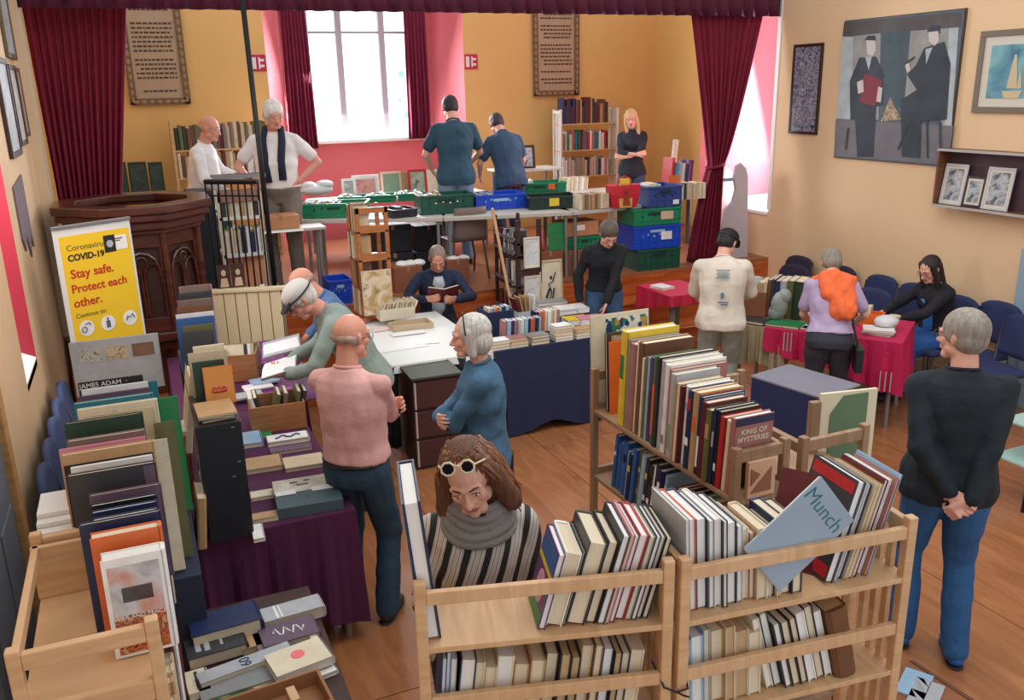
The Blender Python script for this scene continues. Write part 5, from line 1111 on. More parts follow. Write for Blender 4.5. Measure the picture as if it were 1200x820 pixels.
pc_ = pcrate(330, 340, 380, 340, .75, .24, .3, CB, 'blue plastic crate on the stage floor beside the orange-brown shelf'); a = atY(383, 320, 8.4); b = atY(411, 320, 8.4); pc_[0].matrix_local = TR(a.x, 8.38, .75) @ Matrix.Diagonal(((b.x-a.x)/pc_[1], 1, 1, 1))
# chair with curved brown legs under the stage table
CHB = mat('chair_grey_brown', (120, 104, 100), .5)
P = atY(562, 320, 8.55); cc_ = thing('chair', 'grey-brown plastic chair with thin legs under the stage table', 'chair', TR(P.x, 8.85, .75))
obj('backrest', MB().sheet(lambda u, v: (-.2+.4*u*(1-.1*v)+.02*v, -.02-.05*(1-(2*u-1)**2)-.06*v, .44+.36*v), 8, 6), CHB, cc_, smooth=True, solid=.01); obj('seat', MB().box(-.2, .2, -.02, .38, .42, .44), CHB, cc_, bevel=.01)
for sx in (-1, 1):
    for y in (0, .36): obj('leg', MB().tube([(sx*.17, y, .42), (sx*.19, y-.03, .2), (sx*.21, y-.05 if y == 0 else y+.06, 0)], .013, 6), mat('leg_brown', (90, 66, 54), .4), cc_)
# low pictures and frames on the back table
def stand(u0, u1, v0, Y, z0, label, frm, inner, mtw=None, fw=.03, force=None):
    a = atY(u0, v0, Y); b = atY(u1, v0, Y); return picture('framed_picture', label, TR((a.x+b.x)/2, Y, z0) @ RX(-8), b.x-a.x, max(.15, a.z-z0), fw, frm, inner, mtw)
PR1 = art('print_redpink', [(196, 110, 110), (220, 160, 150), (150, 80, 80)], 9)
stand(400, 416, 210, 10.8, 1.455, 'grey-white framed sketch at the left of the back stage table', cov('white'), art('sketch_bw', [(230, 230, 228), (120, 120, 124)], 14))
stand(412, 444, 206, 10.9, 1.455, 'white framed reddish picture on the back stage table', cov('white'), PR1, (PAPER, .02))
stand(446, 470, 202, 11.0, 1.455, 'beige framed picture on the back stage table', cov('beige'), cov('sage green'))
stand(470, 482, 201, 11.0, 1.455, 'plain peach board on the back stage table', cov('tan'), cov('tan'))
stand(478, 500, 199, 10.95, 1.455, 'red framed picture with a dark green oval on the back stage table', cov('red'), art('green_oval', [(40, 90, 90), (180, 190, 160), (60, 110, 100)], 8))
stand(500, 514, 199, 11.0, 1.455, 'cream board at the right of the red framed picture', cov('cream'), cov('cream'))
# plastic bag on the left crate
P = at(372, 226, 1.62); tag(obj('plastic_bag', MB().ell((0, 0, .05), (.20, .13, .07), n=14, k=8).ell((.1, 0, .11), (.11, .1, .05), n=12, k=7).ell((-.08, .02, .09), (.1, .1, .06), n=12, k=7), mat('bag_white', (222, 224, 228), .35, bump=.6, bscale=18), None, TR(P.x, P.y+.05, 1.60), smooth=True), 'crumpled white plastic bag on the bright green crate', 'bag')
# --- stage bookcases
bookcase('pale bookcase of old books on the left of the back stage wall', TR(.48, 11.5, .75), 1.2, .25, 1.72, [.35, .70, 1.04, 1.37], PINE, PINEH, rail=False)
for lv, z in enumerate((1.37, 1.04)):
    row(f'on the {["top", "second"][lv]} shelf of the left stage bookcase', (.53, 11.53, .75+z), 0, gen(26, (.25, .32), (.03, .05), (.16, .19), [['brown', 'olive', 'dark green', 'maroon', 'beige', 'taupe', 'brown'], ['red', 'white', 'maroon', 'brown', 'tan', 'cream']][lv], 101+lv), spine=-1)
mcB = TR(5.66, 11.45, .75)
Tb = bookcase('white-ended bookcase of coloured books beside the fair-haired woman', mcB, .95, .25, 1.70, [.40, .76, 1.13, 1.50], WHITEP, PINEH, rail=False)
for lv, z in enumerate((1.50, 1.13, .76)):
    row(f'on the {["top", "second", "third"][lv]} shelf of the white-ended stage bookcase', (5.71, 11.47, .75+z), 0, gen(21, [(.22, .36), (.22, .28), (.22, .28)][lv], (.025, .045), (.16, .19), [['brown', 'maroon', 'charcoal', 'navy blue', 'tan'], ['white', 'teal', 'green', 'dusky pink', 'charcoal', 'cream', 'red'], ['grey', 'pink', 'white', 'beige', 'charcoal', 'tan']][lv], 111+lv, deco=True), spine=-1)
# green crates of books, far left behind the pulpit
for i, (u0, u1) in enumerate(((131, 147), (149, 171), (173, 190))):
    a = atY(u0, 191, 11.6); b = atY(u1, 191, 11.6); T = thing('picture_board', f'{["left", "middle", "right"][i]} dark green picture board against the back wall behind the pulpit', 'picture', TR((a.x+b.x)/2, 11.7, 1.3)); w_ = b.x-a.x
    obj('board', MB().box(-w_/2, w_/2, 0, .02, 0, a.z-1.3), cov('dark green'), T); obj('print', MB().box(-w_/2+.02, w_/2-.02, -.002, 0, .05, a.z-1.34), art('dark_cover', [(40, 60, 60), (70, 84, 80), (30, 44, 50)], 9), T)
table('narrow bench under the dark green picture boards', TR(-.5, 11.55, .75), 1.0, .4, .548, GRT, GRL)
table('low table of green crates behind the pulpit', TR(-.3, 10.6, .75), 1.4, .8, .45, GRT, GRL)
for i in range(2):
    a = at(120+i*34, 232, 1.22); T = thing('plastic_crate', f'{["left", "right"][i]} deep green crate on the low table behind the pulpit', 'crate', TR(a.x+.05, a.y-.15, 1.20)); T.matrix_local = TR(-.2+i*.62, 10.7, 1.20)
    obj('body', MB().box(0, .58, 0, .36, 0, .24), CDG, T, bevel=.008); obj('rim', MB().box(-.01, .59, -.012, .372, .215, .245), CG, T, bevel=.004)
row('lying behind the right deep green crate', (.0, 11.05, 1.20), 0, gen(14, (.25, .3), (.04, .06), (.18, .2), ['brown', 'taupe', 'grey', 'dark green'], 121), spine=-1)
# shelf trolley behind the railing
bk2 = thing('book_trolley', 'white shelf trolley of old books behind the black railing', 'trolley', TR(atY(256, 240, 8.7).x, 8.75, .75))
wt = atY(305, 240, 8.8).x-atY(256, 240, 8.8).x
for x in (0, wt): obj('post', MB().box(x-.015, x+.015, 0, .03, 0, 1.12), cov('cream'), bk2)
for z in (.1, .52, .88): obj('shelf', MB().box(0, wt, 0, .4, z-.03, z), cov('white'), bk2)
obj('top_panel', MB().box(0, wt, 0, .02, 1.02, 1.14), mat('panel_tan', (150, 112, 90), .6), bk2)
row('on the upper shelf of the white trolley', (bk2.location.x+.03, 8.78, .75+.88), 0, gen(9, (.2, .24), (.03, .05), (.14, .17), ['cream', 'tan', 'charcoal', 'beige'], 131), spine=-1)
row('on the lower shelf of the white trolley', (bk2.location.x+.03, 8.78, .75+.52), 0, gen(9, (.2, .26), (.03, .05), (.14, .17), ['cream', 'white', 'navy blue', 'beige'], 132), spine=-1)
sp = thing('speaker_cabinet', 'black speaker cabinet at the left of the white trolley', 'speaker', TR(atY(243, 260, 8.7).x-.02, 8.7, .75))
obj('body', MB().box(-.14, .1, 0, .3, 0, 1.15), mat('speaker_black', (30, 32, 36), .6), sp, bevel=.01); obj('grille', MB().box(-.12, .08, -.006, 0, .1, 1.05), mat('grille_charcoal', (44, 48, 54), .8, bump=.5, bscale=200), sp)
rs = thing('tray', 'dark flat tray resting over the railing and white trolley', 'tray', TR(atY(280, 212, 8.9).x, 8.85, 1.98)); obj('tray_base', MB().box(-.24, .24, 0, .3, 0, .025), DARKW, rs, bevel=.006); obj('tray_rim', MB().box(-.25, .25, -.01, .0, 0, .04), GREYM, rs)
# carton held / white papers near scarf man
P = atY(328, 240, 8.9); T = carton(307, 352, 262, 8.80, 1.47, .13, .26, 'flat tan carton on the small table in front of the man with the navy scarf', CARL)
table('small grey table in front of the man with the navy scarf', TR(atY(305, 262, 8.9).x, 8.78, .75), .62, .30, .715, GRT, GRL)
tag(obj('paper_sheet', MB().box(-.2, .2, -.05, .0, 0, .002), PAPER, None, TR(atY(330, 268, 8.85).x, 8.80, 1.465) @ RX(25)), 'white sheets hanging over the front of the small grey table', 'paper')
for i, u in enumerate((318, 362)): P = atY(u, 300, 8.9); tag(obj('shoe_box', MB().box(-.09, .09, 0, .25, 0, .04), BLACKM, None, TR(P.x, 8.75, .751)), f'{["left", "right"][i]} flat black case on the stage floor under the small grey table', 'case')
# pew end panel
pe = MB(); pts = [(846, 303), (874, 305), (874.5, 205), (872, 196), (866, 190), (860, 194), (858, 206), (860, 222), (856, 236), (848, 245), (845, 262)]
Yp = 8.48; q = [(atY(u, v, Yp).x, atY(u, v, Yp).z) for u, v in pts]; pe.prism([(a-q[0][0], b-.75) for a, b in q], 0, .04, TR(q[0][0], Yp, .75) @ RX(90))
mn = min(b for a, b in q); pw_ = tag(obj('pew_end', pe, mat('pew_grey', (190, 184, 192), .45), bevel=.008), 'grey painted panel with a rounded shoulder beside the right stage curtain', 'panel')
obj('pew_arm', MB().box(-.12, .02, -.01, .25, -.02, .02), mat('pew_arm_blue', (140, 176, 190), .4), pw_, TR(atY(858, 210, Yp).x, Yp, atY(858, 210, Yp).z), bevel=.005)
tag(obj('white_board', MB().prism([(0, 0), (.26, 0), (.26, .9), (.12, 1.0)], 0, .02, RX(90)), cov('white'), None, TR(atY(840, 220, 9.1).x, 9.1, .76)), 'white board leaning behind the right stage curtain', 'board')
# things on the table near the right curtain
tb2 = seg_table(at(770, 232, 1.45), at(842, 226, 1.45), .6, 'grey table half behind the right stage curtain', 1.45-.75)
a = at(790, 222, 1.47)
row('in the tilted group beside the purple book', (atY(783, 200, 9.0).x, 8.95, 1.5), 0, [(.04, .42, .2, 'red'), (.05, .36, .2, 'teal'), (.05, .34, .2, 'grey', {'decor': [('cream', .3, .6)]}), (.04, .35, .2, 'silver grey', {'decor': [('tan', .2, .7)]}), (.04, .34, .2, 'charcoal', {'decor': [('yellow', .3, .5)]}), (.04, .38, .22, 'purple', {'decor': [('white', .4, .5)]}), (.03, .38, .22, 'maroon')], spine=-1, lean=5)
for i in range(5): flatxy(atY(786, 205, 8.8).x+(i % 2)*.26, 8.6+.0*i, 1.5+(i//2)*.03, .2, .22, .028, 3, ['white', 'teal', 'pale blue', 'cream', 'white'][i], f'{["white", "teal", "pale blue", "cream", "upper white"][i]} book lying in the pile right of the deep blue crate', 'pile by the right curtain', PAGEW)
row('in the low dark crate by the right curtain', (atY(796, 230, 8.4).x, 8.38, 1.5), 0, gen(8, (.17, .2), (.03, .05), (.14, .17), ['cream', 'beige', 'charcoal'], 141), spine=-1)
tag(obj('tall_book_stack', MB().box(-.03, .03, -.02, .02, 0, .62, TR(atY(784, 200, 9.2).x, 9.15, 1.5) @ RY(5)), art('tower_print', [(150, 140, 130), (200, 190, 170), (100, 90, 80)], 30)), 'narrow patterned leaflet standing upright near the right curtain', 'leaflet')
P = atY(628, 185, 10.2); T = picture('framed_picture', 'dark framed photograph of two figures left of the white-ended bookcase', TR(P.x+.05, 10.6, atY(628, 197, 10.6).z) @ RX(-6), .24, .30, .03, FRD, PH)
seg = table('small table under the dark framed photograph', TR(P.x-.35, 10.5, .75), .9, .5, T.location.z-.755, GRT, GRL)
# chairs of dark steel behind the right crate stack
# --- right tables
f0 = at(858, 379, .75); f1 = at(1056, 402, .75); d_ = f1-f0; aR = math.degrees(math.atan2(d_.y, d_.x)); LR = d_.length; MR = TR(f0.x, f0.y, 0) @ RZ(aR)
table('long folding table of books by the right wall', MR, LR, .70, .745, GRT, GRL)
cloth('tablecloth', 'beige crumpled cloth over the left end of the right-hand table', MR, .42, .70, .746, (.33, .33, .3, .3), BEI, .03, 5)
cloth('tablecloth', 'magenta cloth with pale stripes over the right-hand table', MR @ TR(.30, -.015, 0), LR-.30, .73, .751, (.18, .42, .42, .3), MAG, .03, 6)
k = MB()
for (x, dz) in ((.16, 0), (.19, 0), (.22, 0)): k.box(x, x+.008, -.055, -.045, .58, .74)
for x in (LR-.42, LR-.38, LR-.34): k.box(x, x+.008, -.09, -.075, .36, .52)
tag(obj('cloth_stripe', k, cov('silver grey'), None, MR @ TR(.30, 0, 0)), 'pale stripes woven into the magenta cloth', 'cloth trim')
def onR(x, y, z=.757): return MR @ Vector((x, y, z))
def rbook(x, y, z, w, h, t, rot, c, lab, **k): P = onR(x, y, z); return flatxy(P.x, P.y, z, w, h, t, aR+rot, c, lab, **k)
row('in the tall dark row on the right-hand table', onR(.42, .58, .757), aR, [(.05, .33, .24, 'tan'), (.03, .32, .24, 'beige'), (.04, .34, .25, 'charcoal'), (.03, .34, .25, 'navy blue'), (.03, .33, .25, 'silver grey'), (.10, .34, .25, 'dark green'), (.07, .34, .25, 'olive'), (.05, .33, .24, 'charcoal'), (.05, .24, .2, 'cream'), (.04, .24, .2, 'orange'), (.04, .22, .2, 'beige')], spine=-1) if False else None
rr2 = [(.05, .30, 'tan'), (.03, .31, 'beige'), (.035, .33, 'brown'), (.03, .34, 'charcoal'), (.04, .33, 'navy blue'), (.06, .33, 'silver grey'), (.06, .34, 'olive'), (.08, .34, 'dark green'), (.05, .33, 'olive'), (.03, .26, 'cream'), (.03, .25, 'tan')]
row('in the tall dark row on the right-hand table', onR(.10, .34, .757), aR, [(t, h, .26, c) for t, h, c in rr2], spine=-1, lean=2)
P = onR(.05, .46, .757); T = box_open('brown carton of papers at the left end of the right-hand table', TR(P) @ RZ(aR), .3, .3, .22, CAR, 'carton', 'carton')
tag(obj('plastic_bag', MB().ell((0, 0, 0), (.14, .11, .06), n=12, k=7).ell((.05, .02, .03), (.08, .08, .05), n=10, k=6), mat('bag_clear', (150, 160, 158), .2, bump=.9, bscale=30), None, TR(P.x, P.y, .757+.24), smooth=True), 'crumpled clear plastic on the brown carton', 'bag')
P = onR(.34, .22, .757); tag(obj('plastic_bag', MB().ell((0, 0, .14), (.09, .05, .13), n=10, k=7).ell((.04, -.01, .22), (.07, .05, .07), n=8, k=6).ell((-.04, .01, .08), (.06, .05, .07), n=8, k=6), MATS['bag_clear'], None, TR(P), smooth=True), 'clear plastic bag hanging on the tall dark row of books', 'bag')
for i, (x, y, w, h, t, c) in enumerate(((.06, .12, .2, .14, .02, 'cream'), (.16, .1, .24, .16, .03, 'charcoal'), (.30, .12, .26, .18, .02, 'teal'), (.42, .12, .30, .2, .025, 'green'), (.56, .1, .2, .13, .012, 'white'), (.68, .1, .2, .13, .012, 'silver grey'), (.62, .2, .2, .14, .015, 'pale blue'), (.78, .13, .18, .12, .012, 'white'))):
    rbook(x, y, .757, w, h, t, rnd.uniform(-12, 12), c, f'{c} book lying flat, {ORD[i]} from the left along the front of the right-hand table')
P = onR(1.08, .40, .757); ob = box_open('orange box of cards beside the woman in the lilac top', TR(P) @ RZ(aR), .17, .14, .12, mat('box_orange', (226, 104, 30), .5), 'card_box', 'box')
row('beside the orange box on the right-hand table', onR(.92, .42, .757), aR, gen(5, (.14, .17), (.02, .03), (.12, .14), ['white', 'cream', 'charcoal'], 151), spine=-1)
P = onR(1.2, .30, .757)
for i in range(3): rbook(1.16, .2, .757+i*.015, .24, .18, .014, [-6, 5, 12][i], ['grey', 'silver grey', 'white'][i], f'{["lowest", "middle", "topmost"][i]} grey paper folder at the right end of the magenta cloth')
tag(obj('plastic_bag', MB().ell((0, 0, 0), (.11, .09, .05), n=12, k=7), MATS['bag_white'], None, TR(P.x, P.y, .84), smooth=True), 'white crumpled bag on the grey folders of the right-hand table', 'bag')
hp = thing('paper_cone', 'small cream paper cone standing between the orange box and the seated woman', 'paper', TR(onR(1.25, .36, .757))); obj('cone', MB().lathe([(.015, 0), (.05, .12), (.052, .122), (.0, .06)], 10), cov('beige'), hp)
# small red table, left
sr = at(783, 346, .75); table('small grey-legged table under a red cloth beside the stage steps', TR(sr.x, sr.y-.05, 0), .5, .6, .745, GRT, GRL, legr=.022, square=True)
cloth('tablecloth', 'red cloth on the small table beside the stage steps', TR(sr.x-.005, sr.y-.05, 0), .5, .6, .746, (.10, .10, .22, .25), mat('cloth_red', (196, 26, 66), .75), .012, 3)
flatxy(sr.x+.12, sr.y+.3, .752, .16, .2, .025, 10, 'white', 'white book lying on the small red table')
# navy box table
nb_ = [at(880, 440, .76), at(963, 466, .76), at(1000, 452, .76), at(922, 433, .76)]
mx = (nb_[1]-nb_[0]); aN = math.degrees(math.atan2(mx.y, mx.x)); LN = mx.length; DN = .42
T = thing('draped_box', 'large box draped in navy cloth with a grey-blue top, behind the bookcases', 'box', TR(nb_[0].x, nb_[0].y, 0) @ RZ(aN))
obj('cloth_sides', MB().box(0, LN, 0, DN, .0, .75), mat('drape_navy', (30, 42, 88), .8, vary=.06), T, bevel=.015); obj('top', MB().box(-.004, LN+.004, -.004, DN+.004, .745, .765), mat('drape_top_grey', (128, 128, 142), .8, vary=.05), T, bevel=.008)
# --- stacking chairs
NVY = mat('chair_fabric_navy', (44, 54, 96), .85, bump=.2, bscale=150); NVD = mat('chair_fabric_plum', (48, 40, 64), .85, bump=.2, bscale=150); CHR = mat('chrome_grey', (120, 124, 130), .3, metal=.9)
def chair(label, M, fab, group=None):
    T = thing('stacking_chair', label, 'chair', M, group)
    seat = MB()
    obj('seat', MB().box(-.22, .22, -.05, .38, .42, .47), fab, T, bevel=.02)
    pts = []
    w = .215
    def f(u, v):
        x = (2*u-1)*w*(1-.12*v**2); z = .52+.36*v-(.05*abs(2*u-1)**3*v); return (x, -.09-.05*v-.015*(1-(2*u-1)**2), z)
    obj('backrest', MB().sheet(f, 10, 8), fab, T, smooth=True, solid=.035)
    for s_ in (-1, 1):
        obj('leg', MB().tube([(s_*.2, .36, .43), (s_*.22, .40, 0)], .011, 6), CHR, T)
        obj('leg', MB().tube([(s_*.21, -.13, .80), (s_*.2, -.06, .45), (s_*.22, -.10, 0)], .011, 6), CHR, T)
    return T
for i in range(5):
    P = Vector((-.50, 4.90+.385*i, 0)); chair(f'navy upholstered chair against the left wall, {ORD[i]} from the camera', TR(P) @ RZ(-90), mat('chair_fabric_slate', (66, 82, 122), .85, bump=.2, bscale=150), 'chairs along the left wall')
RC = [((6.62, 7.62), 90, NVD, 'dark plum upholstered chair furthest along the right wall'), ((6.25, 7.25), 95, NVD, 'dark plum upholstered chair in front of the furthest one by the right wall'), ((6.62, 6.98), 90, NVD, 'dark plum chair just behind the woman in the lilac top'), ((6.62, 6.42), 88, NVY, 'navy chair right of the woman in the lilac top against the wall'), ((6.62, 5.98), 90, NVY, 'navy chair against the wall left of the seated woman'), ((6.12, 6.0), 100, NVY, 'navy chair standing forward of the wall row by the seated woman'), ((6.55, 5.45), 90, NVY, 'navy chair on which the woman in blue sits'), ((6.66, 5.12), 88, NVY, 'navy chair just right of the seated woman, mostly hidden'), ((6.42, 4.72), 80, NVY, 'nearest large navy chair right of the seated woman')]
for (x, y), r, fab, lab in RC: chair(lab, TR(x, y, 0) @ RZ(r), fab, None)
# low wooden riser, bottom right
lr = thing('floor_platform', 'low wooden platform edge at the bottom right beside the nearest bookcase', 'platform', ID)
a = at(1066, 775, .12); b = at(1135, 820, .12); dd = (b-a).normalized(); c = Vector((-dd.y, dd.x, 0))
if c.x > 0: c = -c
qq = [a, a+dd*1.2, a+dd*1.2+c*.9, a+c*.9]
obj('top', MB().prism([(p.x, p.y) for p in qq], .03, .12), wood('platform_wood', (150, 96, 66), (120, 74, 48), .5), lr)
obj('edge', MB().prism([(p.x, p.y) for p in (a, a+dd*1.2, a+dd*1.2-c*.02, a-c*.02)], .0, .125), mat('platform_edge', (110, 70, 50), .5), lr)
for i, (u, v, c_, lab) in enumerate(((1072, 800, 'pale blue', 'pale blue booklet on the low wooden platform'), (1085, 812, 'silver grey', 'grey booklet on the low wooden platform'))): flat(u, v, .12, .2, .12, .01, 30, c_, lab, None, PAGEW, force=True)
# frame corner of a glass stand at the right edge
gs = thing('glass_stand', 'pale green glass shelf stand at the right edge of the picture', 'stand', ID)
a = at(1200, 500, .6); gm = mat('glass_edge_green', (170, 206, 200), .2)
GP = at(1196, 545, .3)
obj('shelf', MB().box(-.02, .4, -.18, .2, 0, .012), gm, gs, TR(GP.x, GP.y, .30)); obj('shelf', MB().box(-.0, .4, -.18, .2, 0, .012), gm, gs, TR(GP.x+.02, GP.y, .55))
obj('leg', MB().tube([(0, 0, 0), (.02, .0, .6)], .012, 6), BLACKM, gs, TR(at(1198, 600, 0))); 
for x, y in ((.35, -.15), (.35, .18)): obj('leg', MB().tube([(0, 0, 0), (0, 0, .56)], .01, 6), BLACKM, gs, TR(GP.x+x, GP.y+y, 0))

# ------------------------------------------------------------------ people
DG = bpy.context.evaluated_depsgraph_get
def remesh(name, mb, voxel, smooth=3, sfac=.5, fn=None):
    me = mb.mesh(name); o = bpy.data.objects.new(name+'_tmp', me); COL.objects.link(o)
    md = o.modifiers.new('r', 'REMESH'); md.mode = 'VOXEL'; md.voxel_size = voxel; md.use_smooth_shade = True
    if smooth:
        s = o.modifiers.new('s', 'SMOOTH'); s.factor = sfac; s.iterations = smooth
    dg = bpy.context.evaluated_depsgraph_get(); dg.update()
    out = bpy.data.meshes.new_from_object(o.evaluated_get(dg)); out.name = name
    bpy.data.objects.remove(o); bpy.data.meshes.remove(me)
    if fn:
        n = len(out.vertices); co = np.empty(n*3); out.vertices.foreach_get('co', co); no = np.empty(n*3); out.vertices.foreach_get('normal', no)
        co = co.reshape(-1, 3); no = no.reshape(-1, 3); d = fn(co, no); co = co+no*d[:, None]; out.vertices.foreach_set('co', co.ravel()); out.update()
    out.polygons.foreach_set('use_smooth', [True]*len(out.polygons))
    return out
def folds(amp, seed=0, f=9.0):
    r = random.Random(seed); ph = [r.uniform(0, 6) for _ in range(12)]; D = [np.array([r.uniform(-1, 1), r.uniform(-1, 1), r.uniform(-.6, 1.2)]) for _ in range(6)]
    def fn(co, no):
        v = np.zeros(len(co)); w = 0.12*np.sin(co[:, 2]*7+ph[6])+0.1*np.sin(co[:, 0]*11+ph[7])+.08*np.sin(co[:, 1]*13+ph[8])
        for k in range(6):
            d = D[k]/np.linalg.norm(D[k])*f*(1+.35*k); v += np.sin(co@d*2.2+ph[k]+w*14)/(1+.3*k)
        v = v/2.4; return 1.5*amp*(np.sign(v)*np.abs(v)**.75)
    return fn
def streaks(amp, axis=(0, 0, 1), f=260, seed=0):
    def fn(co, no):
        a = np.arctan2(co[:, 1]-co[:, 1].mean(), co[:, 0]-co[:, 0].mean()); z = co[:, 2]
        return amp*(np.sin(a*38+np.sin(z*14+seed)*1.2)+.6*np.sin(a*71+z*9)+.5*np.sin(a*17+z*11+seed))/2
    return fn
def rotm(ax, deg): return Matrix.Rotation(math.radians(deg), 4, ax)
def ik(S, T, a, b, pole):
    d = T-S; L = min(d.length, (a+b)*.999); u = d.normalized(); T = S+u*L
    x = (a*a-b*b+L*L)/(2*L); h = math.sqrt(max(0, a*a-x*x)); p = Vector(pole); p = p-u*p.dot(u)
    if p.length < 1e-4: p = Vector((0, 1, 0))
    return S+u*x+p.normalized()*h, T
HAIRS = {}
def hairmat(c):
    n = 'hair_%d_%d_%d' % c
    return mat(n, c, .55, vary=.3, vscale=22, bump=.4, bscale=90, stretch=(3, 3, .3))
def hand(mb, Wp, d, nrm, side, s=1.0, curl=.4, r=1.0):
    """d: finger direction, nrm: palm-side normal"""
    d = d.normalized(); nrm = (nrm-d*nrm.dot(d)).normalized(); a = d.cross(nrm)*side
    q = lambda x, y, z: Wp+a*(x*s)+d*(y*s)+nrm*(z*s)
    R = Matrix((a, d, nrm)).transposed().to_4x4()
    for x in (-.026, -.009, .009, .026): mb.cap(q(x*.75, .005, 0), .014*s, q(x, .085, .002), .0115*s*r, 8)
    for i, (x, L) in enumerate(((-.030, .062), (-.010, .078), (.010, .084), (.030, .074))):
        p0 = q(x, .085, .002); c = curl*(1+.12*(i-1.5)); dd = d; p = p0
        for k, f in enumerate((.45, .32, .23)):
            ang = c*(.9 if k == 0 else 1.25)*(k+1)*.8; v = (d*math.cos(ang)+nrm*math.sin(ang))+a*((i-1.5)*.05); p2 = p+v.normalized()*(L*f*s); rr = (.0095-.0012*k)*s*r
            mb.cap(p, rr, p2, rr*.92, 8); p = p2
    p0 = q(.022, .02, .006); p1 = q(.052, .052, .02); p2 = q(.056, .082, .026+.02*curl); mb.cap(p0, .015*s, p1, .0115*s*r, 8); mb.cap(p1, .0105*s*r, p2, .009*s*r, 8)
def person(label, loc, face, h=1.75, lean=0, hunch=0, head=(0, 0, 0), pelvis=(0, 0, .95), feet=((-.11, .0, 0), (.11, .03, 0)), hands=((-.25, .05, .8), (.25, .05, .8)), elbows=((-1, -.6, -.3), (1, -.6, -.3)),
           build=1.0, female=False, top=None, sleeve='long', hem=.86, bottom=(40, 50, 70), skirt=False, shoes=(40, 36, 36), hair='short', hairc=(90, 80, 74), skin=None, vox=.008, glasses=None, curl=(.5, .5), palm=(None, None), fdir=(None, None), topm=None, collar=True, foldamp=.005, twist=0, belly=0, knees=((-.1, 1, 0), (.1, 1, 0)), belt=None, jacket=None, earr=1.0):
    skin = skin or SKIN
    K = h/1.75
    Rt = thing('person', label, 'person', TR(Vector(loc)) @ RZ(face))
    SW = (.152 if female else .172)*(.5+.5*build)
    pv = Vector(pelvis)
    def T(p):   # rest torso point -> posed
        p = Vector(p)-Vector((0, 0, .95))
        if p.z > .27:
            q = Vector((p.x, p.y, p.z-.27)); q = rotm('Z', twist) @ (rotm('X', -hunch) @ q); p = Vector((0, 0, .27))+q
        else:
            q = rotm('Z', twist*max(0, p.z)/.27) @ p; p = q
        return (rotm('X', -lean) @ p)+pv
    S = Matrix.Scale(K, 4)
    # key joints
    shl = [T((s_*SW, -.01, 1.395)) for s_ in (-1, 1)]
    hp = [pv+rotm('X', -min(lean, 25)*.3) @ Vector((s_*.088, 0, -.03)) for s_ in (-1, 1)]
    arms = []
    for i in (0, 1):
        e, w = ik(shl[i], Vector(hands[i]), .285, .255, elbows[i]); arms.append((shl[i], e, w))
    legs = []
    for i in (0, 1):
        f = Vector(feet[i])+Vector((0, 0, .085)); k, a = ik(hp[i], f, .435, .425, knees[i]); legs.append((hp[i], k, a))
    nb = T((0, -.015, 1.47)); hc0 = T((0, .02, 1.59))
    Hr = TR(0, 0, 0) @ rotm('Z', head[1]) @ rotm('X', -head[0]) @ rotm('Y', head[2])
    hc = nb+(hc0-nb)*.45+Hr @ Vector((0, .02, .105))
    HM = TR(hc) @ Hr @ Matrix.Scale(1.0, 4)
    # torso rings
    bw = build
    def tr(infl, z0, z1, hemr=None, n=18):
        base = [(.84, .150, .105, 0), (.90, .168 if not female else .176, .118, 0), (.98, .160 if not female else .160, .112, .0), (1.06, .148 if not female else .135, .104, .005), (1.14, .150 if not female else .132, .106, .005),
                (1.22, .162 if not female else .145, .114, .005), (1.30, .172 if not female else .155, .118 if not female else .122, .006), (1.37, .172 if not female else .155, .108 if not female else .112, .0), (1.42, .150 if not female else .135, .088, -.008), (1.455, .095, .066, -.012), (1.48, .062, .056, -.012)]
        R = []
        for (z, rx, ry, oy) in base:
            if z < z0-.001 or z > z1+.001: continue
            rx = rx*bw+infl; ry = ry*bw+infl
            if belly and .95 < z < 1.25: ry += belly*.5; oy += belly*.5; rx += belly*.3
            if hemr and z < 1.1: rx += hemr*(1.1-z)/.24; ry += hemr*(1.1-z)/.24
            R.append([T((rx*math.cos(2*math.pi*k/n), ry*math.sin(2*math.pi*k/n)+oy, z)) for k in range(n)])
        return R
    # ---- body
    B = MB(); B.rings(tr(-.012, .84, 1.48))
    B.cap(nb-(hc-nb)*.15, .058*(.92 if female else 1.05), hc+Hr @ Vector((0, -.02, -.03)), .052*(.9 if female else 1.05))
    for i in (0, 1):
        s_, e, w = arms[i]; am = .9 if female else 1.0
        B.cap(s_, .044*am*bw, e, .038*am); B.cap(e, .039*am, w, .026*am)
        fd = Vector(fdir[i]) if fdir[i] else (w-e).normalized(); pn = Vector(palm[i]) if palm[i] else Vector((-1 if i else 1, 0, 0))
        hand(B, w, fd, pn, (1 if i == 0 else -1), .93 if female else 1.0, curl[i])
        a, k, f = legs[i]
        if not skirt: continue
        B.cap(a, .085*bw, k, .052); B.cap(k, .052, f, .036)
        fy = (k-f); ft = Vector((0, 1, 0)); B.cap(f+Vector((0, -.03, -.045)), .034, f+Vector((0, .14, -.055)), .028, fl=((0, 0, 1), .8))
    # head
    Hd = MB()
    fm = .95 if female else 1.0
    Hd.ell((0, -.012, .030), (.074, .095, .088), HM, 18, 12); Hd.ell((0, .028, -.035), (.056*fm, .062, .078), HM, 16, 10)
    Hd.cap(HM @ Vector((-.028*fm, .055, -.088)), .022*fm, HM @ Vector((.028*fm, .055, -.088)), .022*fm); Hd.ell((0, .074, -.095), (.019, .015, .017), HM)
    Hd.cap(HM @ Vector((0, .082, .012)), .008, HM @ Vector((0, .108, -.030)), .0125); Hd.ell((-.011, .097, -.034), (.009, .010, .008), HM); Hd.ell((.011, .097, -.034), (.009, .010, .008), HM)
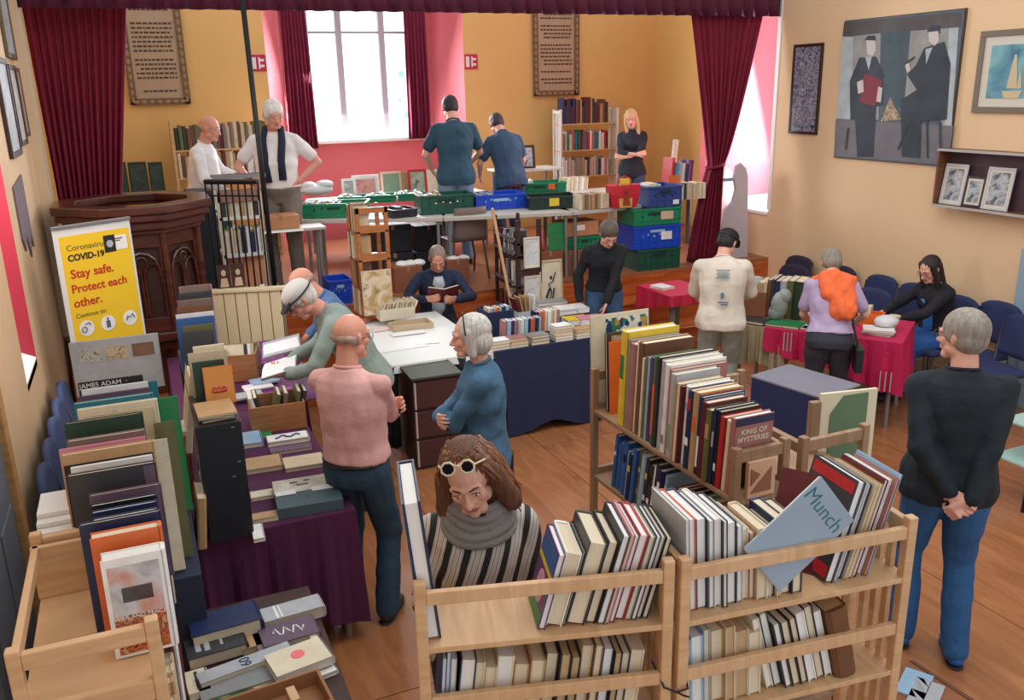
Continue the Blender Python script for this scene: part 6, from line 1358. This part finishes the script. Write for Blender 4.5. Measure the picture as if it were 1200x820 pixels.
    Hd.cap(HM @ Vector((-.046, .070, .023)), .011, HM @ Vector((-.010, .083, .022)), .010); Hd.cap(HM @ Vector((.046, .070, .023)), .011, HM @ Vector((.010, .083, .022)), .010)
    for s_ in (-1, 1):
        Hd.ell((s_*.038, .056, -.022), (.023, .023, .026), HM); Hd.ell((s_*.052*fm, .012, -.058), (.016, .035, .026), HM)
        Hd.ell((s_*.076, -.008, -.002), (.008*earr, .018, .031), HM @ TR(0, 0, 0)); Hd.ell((s_*.084, -.016, .006), (.006, .012, .022), HM)
        Hd.ell((s_*.031, .0785, .004), (.0165, .011, .010), HM, 12, 8)
    Hd.ell((0, .079, -.058), (.026, .012, .014), HM); Hd.ell((0, .070, -.078), (.026, .014, .016), HM)
    B.v += []; o_ = len(B.v); B.add(Hd.v, Hd.f)
    me = remesh('body', B, vox, 3 if vox < .007 else 2, .45)
    body = obj('body', me, skin, Rt)
    # eyes, lips, brows
    for s_ in (-1, 1):
        obj('eye', MB().ell((s_*.031, .0815, .003), (.0125, .0085, .0048), HM, 10, 7), EYEW, body, smooth=True)
        obj('iris', MB().ell((s_*.031, .0885, .002), (.0048, .0022, .0042), HM, 8, 6), EYED, body, smooth=True)
        obj('eyelid', MB().tube([HM @ Vector((s_*(.031+.014*math.cos(a)), .0868-.006*abs(math.cos(a))**2, .004+.0055*math.sin(a))) for a in [i*math.pi/6 for i in range(7)]], .0022, 5), mat('lash_brown', (92, 60, 50), .6), body)
        if hair != 'none': obj('eyebrow', MB().tube([HM @ Vector((s_*x, y, z)) for x, y, z in ((.014, .0935, .026), (.03, .0895, .0315), (.048, .076, .027))], [.0026, .0034, .0018], 5), hairmat(tuple(int(x*.7) for x in hairc)), body)
    obj('lips', MB().cap(HM @ Vector((-.021, .084, -.0605)), .0035, HM @ Vector((0, .0955, -.057)), .0052, 8).cap(HM @ Vector((.021, .084, -.0605)), .0035, HM @ Vector((0, .0955, -.057)), .0052, 8).cap(HM @ Vector((-.014, .088, -.066)), .004, HM @ Vector((.014, .088, -.066)), .004, 8), LIP if female else mat('lips_pale', (190, 120, 104), .5), body, smooth=True)
    # ---- hair
    if hair not in ('none',):
        Hm = MB()
        if hair in ('short', 'crop', 'bun', 'cap'):
            th = {'short': .013, 'crop': .006, 'bun': .012, 'cap': .008}[hair]
            Hm.ell((0, -.024, .038), (.076+th, .092+th, .084+th), HM, 20, 12); Hm.ell((0, -.045, -.005), (.073+th, .062+th, .065+th), HM, 16, 10)
            for s_ in (-1, 1): Hm.ell((s_*.066, .006, .012), (.012+th*.5, .035, .035), HM)
            if hair == 'bun': Hm.ell((0, -.1, .06), (.04, .045, .045), HM)
        elif hair == 'bald':
            Hm.ell((0, -.050, .004), (.0768, .0588, .036), HM, 18, 10)
            for s_ in (-1, 1): Hm.ell((s_*.066, -.02, -.004), (.014, .035, .028), HM)
        elif hair == 'bob':
            Hm.ell((0, -.028, .038), (.088, .100, .094), HM, 20, 12); Hm.ell((0, -.055, -.025), (.094, .070, .09), HM, 16, 10)
            for s_ in (-1, 1): Hm.cap(HM @ Vector((s_*.070, .004, .04)), .030, HM @ Vector((s_*.076, -.004, -.085)), .026, fl=(tuple(Hr @ Vector((1, 0, 0))), .75))
        elif hair == 'long':
            Hm.ell((0, -.026, .040), (.086, .098, .092), HM, 20, 12)
            for s_ in (-1, 1):
                Hm.cap(HM @ Vector((s_*.062, .012, .06)), .028, HM @ Vector((s_*.078, .018, -.08)), .030); Hm.cap(HM @ Vector((s_*.078, .018, -.08)), .030, HM @ Vector((s_*.072, .05, -.24)), .024)
            Hm.cap(HM @ Vector((0, -.06, 0)), .075, HM @ Vector((0, -.07, -.22)), .06)
        elif hair == 'wavy':
            Hm.ell((0, -.030, .040), (.090, .096, .092), HM, 20, 12)
            Hm.cap(HM @ Vector((0, -.05, .0)), .088, HM @ Vector((0, -.06, -.13)), .090)
            for s_ in (-1, 1):
                Hm.cap(HM @ Vector((s_*.050, .018, .095)), .024, HM @ Vector((s_*.088, .002, .02)), .024); Hm.cap(HM @ Vector((s_*.088, .002, .02)), .026, HM @ Vector((s_*.106, .000, -.10)), .036); Hm.ell((s_*.115, -.005, -.125), (.036, .045, .04), HM)
        hv = min(vox, .006) if vox < .009 else .009
        hm = remesh('hair', Hm, hv, 4, .5, streaks(.0035 if hair in ('wavy', 'bob', 'long') else .0018))
        ho = obj('hair', hm, hairmat(hairc), body)
        if hair == 'wavy':
            r = random.Random(5); sm = MB()
            for i in range(150):
                s_ = -1 if i % 2 else 1; a0 = r.uniform(-.3, 1.9)
                x0 = s_*r.uniform(.0, .06); y0 = r.uniform(-.09, .025)
                p = [Vector((x0, y0, .125-.5*x0*x0/.09*.1-abs(y0)*.25)), Vector((s_*(.06+.03*r.random()), y0*1.0+.01, .07)), Vector((s_*(.088+.02*r.random()), y0*.9, .0)), Vector((s_*(.105+.025*r.random()), y0*.8-.005, -.07)), Vector((s_*(.108+.035*r.random()), y0*.8+r.uniform(-.02, .02), -.13-.03*r.random()))]
                sm.tube([HM @ q for q in p], [.0035, .005, .006, .006, .002], 5)
            obj('hair_strands', sm, mat('hair_copper', (136, 90, 62), .5, vary=.4, vscale=18, stretch=(3, 3, 1)), ho, smooth=True)
    if hair == 'cap':
        cm = mat('cap_'+str(hairc[0]), (26, 24, 28) if vox > .0075 else (206, 202, 196), .8)
        Cp = MB(); Cp.ell((0, -.012, .062), (.094, .108, .074), HM, 20, 12); c_ = obj('cap', remesh('cap', Cp, .007, 3), cm, body)
        obj('cap_peak', MB().rings([[HM @ Vector((x*.085, .08+.075*math.sqrt(max(0, 1-x*x))*k, .058-.03*k+dz)) for x in (-1, -.7, -.35, 0, .35, .7, 1)]+[HM @ Vector((x*.085, .06, .058+dz)) for x in (1, 0, -1)] for k, dz in ((1, 0), (1, .006))]), mat('cap_band', (44, 46, 56), .8) if vox < .0075 else cm, c_)
        obj('cap_band', MB().tube([HM @ Vector((.096*math.cos(a), -.012+.110*math.sin(a), .045)) for a in [i*math.pi/10 for i in range(20)]], .006, 6, closed=True), mat('cap_band', 0) if 'cap_band' in MATS else mat('cap_band', (44, 46, 56), .8), c_)
    if glasses:
        g = MB(); gm_ = mat('specs_'+glasses, {'black': (24, 24, 28), 'cream': (226, 206, 176), 'pink': (120, 40, 60)}[glasses], .3)
        up = {'cream': .085}.get(glasses, 0.0); yy = {'cream': -.008}.get(glasses, 0.0)
        GM = HM @ (TR(0, .0, 0) if not up else TR(0, -.004, .066) @ RX(34)); rad = .0225 if up else .019; nseg = 8 if up else 14
        for s_ in (-1, 1):
            g.tube([GM @ Vector((s_*.032+rad*1.05*math.cos(a+.39), .101 if not up else .10, .002+rad*.95*math.sin(a+.39))) for a in [i*2*math.pi/nseg for i in range(nseg)]], .0042 if up else .0018, 6, closed=True)
            g.tube([GM @ Vector((s_*(.032+rad), .10, .006)), GM @ Vector((s_*.075, .07 if not up else .05, .008)), GM @ Vector((s_*.083, -.01, .006))], .0032 if up else .0018, 6)
        g.tube([GM @ Vector((-.012, .102, .006)), GM @ Vector((0, .106, .010)), GM @ Vector((.012, .102, .006))], .0035 if up else .0018, 6)
        go = obj('glasses', g, gm_, body, smooth=True)
        if up:
            for s_ in (-1, 1): obj('lens', MB().lathe([(rad*.98, -.001), (rad*.98, .001)], 14, GM @ TR(s_*.032, .10, .002) @ RX(90)), mat('dark_lens', (22, 18, 22), .12), go)
    # ---- shirt
    tv = max(vox*1.15, .0098)
    topm_ = topm or mat('fabric_%d_%d_%d' % top, top, .85, bump=.5, bscale=26, vary=.10, vscale=6)
    Sm = MB(); Sm.rings(tr(.012, .84 if hem <= .86 else (.98 if hem < 1.02 else 1.06), 1.485, .02 if hem < .95 else 0))
    for i in (0, 1):
        s_, e, w = arms[i]; t0 = T(((-1 if i == 0 else 1)*.06, -.012, 1.43))
        Sm.cap(t0, .042*bw, s_, .054*bw)
        if sleeve == 'long': Sm.cap(s_, .056*bw, e, .050*bw*(.95 if female else 1)); Sm.cap(e, .050*bw*(.95 if female else 1), w.lerp(e, .06), .040); Sm.ell(w.lerp(e, .10), (.042, .042, .042))
        elif sleeve == 'short': Sm.cap(s_, .055*bw, s_.lerp(e, .66), .058*bw)
        elif sleeve == 'elbow': Sm.cap(s_, .056*bw, e, .052*bw); Sm.cap(e, .054*bw, e.lerp(w, .35), .05)
    sh = obj('shirt', remesh('shirt', Sm, tv, 2, .5, folds(foldamp, len(label))), topm_, body)
    if collar:
        obj('collar', MB().tube([T((.066*math.cos(a), .062*math.sin(a)-.012, 1.482-.012*math.sin(a))) for a in [i*math.pi/8 for i in range(16)]], .009, 6, closed=True), topm_, sh, smooth=True)
    # ---- trousers / skirt
    bm2 = mat('cloth_%d_%d_%d' % bottom, bottom, .85, bump=.5, bscale=30, vary=.16, vscale=7)
    Tm = MB()
    if skirt:
        hl, hr_ = legs; c0 = pv
        mid = lambda f: (legs[0][1]*(1-f)+legs[0][2]*f+legs[1][1]*(1-f)+legs[1][2]*f)/2
        for i in (0, 1): a, k, f = legs[i]; Tm.cap(a, .12, k, .105); Tm.cap(k, .105, k.lerp(f, .8), .13)
        Tm.cap((legs[0][0]+legs[1][0])/2, .13, (legs[0][1]+legs[1][1])/2, .11); Tm.cap((legs[0][1]+legs[1][1])/2, .11, mid(.8), .15); Tm.rings(tr(.004, .84, .98))
    else:
        Tm.rings(tr(.006, .84, 1.06 if hem > 1 else .98))
        for i in (0, 1): a, k, f = legs[i]; Tm.cap(a, .100*bw, k, .073); Tm.cap(k, .073, f+Vector((0, -.005, -.01)), .066)
    tb_ = obj('skirt' if skirt else 'trousers', remesh('trousers', Tm, tv, 2, .5, folds(.0035, len(label)+3, 9)), bm2, body)
    if belt:
        obj('belt', MB().tube([T(((.158*bw+.006)*math.cos(a), (.112*bw+.008)*math.sin(a), .975)) for a in [i*math.pi/10 for i in range(20)]], .014, 6, closed=True), mat('belt_dark', belt, .5), tb_)
    for i in (0, 1):
        f = legs[i][2]; c = MB(); c.cap(f+Vector((0, -.035, -.045)), .040, f+Vector((0, .15, -.052)), .036, fl=((0, 0, 1), .85)); c.cap(f+Vector((0, -.02, -.02)), .042, f+Vector((0, .06, -.035)), .038)
        so = obj('shoe', remesh('shoe', c, .009, 2), mat('shoe_%d_%d_%d' % shoes, shoes, .5), body)
        obj('sole', MB().cap(f+Vector((0, -.04, -.078)), .038, f+Vector((0, .155, -.078)), .034, fl=((0, 0, 1), .2)), mat('sole_dark', (40, 40, 44), .7), so)
    Rt.scale = (K, K, K)
    return dict(root=Rt, body=body, shirt=sh, bottom=tb_, HM=HM, T=T, arms=arms, legs=legs, K=K, M=Rt.matrix_local @ S)
def local(p_, world):     # world point -> person's local (unscaled) space
    return (TR(p_['root'].location) @ p_['root'].rotation_euler.to_matrix().to_4x4() @ Matrix.Scale(p_['K'], 4)).inverted() @ Vector(world)
def W2L(loc, face, h, w): return Vector((TR(Vector(loc)) @ RZ(face) @ Matrix.Scale(h/1.75, 4)).inverted() @ Vector(w))
def cam_face(x, y): return math.degrees(math.atan2(-y, -x))-90     # heading that looks at the camera

# reader between the nearest bookcases (front right of scene)
SCARF = mat('scarf_grey', (138, 134, 132), .9, bump=.4, bscale=180, vary=.1, vscale=20)
def stripes():
    M = bpy.data.materials.new('striped_blouse'); M.use_nodes = True; nt = M.node_tree; b = nt.nodes['Principled BSDF']; b.inputs['Roughness'].default_value = .7
    tc = nt.nodes.new('ShaderNodeTexCoord'); mp = nt.nodes.new('ShaderNodeMapping'); mp.inputs['Rotation'].default_value = (0, .25, 0)
    w = nt.nodes.new('ShaderNodeTexWave'); w.bands_direction = 'X'; w.inputs['Scale'].default_value = 5.0; w.inputs['Distortion'].default_value = 1.4; w.inputs['Detail Scale'].default_value = 1.0; w.inputs['Detail'].default_value = 1
    r = nt.nodes.new('ShaderNodeValToRGB'); cr = r.color_ramp; cr.interpolation = 'CONSTANT'
    for p, c in ((0, (34, 32, 36)), (.28, (196, 190, 184)), (.42, (92, 88, 86)), (.46, (206, 200, 194)), (.8, (34, 32, 36)), (.86, (196, 190, 184))):
        e = cr.elements[0] if p == 0 else (cr.elements[1] if p == .28 else cr.elements.new(p)); e.position = p; e.color = lin(c)+(1,)
    nt.links.new(tc.outputs['Object'], mp.inputs[0]); nt.links.new(mp.outputs[0], w.inputs[0]); nt.links.new(w.outputs[0], r.inputs[0]); nt.links.new(r.outputs[0], b.inputs['Base Color'])
    return M
RL = at(548, 562, 1.60); RF = 180-6
P1 = person('woman with sunglasses on her brown hair and a grey scarf behind the nearest bookcase', (RL.x+.10, RL.y+.20, 0), RF-10, 1.69, lean=3, hunch=6, head=(20, -10, 11), hands=((-.10, .26, 1.02), (.10, .26, 1.02)), elbows=((-.5, -.5, -1), (.5, -.5, -1)),
   female=True, topm=stripes(), top=(1, 1, 1), sleeve='long', bottom=(40, 44, 60), hair='wavy', hairc=(104, 66, 48), vox=.0045, glasses='cream', build=1.04, collar=False, foldamp=.004, curl=(.7, .7))
sc = MB(); T_ = P1['T']
for j in range(5):
    rr = .064+.0105*j+.004*(j % 2); z = 1.520-.020*j
    sc.tube([T_((rr*1.18*math.cos(a)+.004*math.sin(3*a+j), rr*1.0*math.sin(a)-.0+(.014 if math.sin(a) > 0 else 0), z-.03*max(0, math.sin(a))*(j*.35)+.006*math.sin(2*a+j))) for a in [i*math.pi/12 for i in range(24)]], .0150, 8, closed=True)
obj('scarf', remesh('scarf', sc, .005, 2, .4), SCARF, P1['body'])
obj('neckline', MB().ell(T_((.0, .098, 1.335)), (.036, .030, .075), n=12, k=8), SKIN, P1['body'], smooth=True)
obj('necklace', MB().ell(T_((.02, .128, 1.30)), (.008, .006, .008), n=8, k=5).ell(T_((.0, .130, 1.29)), (.009, .006, .009), n=8, k=5).ell(T_((-.02, .128, 1.31)), (.008, .006, .008), n=8, k=5), mat('necklace_gold', (200, 190, 110), .3, metal=.6), P1['body'])
# man in the dark sweater, hands behind his back
Rm = at(1112, 766, 0)
P2 = person('grey-haired man in a black sweater and blue jeans with hands clasped behind his back', (3.37, 2.68, 0), -36, 1.75, head=(4, 46, 0), lean=-1, hunch=3, feet=((-.12, .03, 0), (.10, -.10, 0)), hands=((-.03, -.17, .93), (.05, -.20, .90)), elbows=((-1, -.4, .1), (1, -.4, .1)),
   top=(24, 34, 44), sleeve='long', bottom=(44, 92, 142), shoes=(30, 92, 176), hair='short', hairc=(150, 142, 132), vox=.006, build=1.13, glasses='black', curl=(1.0, .8), palm=((0, -1, 0), (0, 1, 0)), fdir=((.8, -.1, -.5), (-.7, 0, -.6)), foldamp=.006, belly=.03, hem=.84)
# man in the pink shirt, arms folded
P3 = person('bald man with glasses in a pale pink shirt and dark jeans, arms folded, facing right', (.86, 4.13, 0), -38, 1.71, head=(6, -26, 0), lean=-2, hunch=4, hands=((.10, .22, 1.20), (-.10, .24, 1.16)), elbows=((-1, .1, -.5), (1, .1, -.5)),
   top=(226, 176, 172), sleeve='long', bottom=(44, 70, 92), shoes=(50, 40, 36), hair='bald', hairc=(178, 152, 138), vox=.0055, build=1.03, glasses='black', curl=(.6, .6), palm=((0, -1, 0), (0, -1, 0)), fdir=((.9, -.1, .2), (-.9, -.1, .2)), hem=1.0, belt=(40, 30, 28), foldamp=.006, belly=.035, skin=SKINR)
# woman in denim shirt
WL = at(552, 368, 1.66)
P4 = person('woman with a grey bob and a blue denim shirt, arms folded, facing left', (WL.x+.07, WL.y+.05, 0), 66, 1.64, head=(6, 4, 0), lean=0, hunch=6, hands=((.10, .22, 1.13), (-.07, .25, 1.17)), elbows=((-1, .1, -.5), (1, .1, -.5)), female=True,
   top=(66, 106, 138), sleeve='long', bottom=(40, 46, 60), hair='bob', hairc=(206, 204, 198), vox=.0055, build=1.08, curl=(.6, .6), palm=((0, -1, 0), (0, -1, 0)), fdir=((.9, -.1, .2), (-.9, -.1, .2)), hem=.84, foldamp=.006)
hb = MB(); H4 = P4['HM']; hb.tube([H4 @ Vector((.095*math.cos(a), .03-.01, .035+.105*math.sin(a))) for a in [i*math.pi/10 for i in range(11)]], .004, 6); obj('head_sunglasses', hb, BLACKM, P4['body'])
T_ = P4['T']; hbag = MB(); hbag.box(.17, .25, -.16, .04, .62, .84); hb2 = obj('handbag', hbag, mat('bag_navy_leather', (30, 38, 52), .45), P4['body'], bevel=.012); obj('bag_strap', MB().tube([(.2, -.13, .82), T_((.13, -.13, 1.2)), T_((.11, -.04, 1.47)), T_((.15, .10, 1.25)), (.21, .02, .82)], .007, 6), mat('bag_navy_leather', 0), hb2)
# man in the white cap bending over the left table
P5 = person('man in a white cap and grey-green fleece bending over a book at the left', (1.27, 5.50, 0), 78, 1.74, head=(42, 10, 0), lean=20, hunch=24, hands=((-.10, .52, 1.02), (.16, .50, 1.04)), elbows=((-1, -.3, -.7), (1, -.3, -.7)),
   top=(140, 156, 148), sleeve='long', bottom=(60, 64, 76), hair='cap', hairc=(214, 210, 204), vox=.0068, build=1.12, curl=(.5, .5), palm=((0, 0, 1), (0, 0, 1)), glasses='black', skin=SKINR, hem=.84)
bko = thing('open_book', 'large open hardback with white pages held by the man in the white cap', 'book', TR(at(338, 425, 1.02)) @ RZ(78+90) @ RX(10))
P5b = (TR(P5['root'].location) @ RZ(78)) @ Vector((.02, .56, 1.04)); bko.matrix_local = TR(P5b) @ RZ(78) @ RX(-14)
obj('cover', MB().box(-.17, .17, -.11, .12, -.012, -.006), cov('brown'), bko)
for s_ in (-1, 1): obj('page_block', MB().box(min(0, s_*.16), max(0, s_*.16), -.105, .115, -.006, .014, RY(s_*5)), PAGEW, bko)
# second man behind him
P6 = person('balding man in a blue shirt half hidden behind the man in the white cap', (1.32, 6.14, 0), 82, 1.66, head=(36, 0, 0), lean=18, hunch=16, hands=((-.15, .42, 1.0), (.15, .42, 1.0)), top=(84, 116, 160), sleeve='elbow', bottom=(50, 52, 60), hair='bald', hairc=(170, 140, 126), vox=.009, skin=SKINR)
o2 = thing('open_book', 'open book with large white pages read by the half hidden man in blue', 'book', (TR(P6['root'].location) @ RZ(82)) @ TR(.0, .5, 1.02) @ RX(-10))
obj('cover', MB().box(-.2, .2, -.13, .14, -.01, -.004), cov('silver grey'), o2)
for s_ in (-1, 1): obj('page_block', MB().box(min(0, s_*.19), max(0, s_*.19), -.12, .13, -.004, .01, RY(s_*6)), PAGEW, o2)
# seated reader on the steps
P7 = person('man in a navy jacket and pale shirt sitting on the stage steps reading a book', (2.56, 7.80, 0), 170, 1.74, head=(34, -4, 0), lean=10, hunch=14, pelvis=(0, -.27, .60), feet=((-.16, .34, 0), (.16, .34, 0)), hands=((-.13, .16, .86), (.15, .16, .88)), elbows=((-1, -.2, -.6), (1, -.2, -.6)), knees=((-.2, 1, .4), (.2, 1, .4)),
   top=(34, 44, 70), sleeve='long', bottom=(44, 40, 50), hair='crop', hairc=(140, 124, 116), vox=.008, skin=SKINR, hem=.84, collar=False, curl=(.6, .6), palm=((1, 0, .3), (-1, 0, .3)))
T_ = P7['T']; obj('shirt_front', MB().rings([[T_((x*w, .105+.030*math.cos(x*1.3), z)) for x in (-1, -.5, 0, .5, 1)]+[T_((x*w, .08, z)) for x in (1, -1)] for z, w in ((.95, .06), (1.1, .065), (1.25, .07), (1.38, .06), (1.45, .04))]), mat('shirt_pale_blue', (206, 216, 230), .8), P7['shirt'], smooth=True)
b7 = thing('open_book', 'open dark red book in the hands of the seated man', 'book', (TR(P7['root'].location) @ RZ(170)) @ TR(.0, .20, .90) @ RX(48))
for s_ in (-1, 1): obj('cover', MB().box(min(0, s_*.15), max(0, s_*.15), -.1, .11, -.008, -.002, RY(-s_*14)), cov('maroon'), b7); obj('page_block', MB().box(min(0, s_*.145), max(0, s_*.145), -.095, .105, -.002, .01, RY(-s_*14)), PAGE, b7)
# woman in black leaning at the table
P8 = person('woman in a black cardigan and jeans leaning over the paperback table', (3.95, 7.08, 0), 155, 1.68, head=(40, 14, 0), lean=14, hunch=16, hands=((.02, .34, .82), (.24, .06, .86)), top=(26, 30, 38), sleeve='long', bottom=(58, 88, 124), hair='short', hairc=(96, 84, 78), vox=.0078, female=True, build=1.05, hem=.9)
# person in the white sweatshirt
P9 = person('person in a black cap and white sweatshirt with a printed back, facing away', (4.36, 5.82, 0), -34, 1.63, head=(34, -30, 0), lean=6, hunch=14, hands=((-.12, .38, 1.0), (.14, .38, 1.02)), top=(222, 212, 196), sleeve='long', bottom=(146, 150, 140), shoes=(150, 140, 130), hair='cap', hairc=(30, 26, 28), vox=.0078, build=1.2, hem=.84, curl=(.7, .7))
T_ = P9['T']; k = MB(); r = random.Random(3)
for i in range(5): k.cbox(T_((-.0, -.178-.003, 1.34-.016*i)), (.12-.02*(i % 2), .006, .007))
k.cbox(T_((0, -.17, 1.16)), (.03, .02, .05)); k.cbox(T_((0.01, -.17, 1.10)), (.09, .02, .01)); k.cbox(T_((0.02, -.17, 1.08)), (.06, .02, .01))
tag(obj('back_print', k, mat('print_bluegrey', (96, 130, 150), .7), P9['shirt']), kind='stuff')
# woman in lilac with orange sweater on her shoulders
P10 = person('grey-haired woman in a lilac top with an orange sweater over her shoulders', (4.80, 5.02, 0), -38, 1.57, head=(40, 6, 0), lean=16, hunch=18, hands=((-.10, .38, .92), (.18, .36, .95)), top=(186, 168, 204), sleeve='short', bottom=(52, 54, 66), hair='short', hairc=(140, 134, 122), vox=.0075, female=True, build=1.18, hem=.9)
T_ = P10['T']; k = MB(); k.cap(T_((-.15, -.03, 1.44)), .04, T_((.0, -.11, 1.44)), .06).cap(T_((.0, -.11, 1.46)), .06, T_((.15, -.05, 1.44)), .05).cap(T_((.0, -.13, 1.42)), .085, T_((.06, -.165, 1.16)), .09, fl=((0, 1, 0), .75)).cap(T_((.1, -.12, 1.41)), .07, T_((.13, -.150, 1.16)), .075, fl=((0, 1, 0), .8)).cap(T_((-.07, -.12, 1.42)), .065, T_((-.02, -.155, 1.26)), .08, fl=((0, 1, 0), .8)).cap(T_((.14, -.03, 1.43)), .055, T_((.19, .04, 1.33)), .055)
obj('draped_sweater', remesh('draped_sweater', k, .008, 2, .5, folds(.006, 4, 14)), mat('sweater_orange', (240, 112, 62), .85, bump=.2, bscale=120), P10['shirt'])
hb = obj('handbag', MB().box(.20, .27, -.16, .05, .68, .90), mat('bag_black_leather', (30, 32, 38), .4), P10['body'], bevel=.015)
obj('bag_strap', MB().tube([(.22, -.13, .88), T_((.15, -.15, 1.15)), T_((.07, -.12, 1.45)), T_((.1, .05, 1.4)), (.24, .02, .88)], .009, 6), mat('bag_black_leather', 0), hb)
# seated woman in blue dress
P11 = person('dark-haired woman with glasses in a blue dress and black jacket seated at the right wall', (6.22, 5.52, 0), 82, 1.66, head=(26, 10, 0), lean=4, hunch=12, pelvis=(0, -.28, .56), feet=((-.12, .22, 0), (.10, .24, 0)), hands=((-.08, .24, .78), (.12, .24, .80)), elbows=((-1, -.4, -.4), (1, -.4, -.4)), knees=((-.1, 1, .5), (.1, 1, .5)),
   top=(26, 26, 34), sleeve='long', bottom=(40, 84, 150), skirt=True, hair='long', hairc=(44, 34, 34), vox=.0078, female=True, glasses='pink', collar=False, build=1.12)
T_ = P11['T']; obj('dress_front', MB().rings([[T_((x*w, .112+.030*math.cos(x*1.3), z)) for x in (-1, -.5, 0, .5, 1)]+[T_((x*w, .08, z)) for x in (1, -1)] for z, w in ((.95, .08), (1.1, .08), (1.25, .085), (1.36, .06))]), mat('dress_blue', (52, 124, 190), .8), P11['shirt'], smooth=True)
# stage people
def onstage(u, v, Y, hgt): P = atY(u, v, Y); return P, P.z-.75
Pz, hh = onstage(245, 137, 9.55, 0)
P12 = person('man in a white shirt leaning on the railing at the left of the stage', (Pz.x-.17, 9.55, .75), -112, max(1.6, hh)*1.02, head=(12, -6, 0), lean=8, hunch=8, hands=((-.2, .30, 1.15), (.2, .34, 1.02)), top=(236, 236, 238), sleeve='long', bottom=(60, 60, 66), hair='bald', hairc=(170, 150, 136), vox=.0095, skin=SKINR, belly=.04, build=1.05)
Pz, hh = onstage(322, 121, 9.25, 0)
P13 = person('white-haired man in a white T-shirt with a navy scarf round his neck on the stage', (Pz.x-.03, 9.25, .75), 160, hh*1.02, head=(16, 30, 0), lean=2, hunch=6, hands=((-.19, .07, 1.03), (.20, .24, 1.06)), elbows=((-1, -.5, -.05), (1, -.5, -.3)), top=(236, 232, 230), sleeve='short', bottom=(120, 112, 104), hair='short', hairc=(228, 226, 222), vox=.0088, skin=SKINR, belly=.05, build=1.08, belt=(40, 34, 34), hem=1.0)
T_ = P13['T']
k = MB().tube([T_((-.07, .17, 1.06)), T_((-.07, .165, 1.25)), T_((-.085, .11, 1.40)), T_((-.07, .0, 1.50)), T_((0, -.07, 1.51)), T_((.07, .0, 1.50)), T_((.085, .11, 1.40)), T_((.07, .165, 1.25)), T_((.06, .17, 1.04))], [.036, .034, .034, .032, .03, .032, .034, .034, .036], 8)
obj('scarf', k, mat('scarf_navy', (32, 40, 60), .9), P13['shirt'], smooth=True)
Pz, hh = onstage(531, 115, 9.75, 0)
P14 = person('man in a teal-blue T-shirt with his back turned at the stage tables', (Pz.x, 9.75, .75), -8, hh*1.03, head=(30, 4, 0), lean=3, hunch=10, hands=((-.2, .30, .98), (.2, .32, 1.0)), top=(44, 78, 98), sleeve='short', bottom=(130, 156, 184), hair='crop', hairc=(44, 38, 38), vox=.0088, build=1.1)
Pz, hh = onstage(590, 136, 9.8, 0)
P15 = person('man in a slate-blue T-shirt bending beside the blue crate with his back turned', (Pz.x+.06, 9.78, .75), 10, 1.80, head=(44, -8, 0), lean=12, hunch=16, hands=((-.2, .36, .95), (.2, .34, .95)), top=(52, 76, 104), sleeve='short', bottom=(58, 62, 80), hair='crop', hairc=(58, 48, 46), vox=.0088, build=1.15)
Pz, hh = onstage(742, 129, 10.4, 0)
P16 = person('fair-haired woman with crossed arms in a dark top behind the stage tables', (Pz.x, 10.4, .75), cam_face(Pz.x, 10.4)-8, hh*1.01, head=(12, 0, 8), lean=0, hunch=4, hands=((.10, .24, 1.12), (-.10, .25, 1.16)), elbows=((-1, .1, -.5), (1, .1, -.5)), top=(40, 44, 56), sleeve='elbow', bottom=(60, 84, 120), hair='long', hairc=(216, 184, 132), vox=.0082, female=True, curl=(.6, .6), palm=((0, -1, 0), (0, -1, 0)), fdir=((.9, -.1, .2), (-.9, -.1, .2)))

# ------------------------------------------------------------------ books too small to part: joined
for key, (mb, ms) in STUFF.items():
    o = obj('books', mb, ms); tag(o, key[:70]+', too small to tell apart', 'books', None, 'stuff')
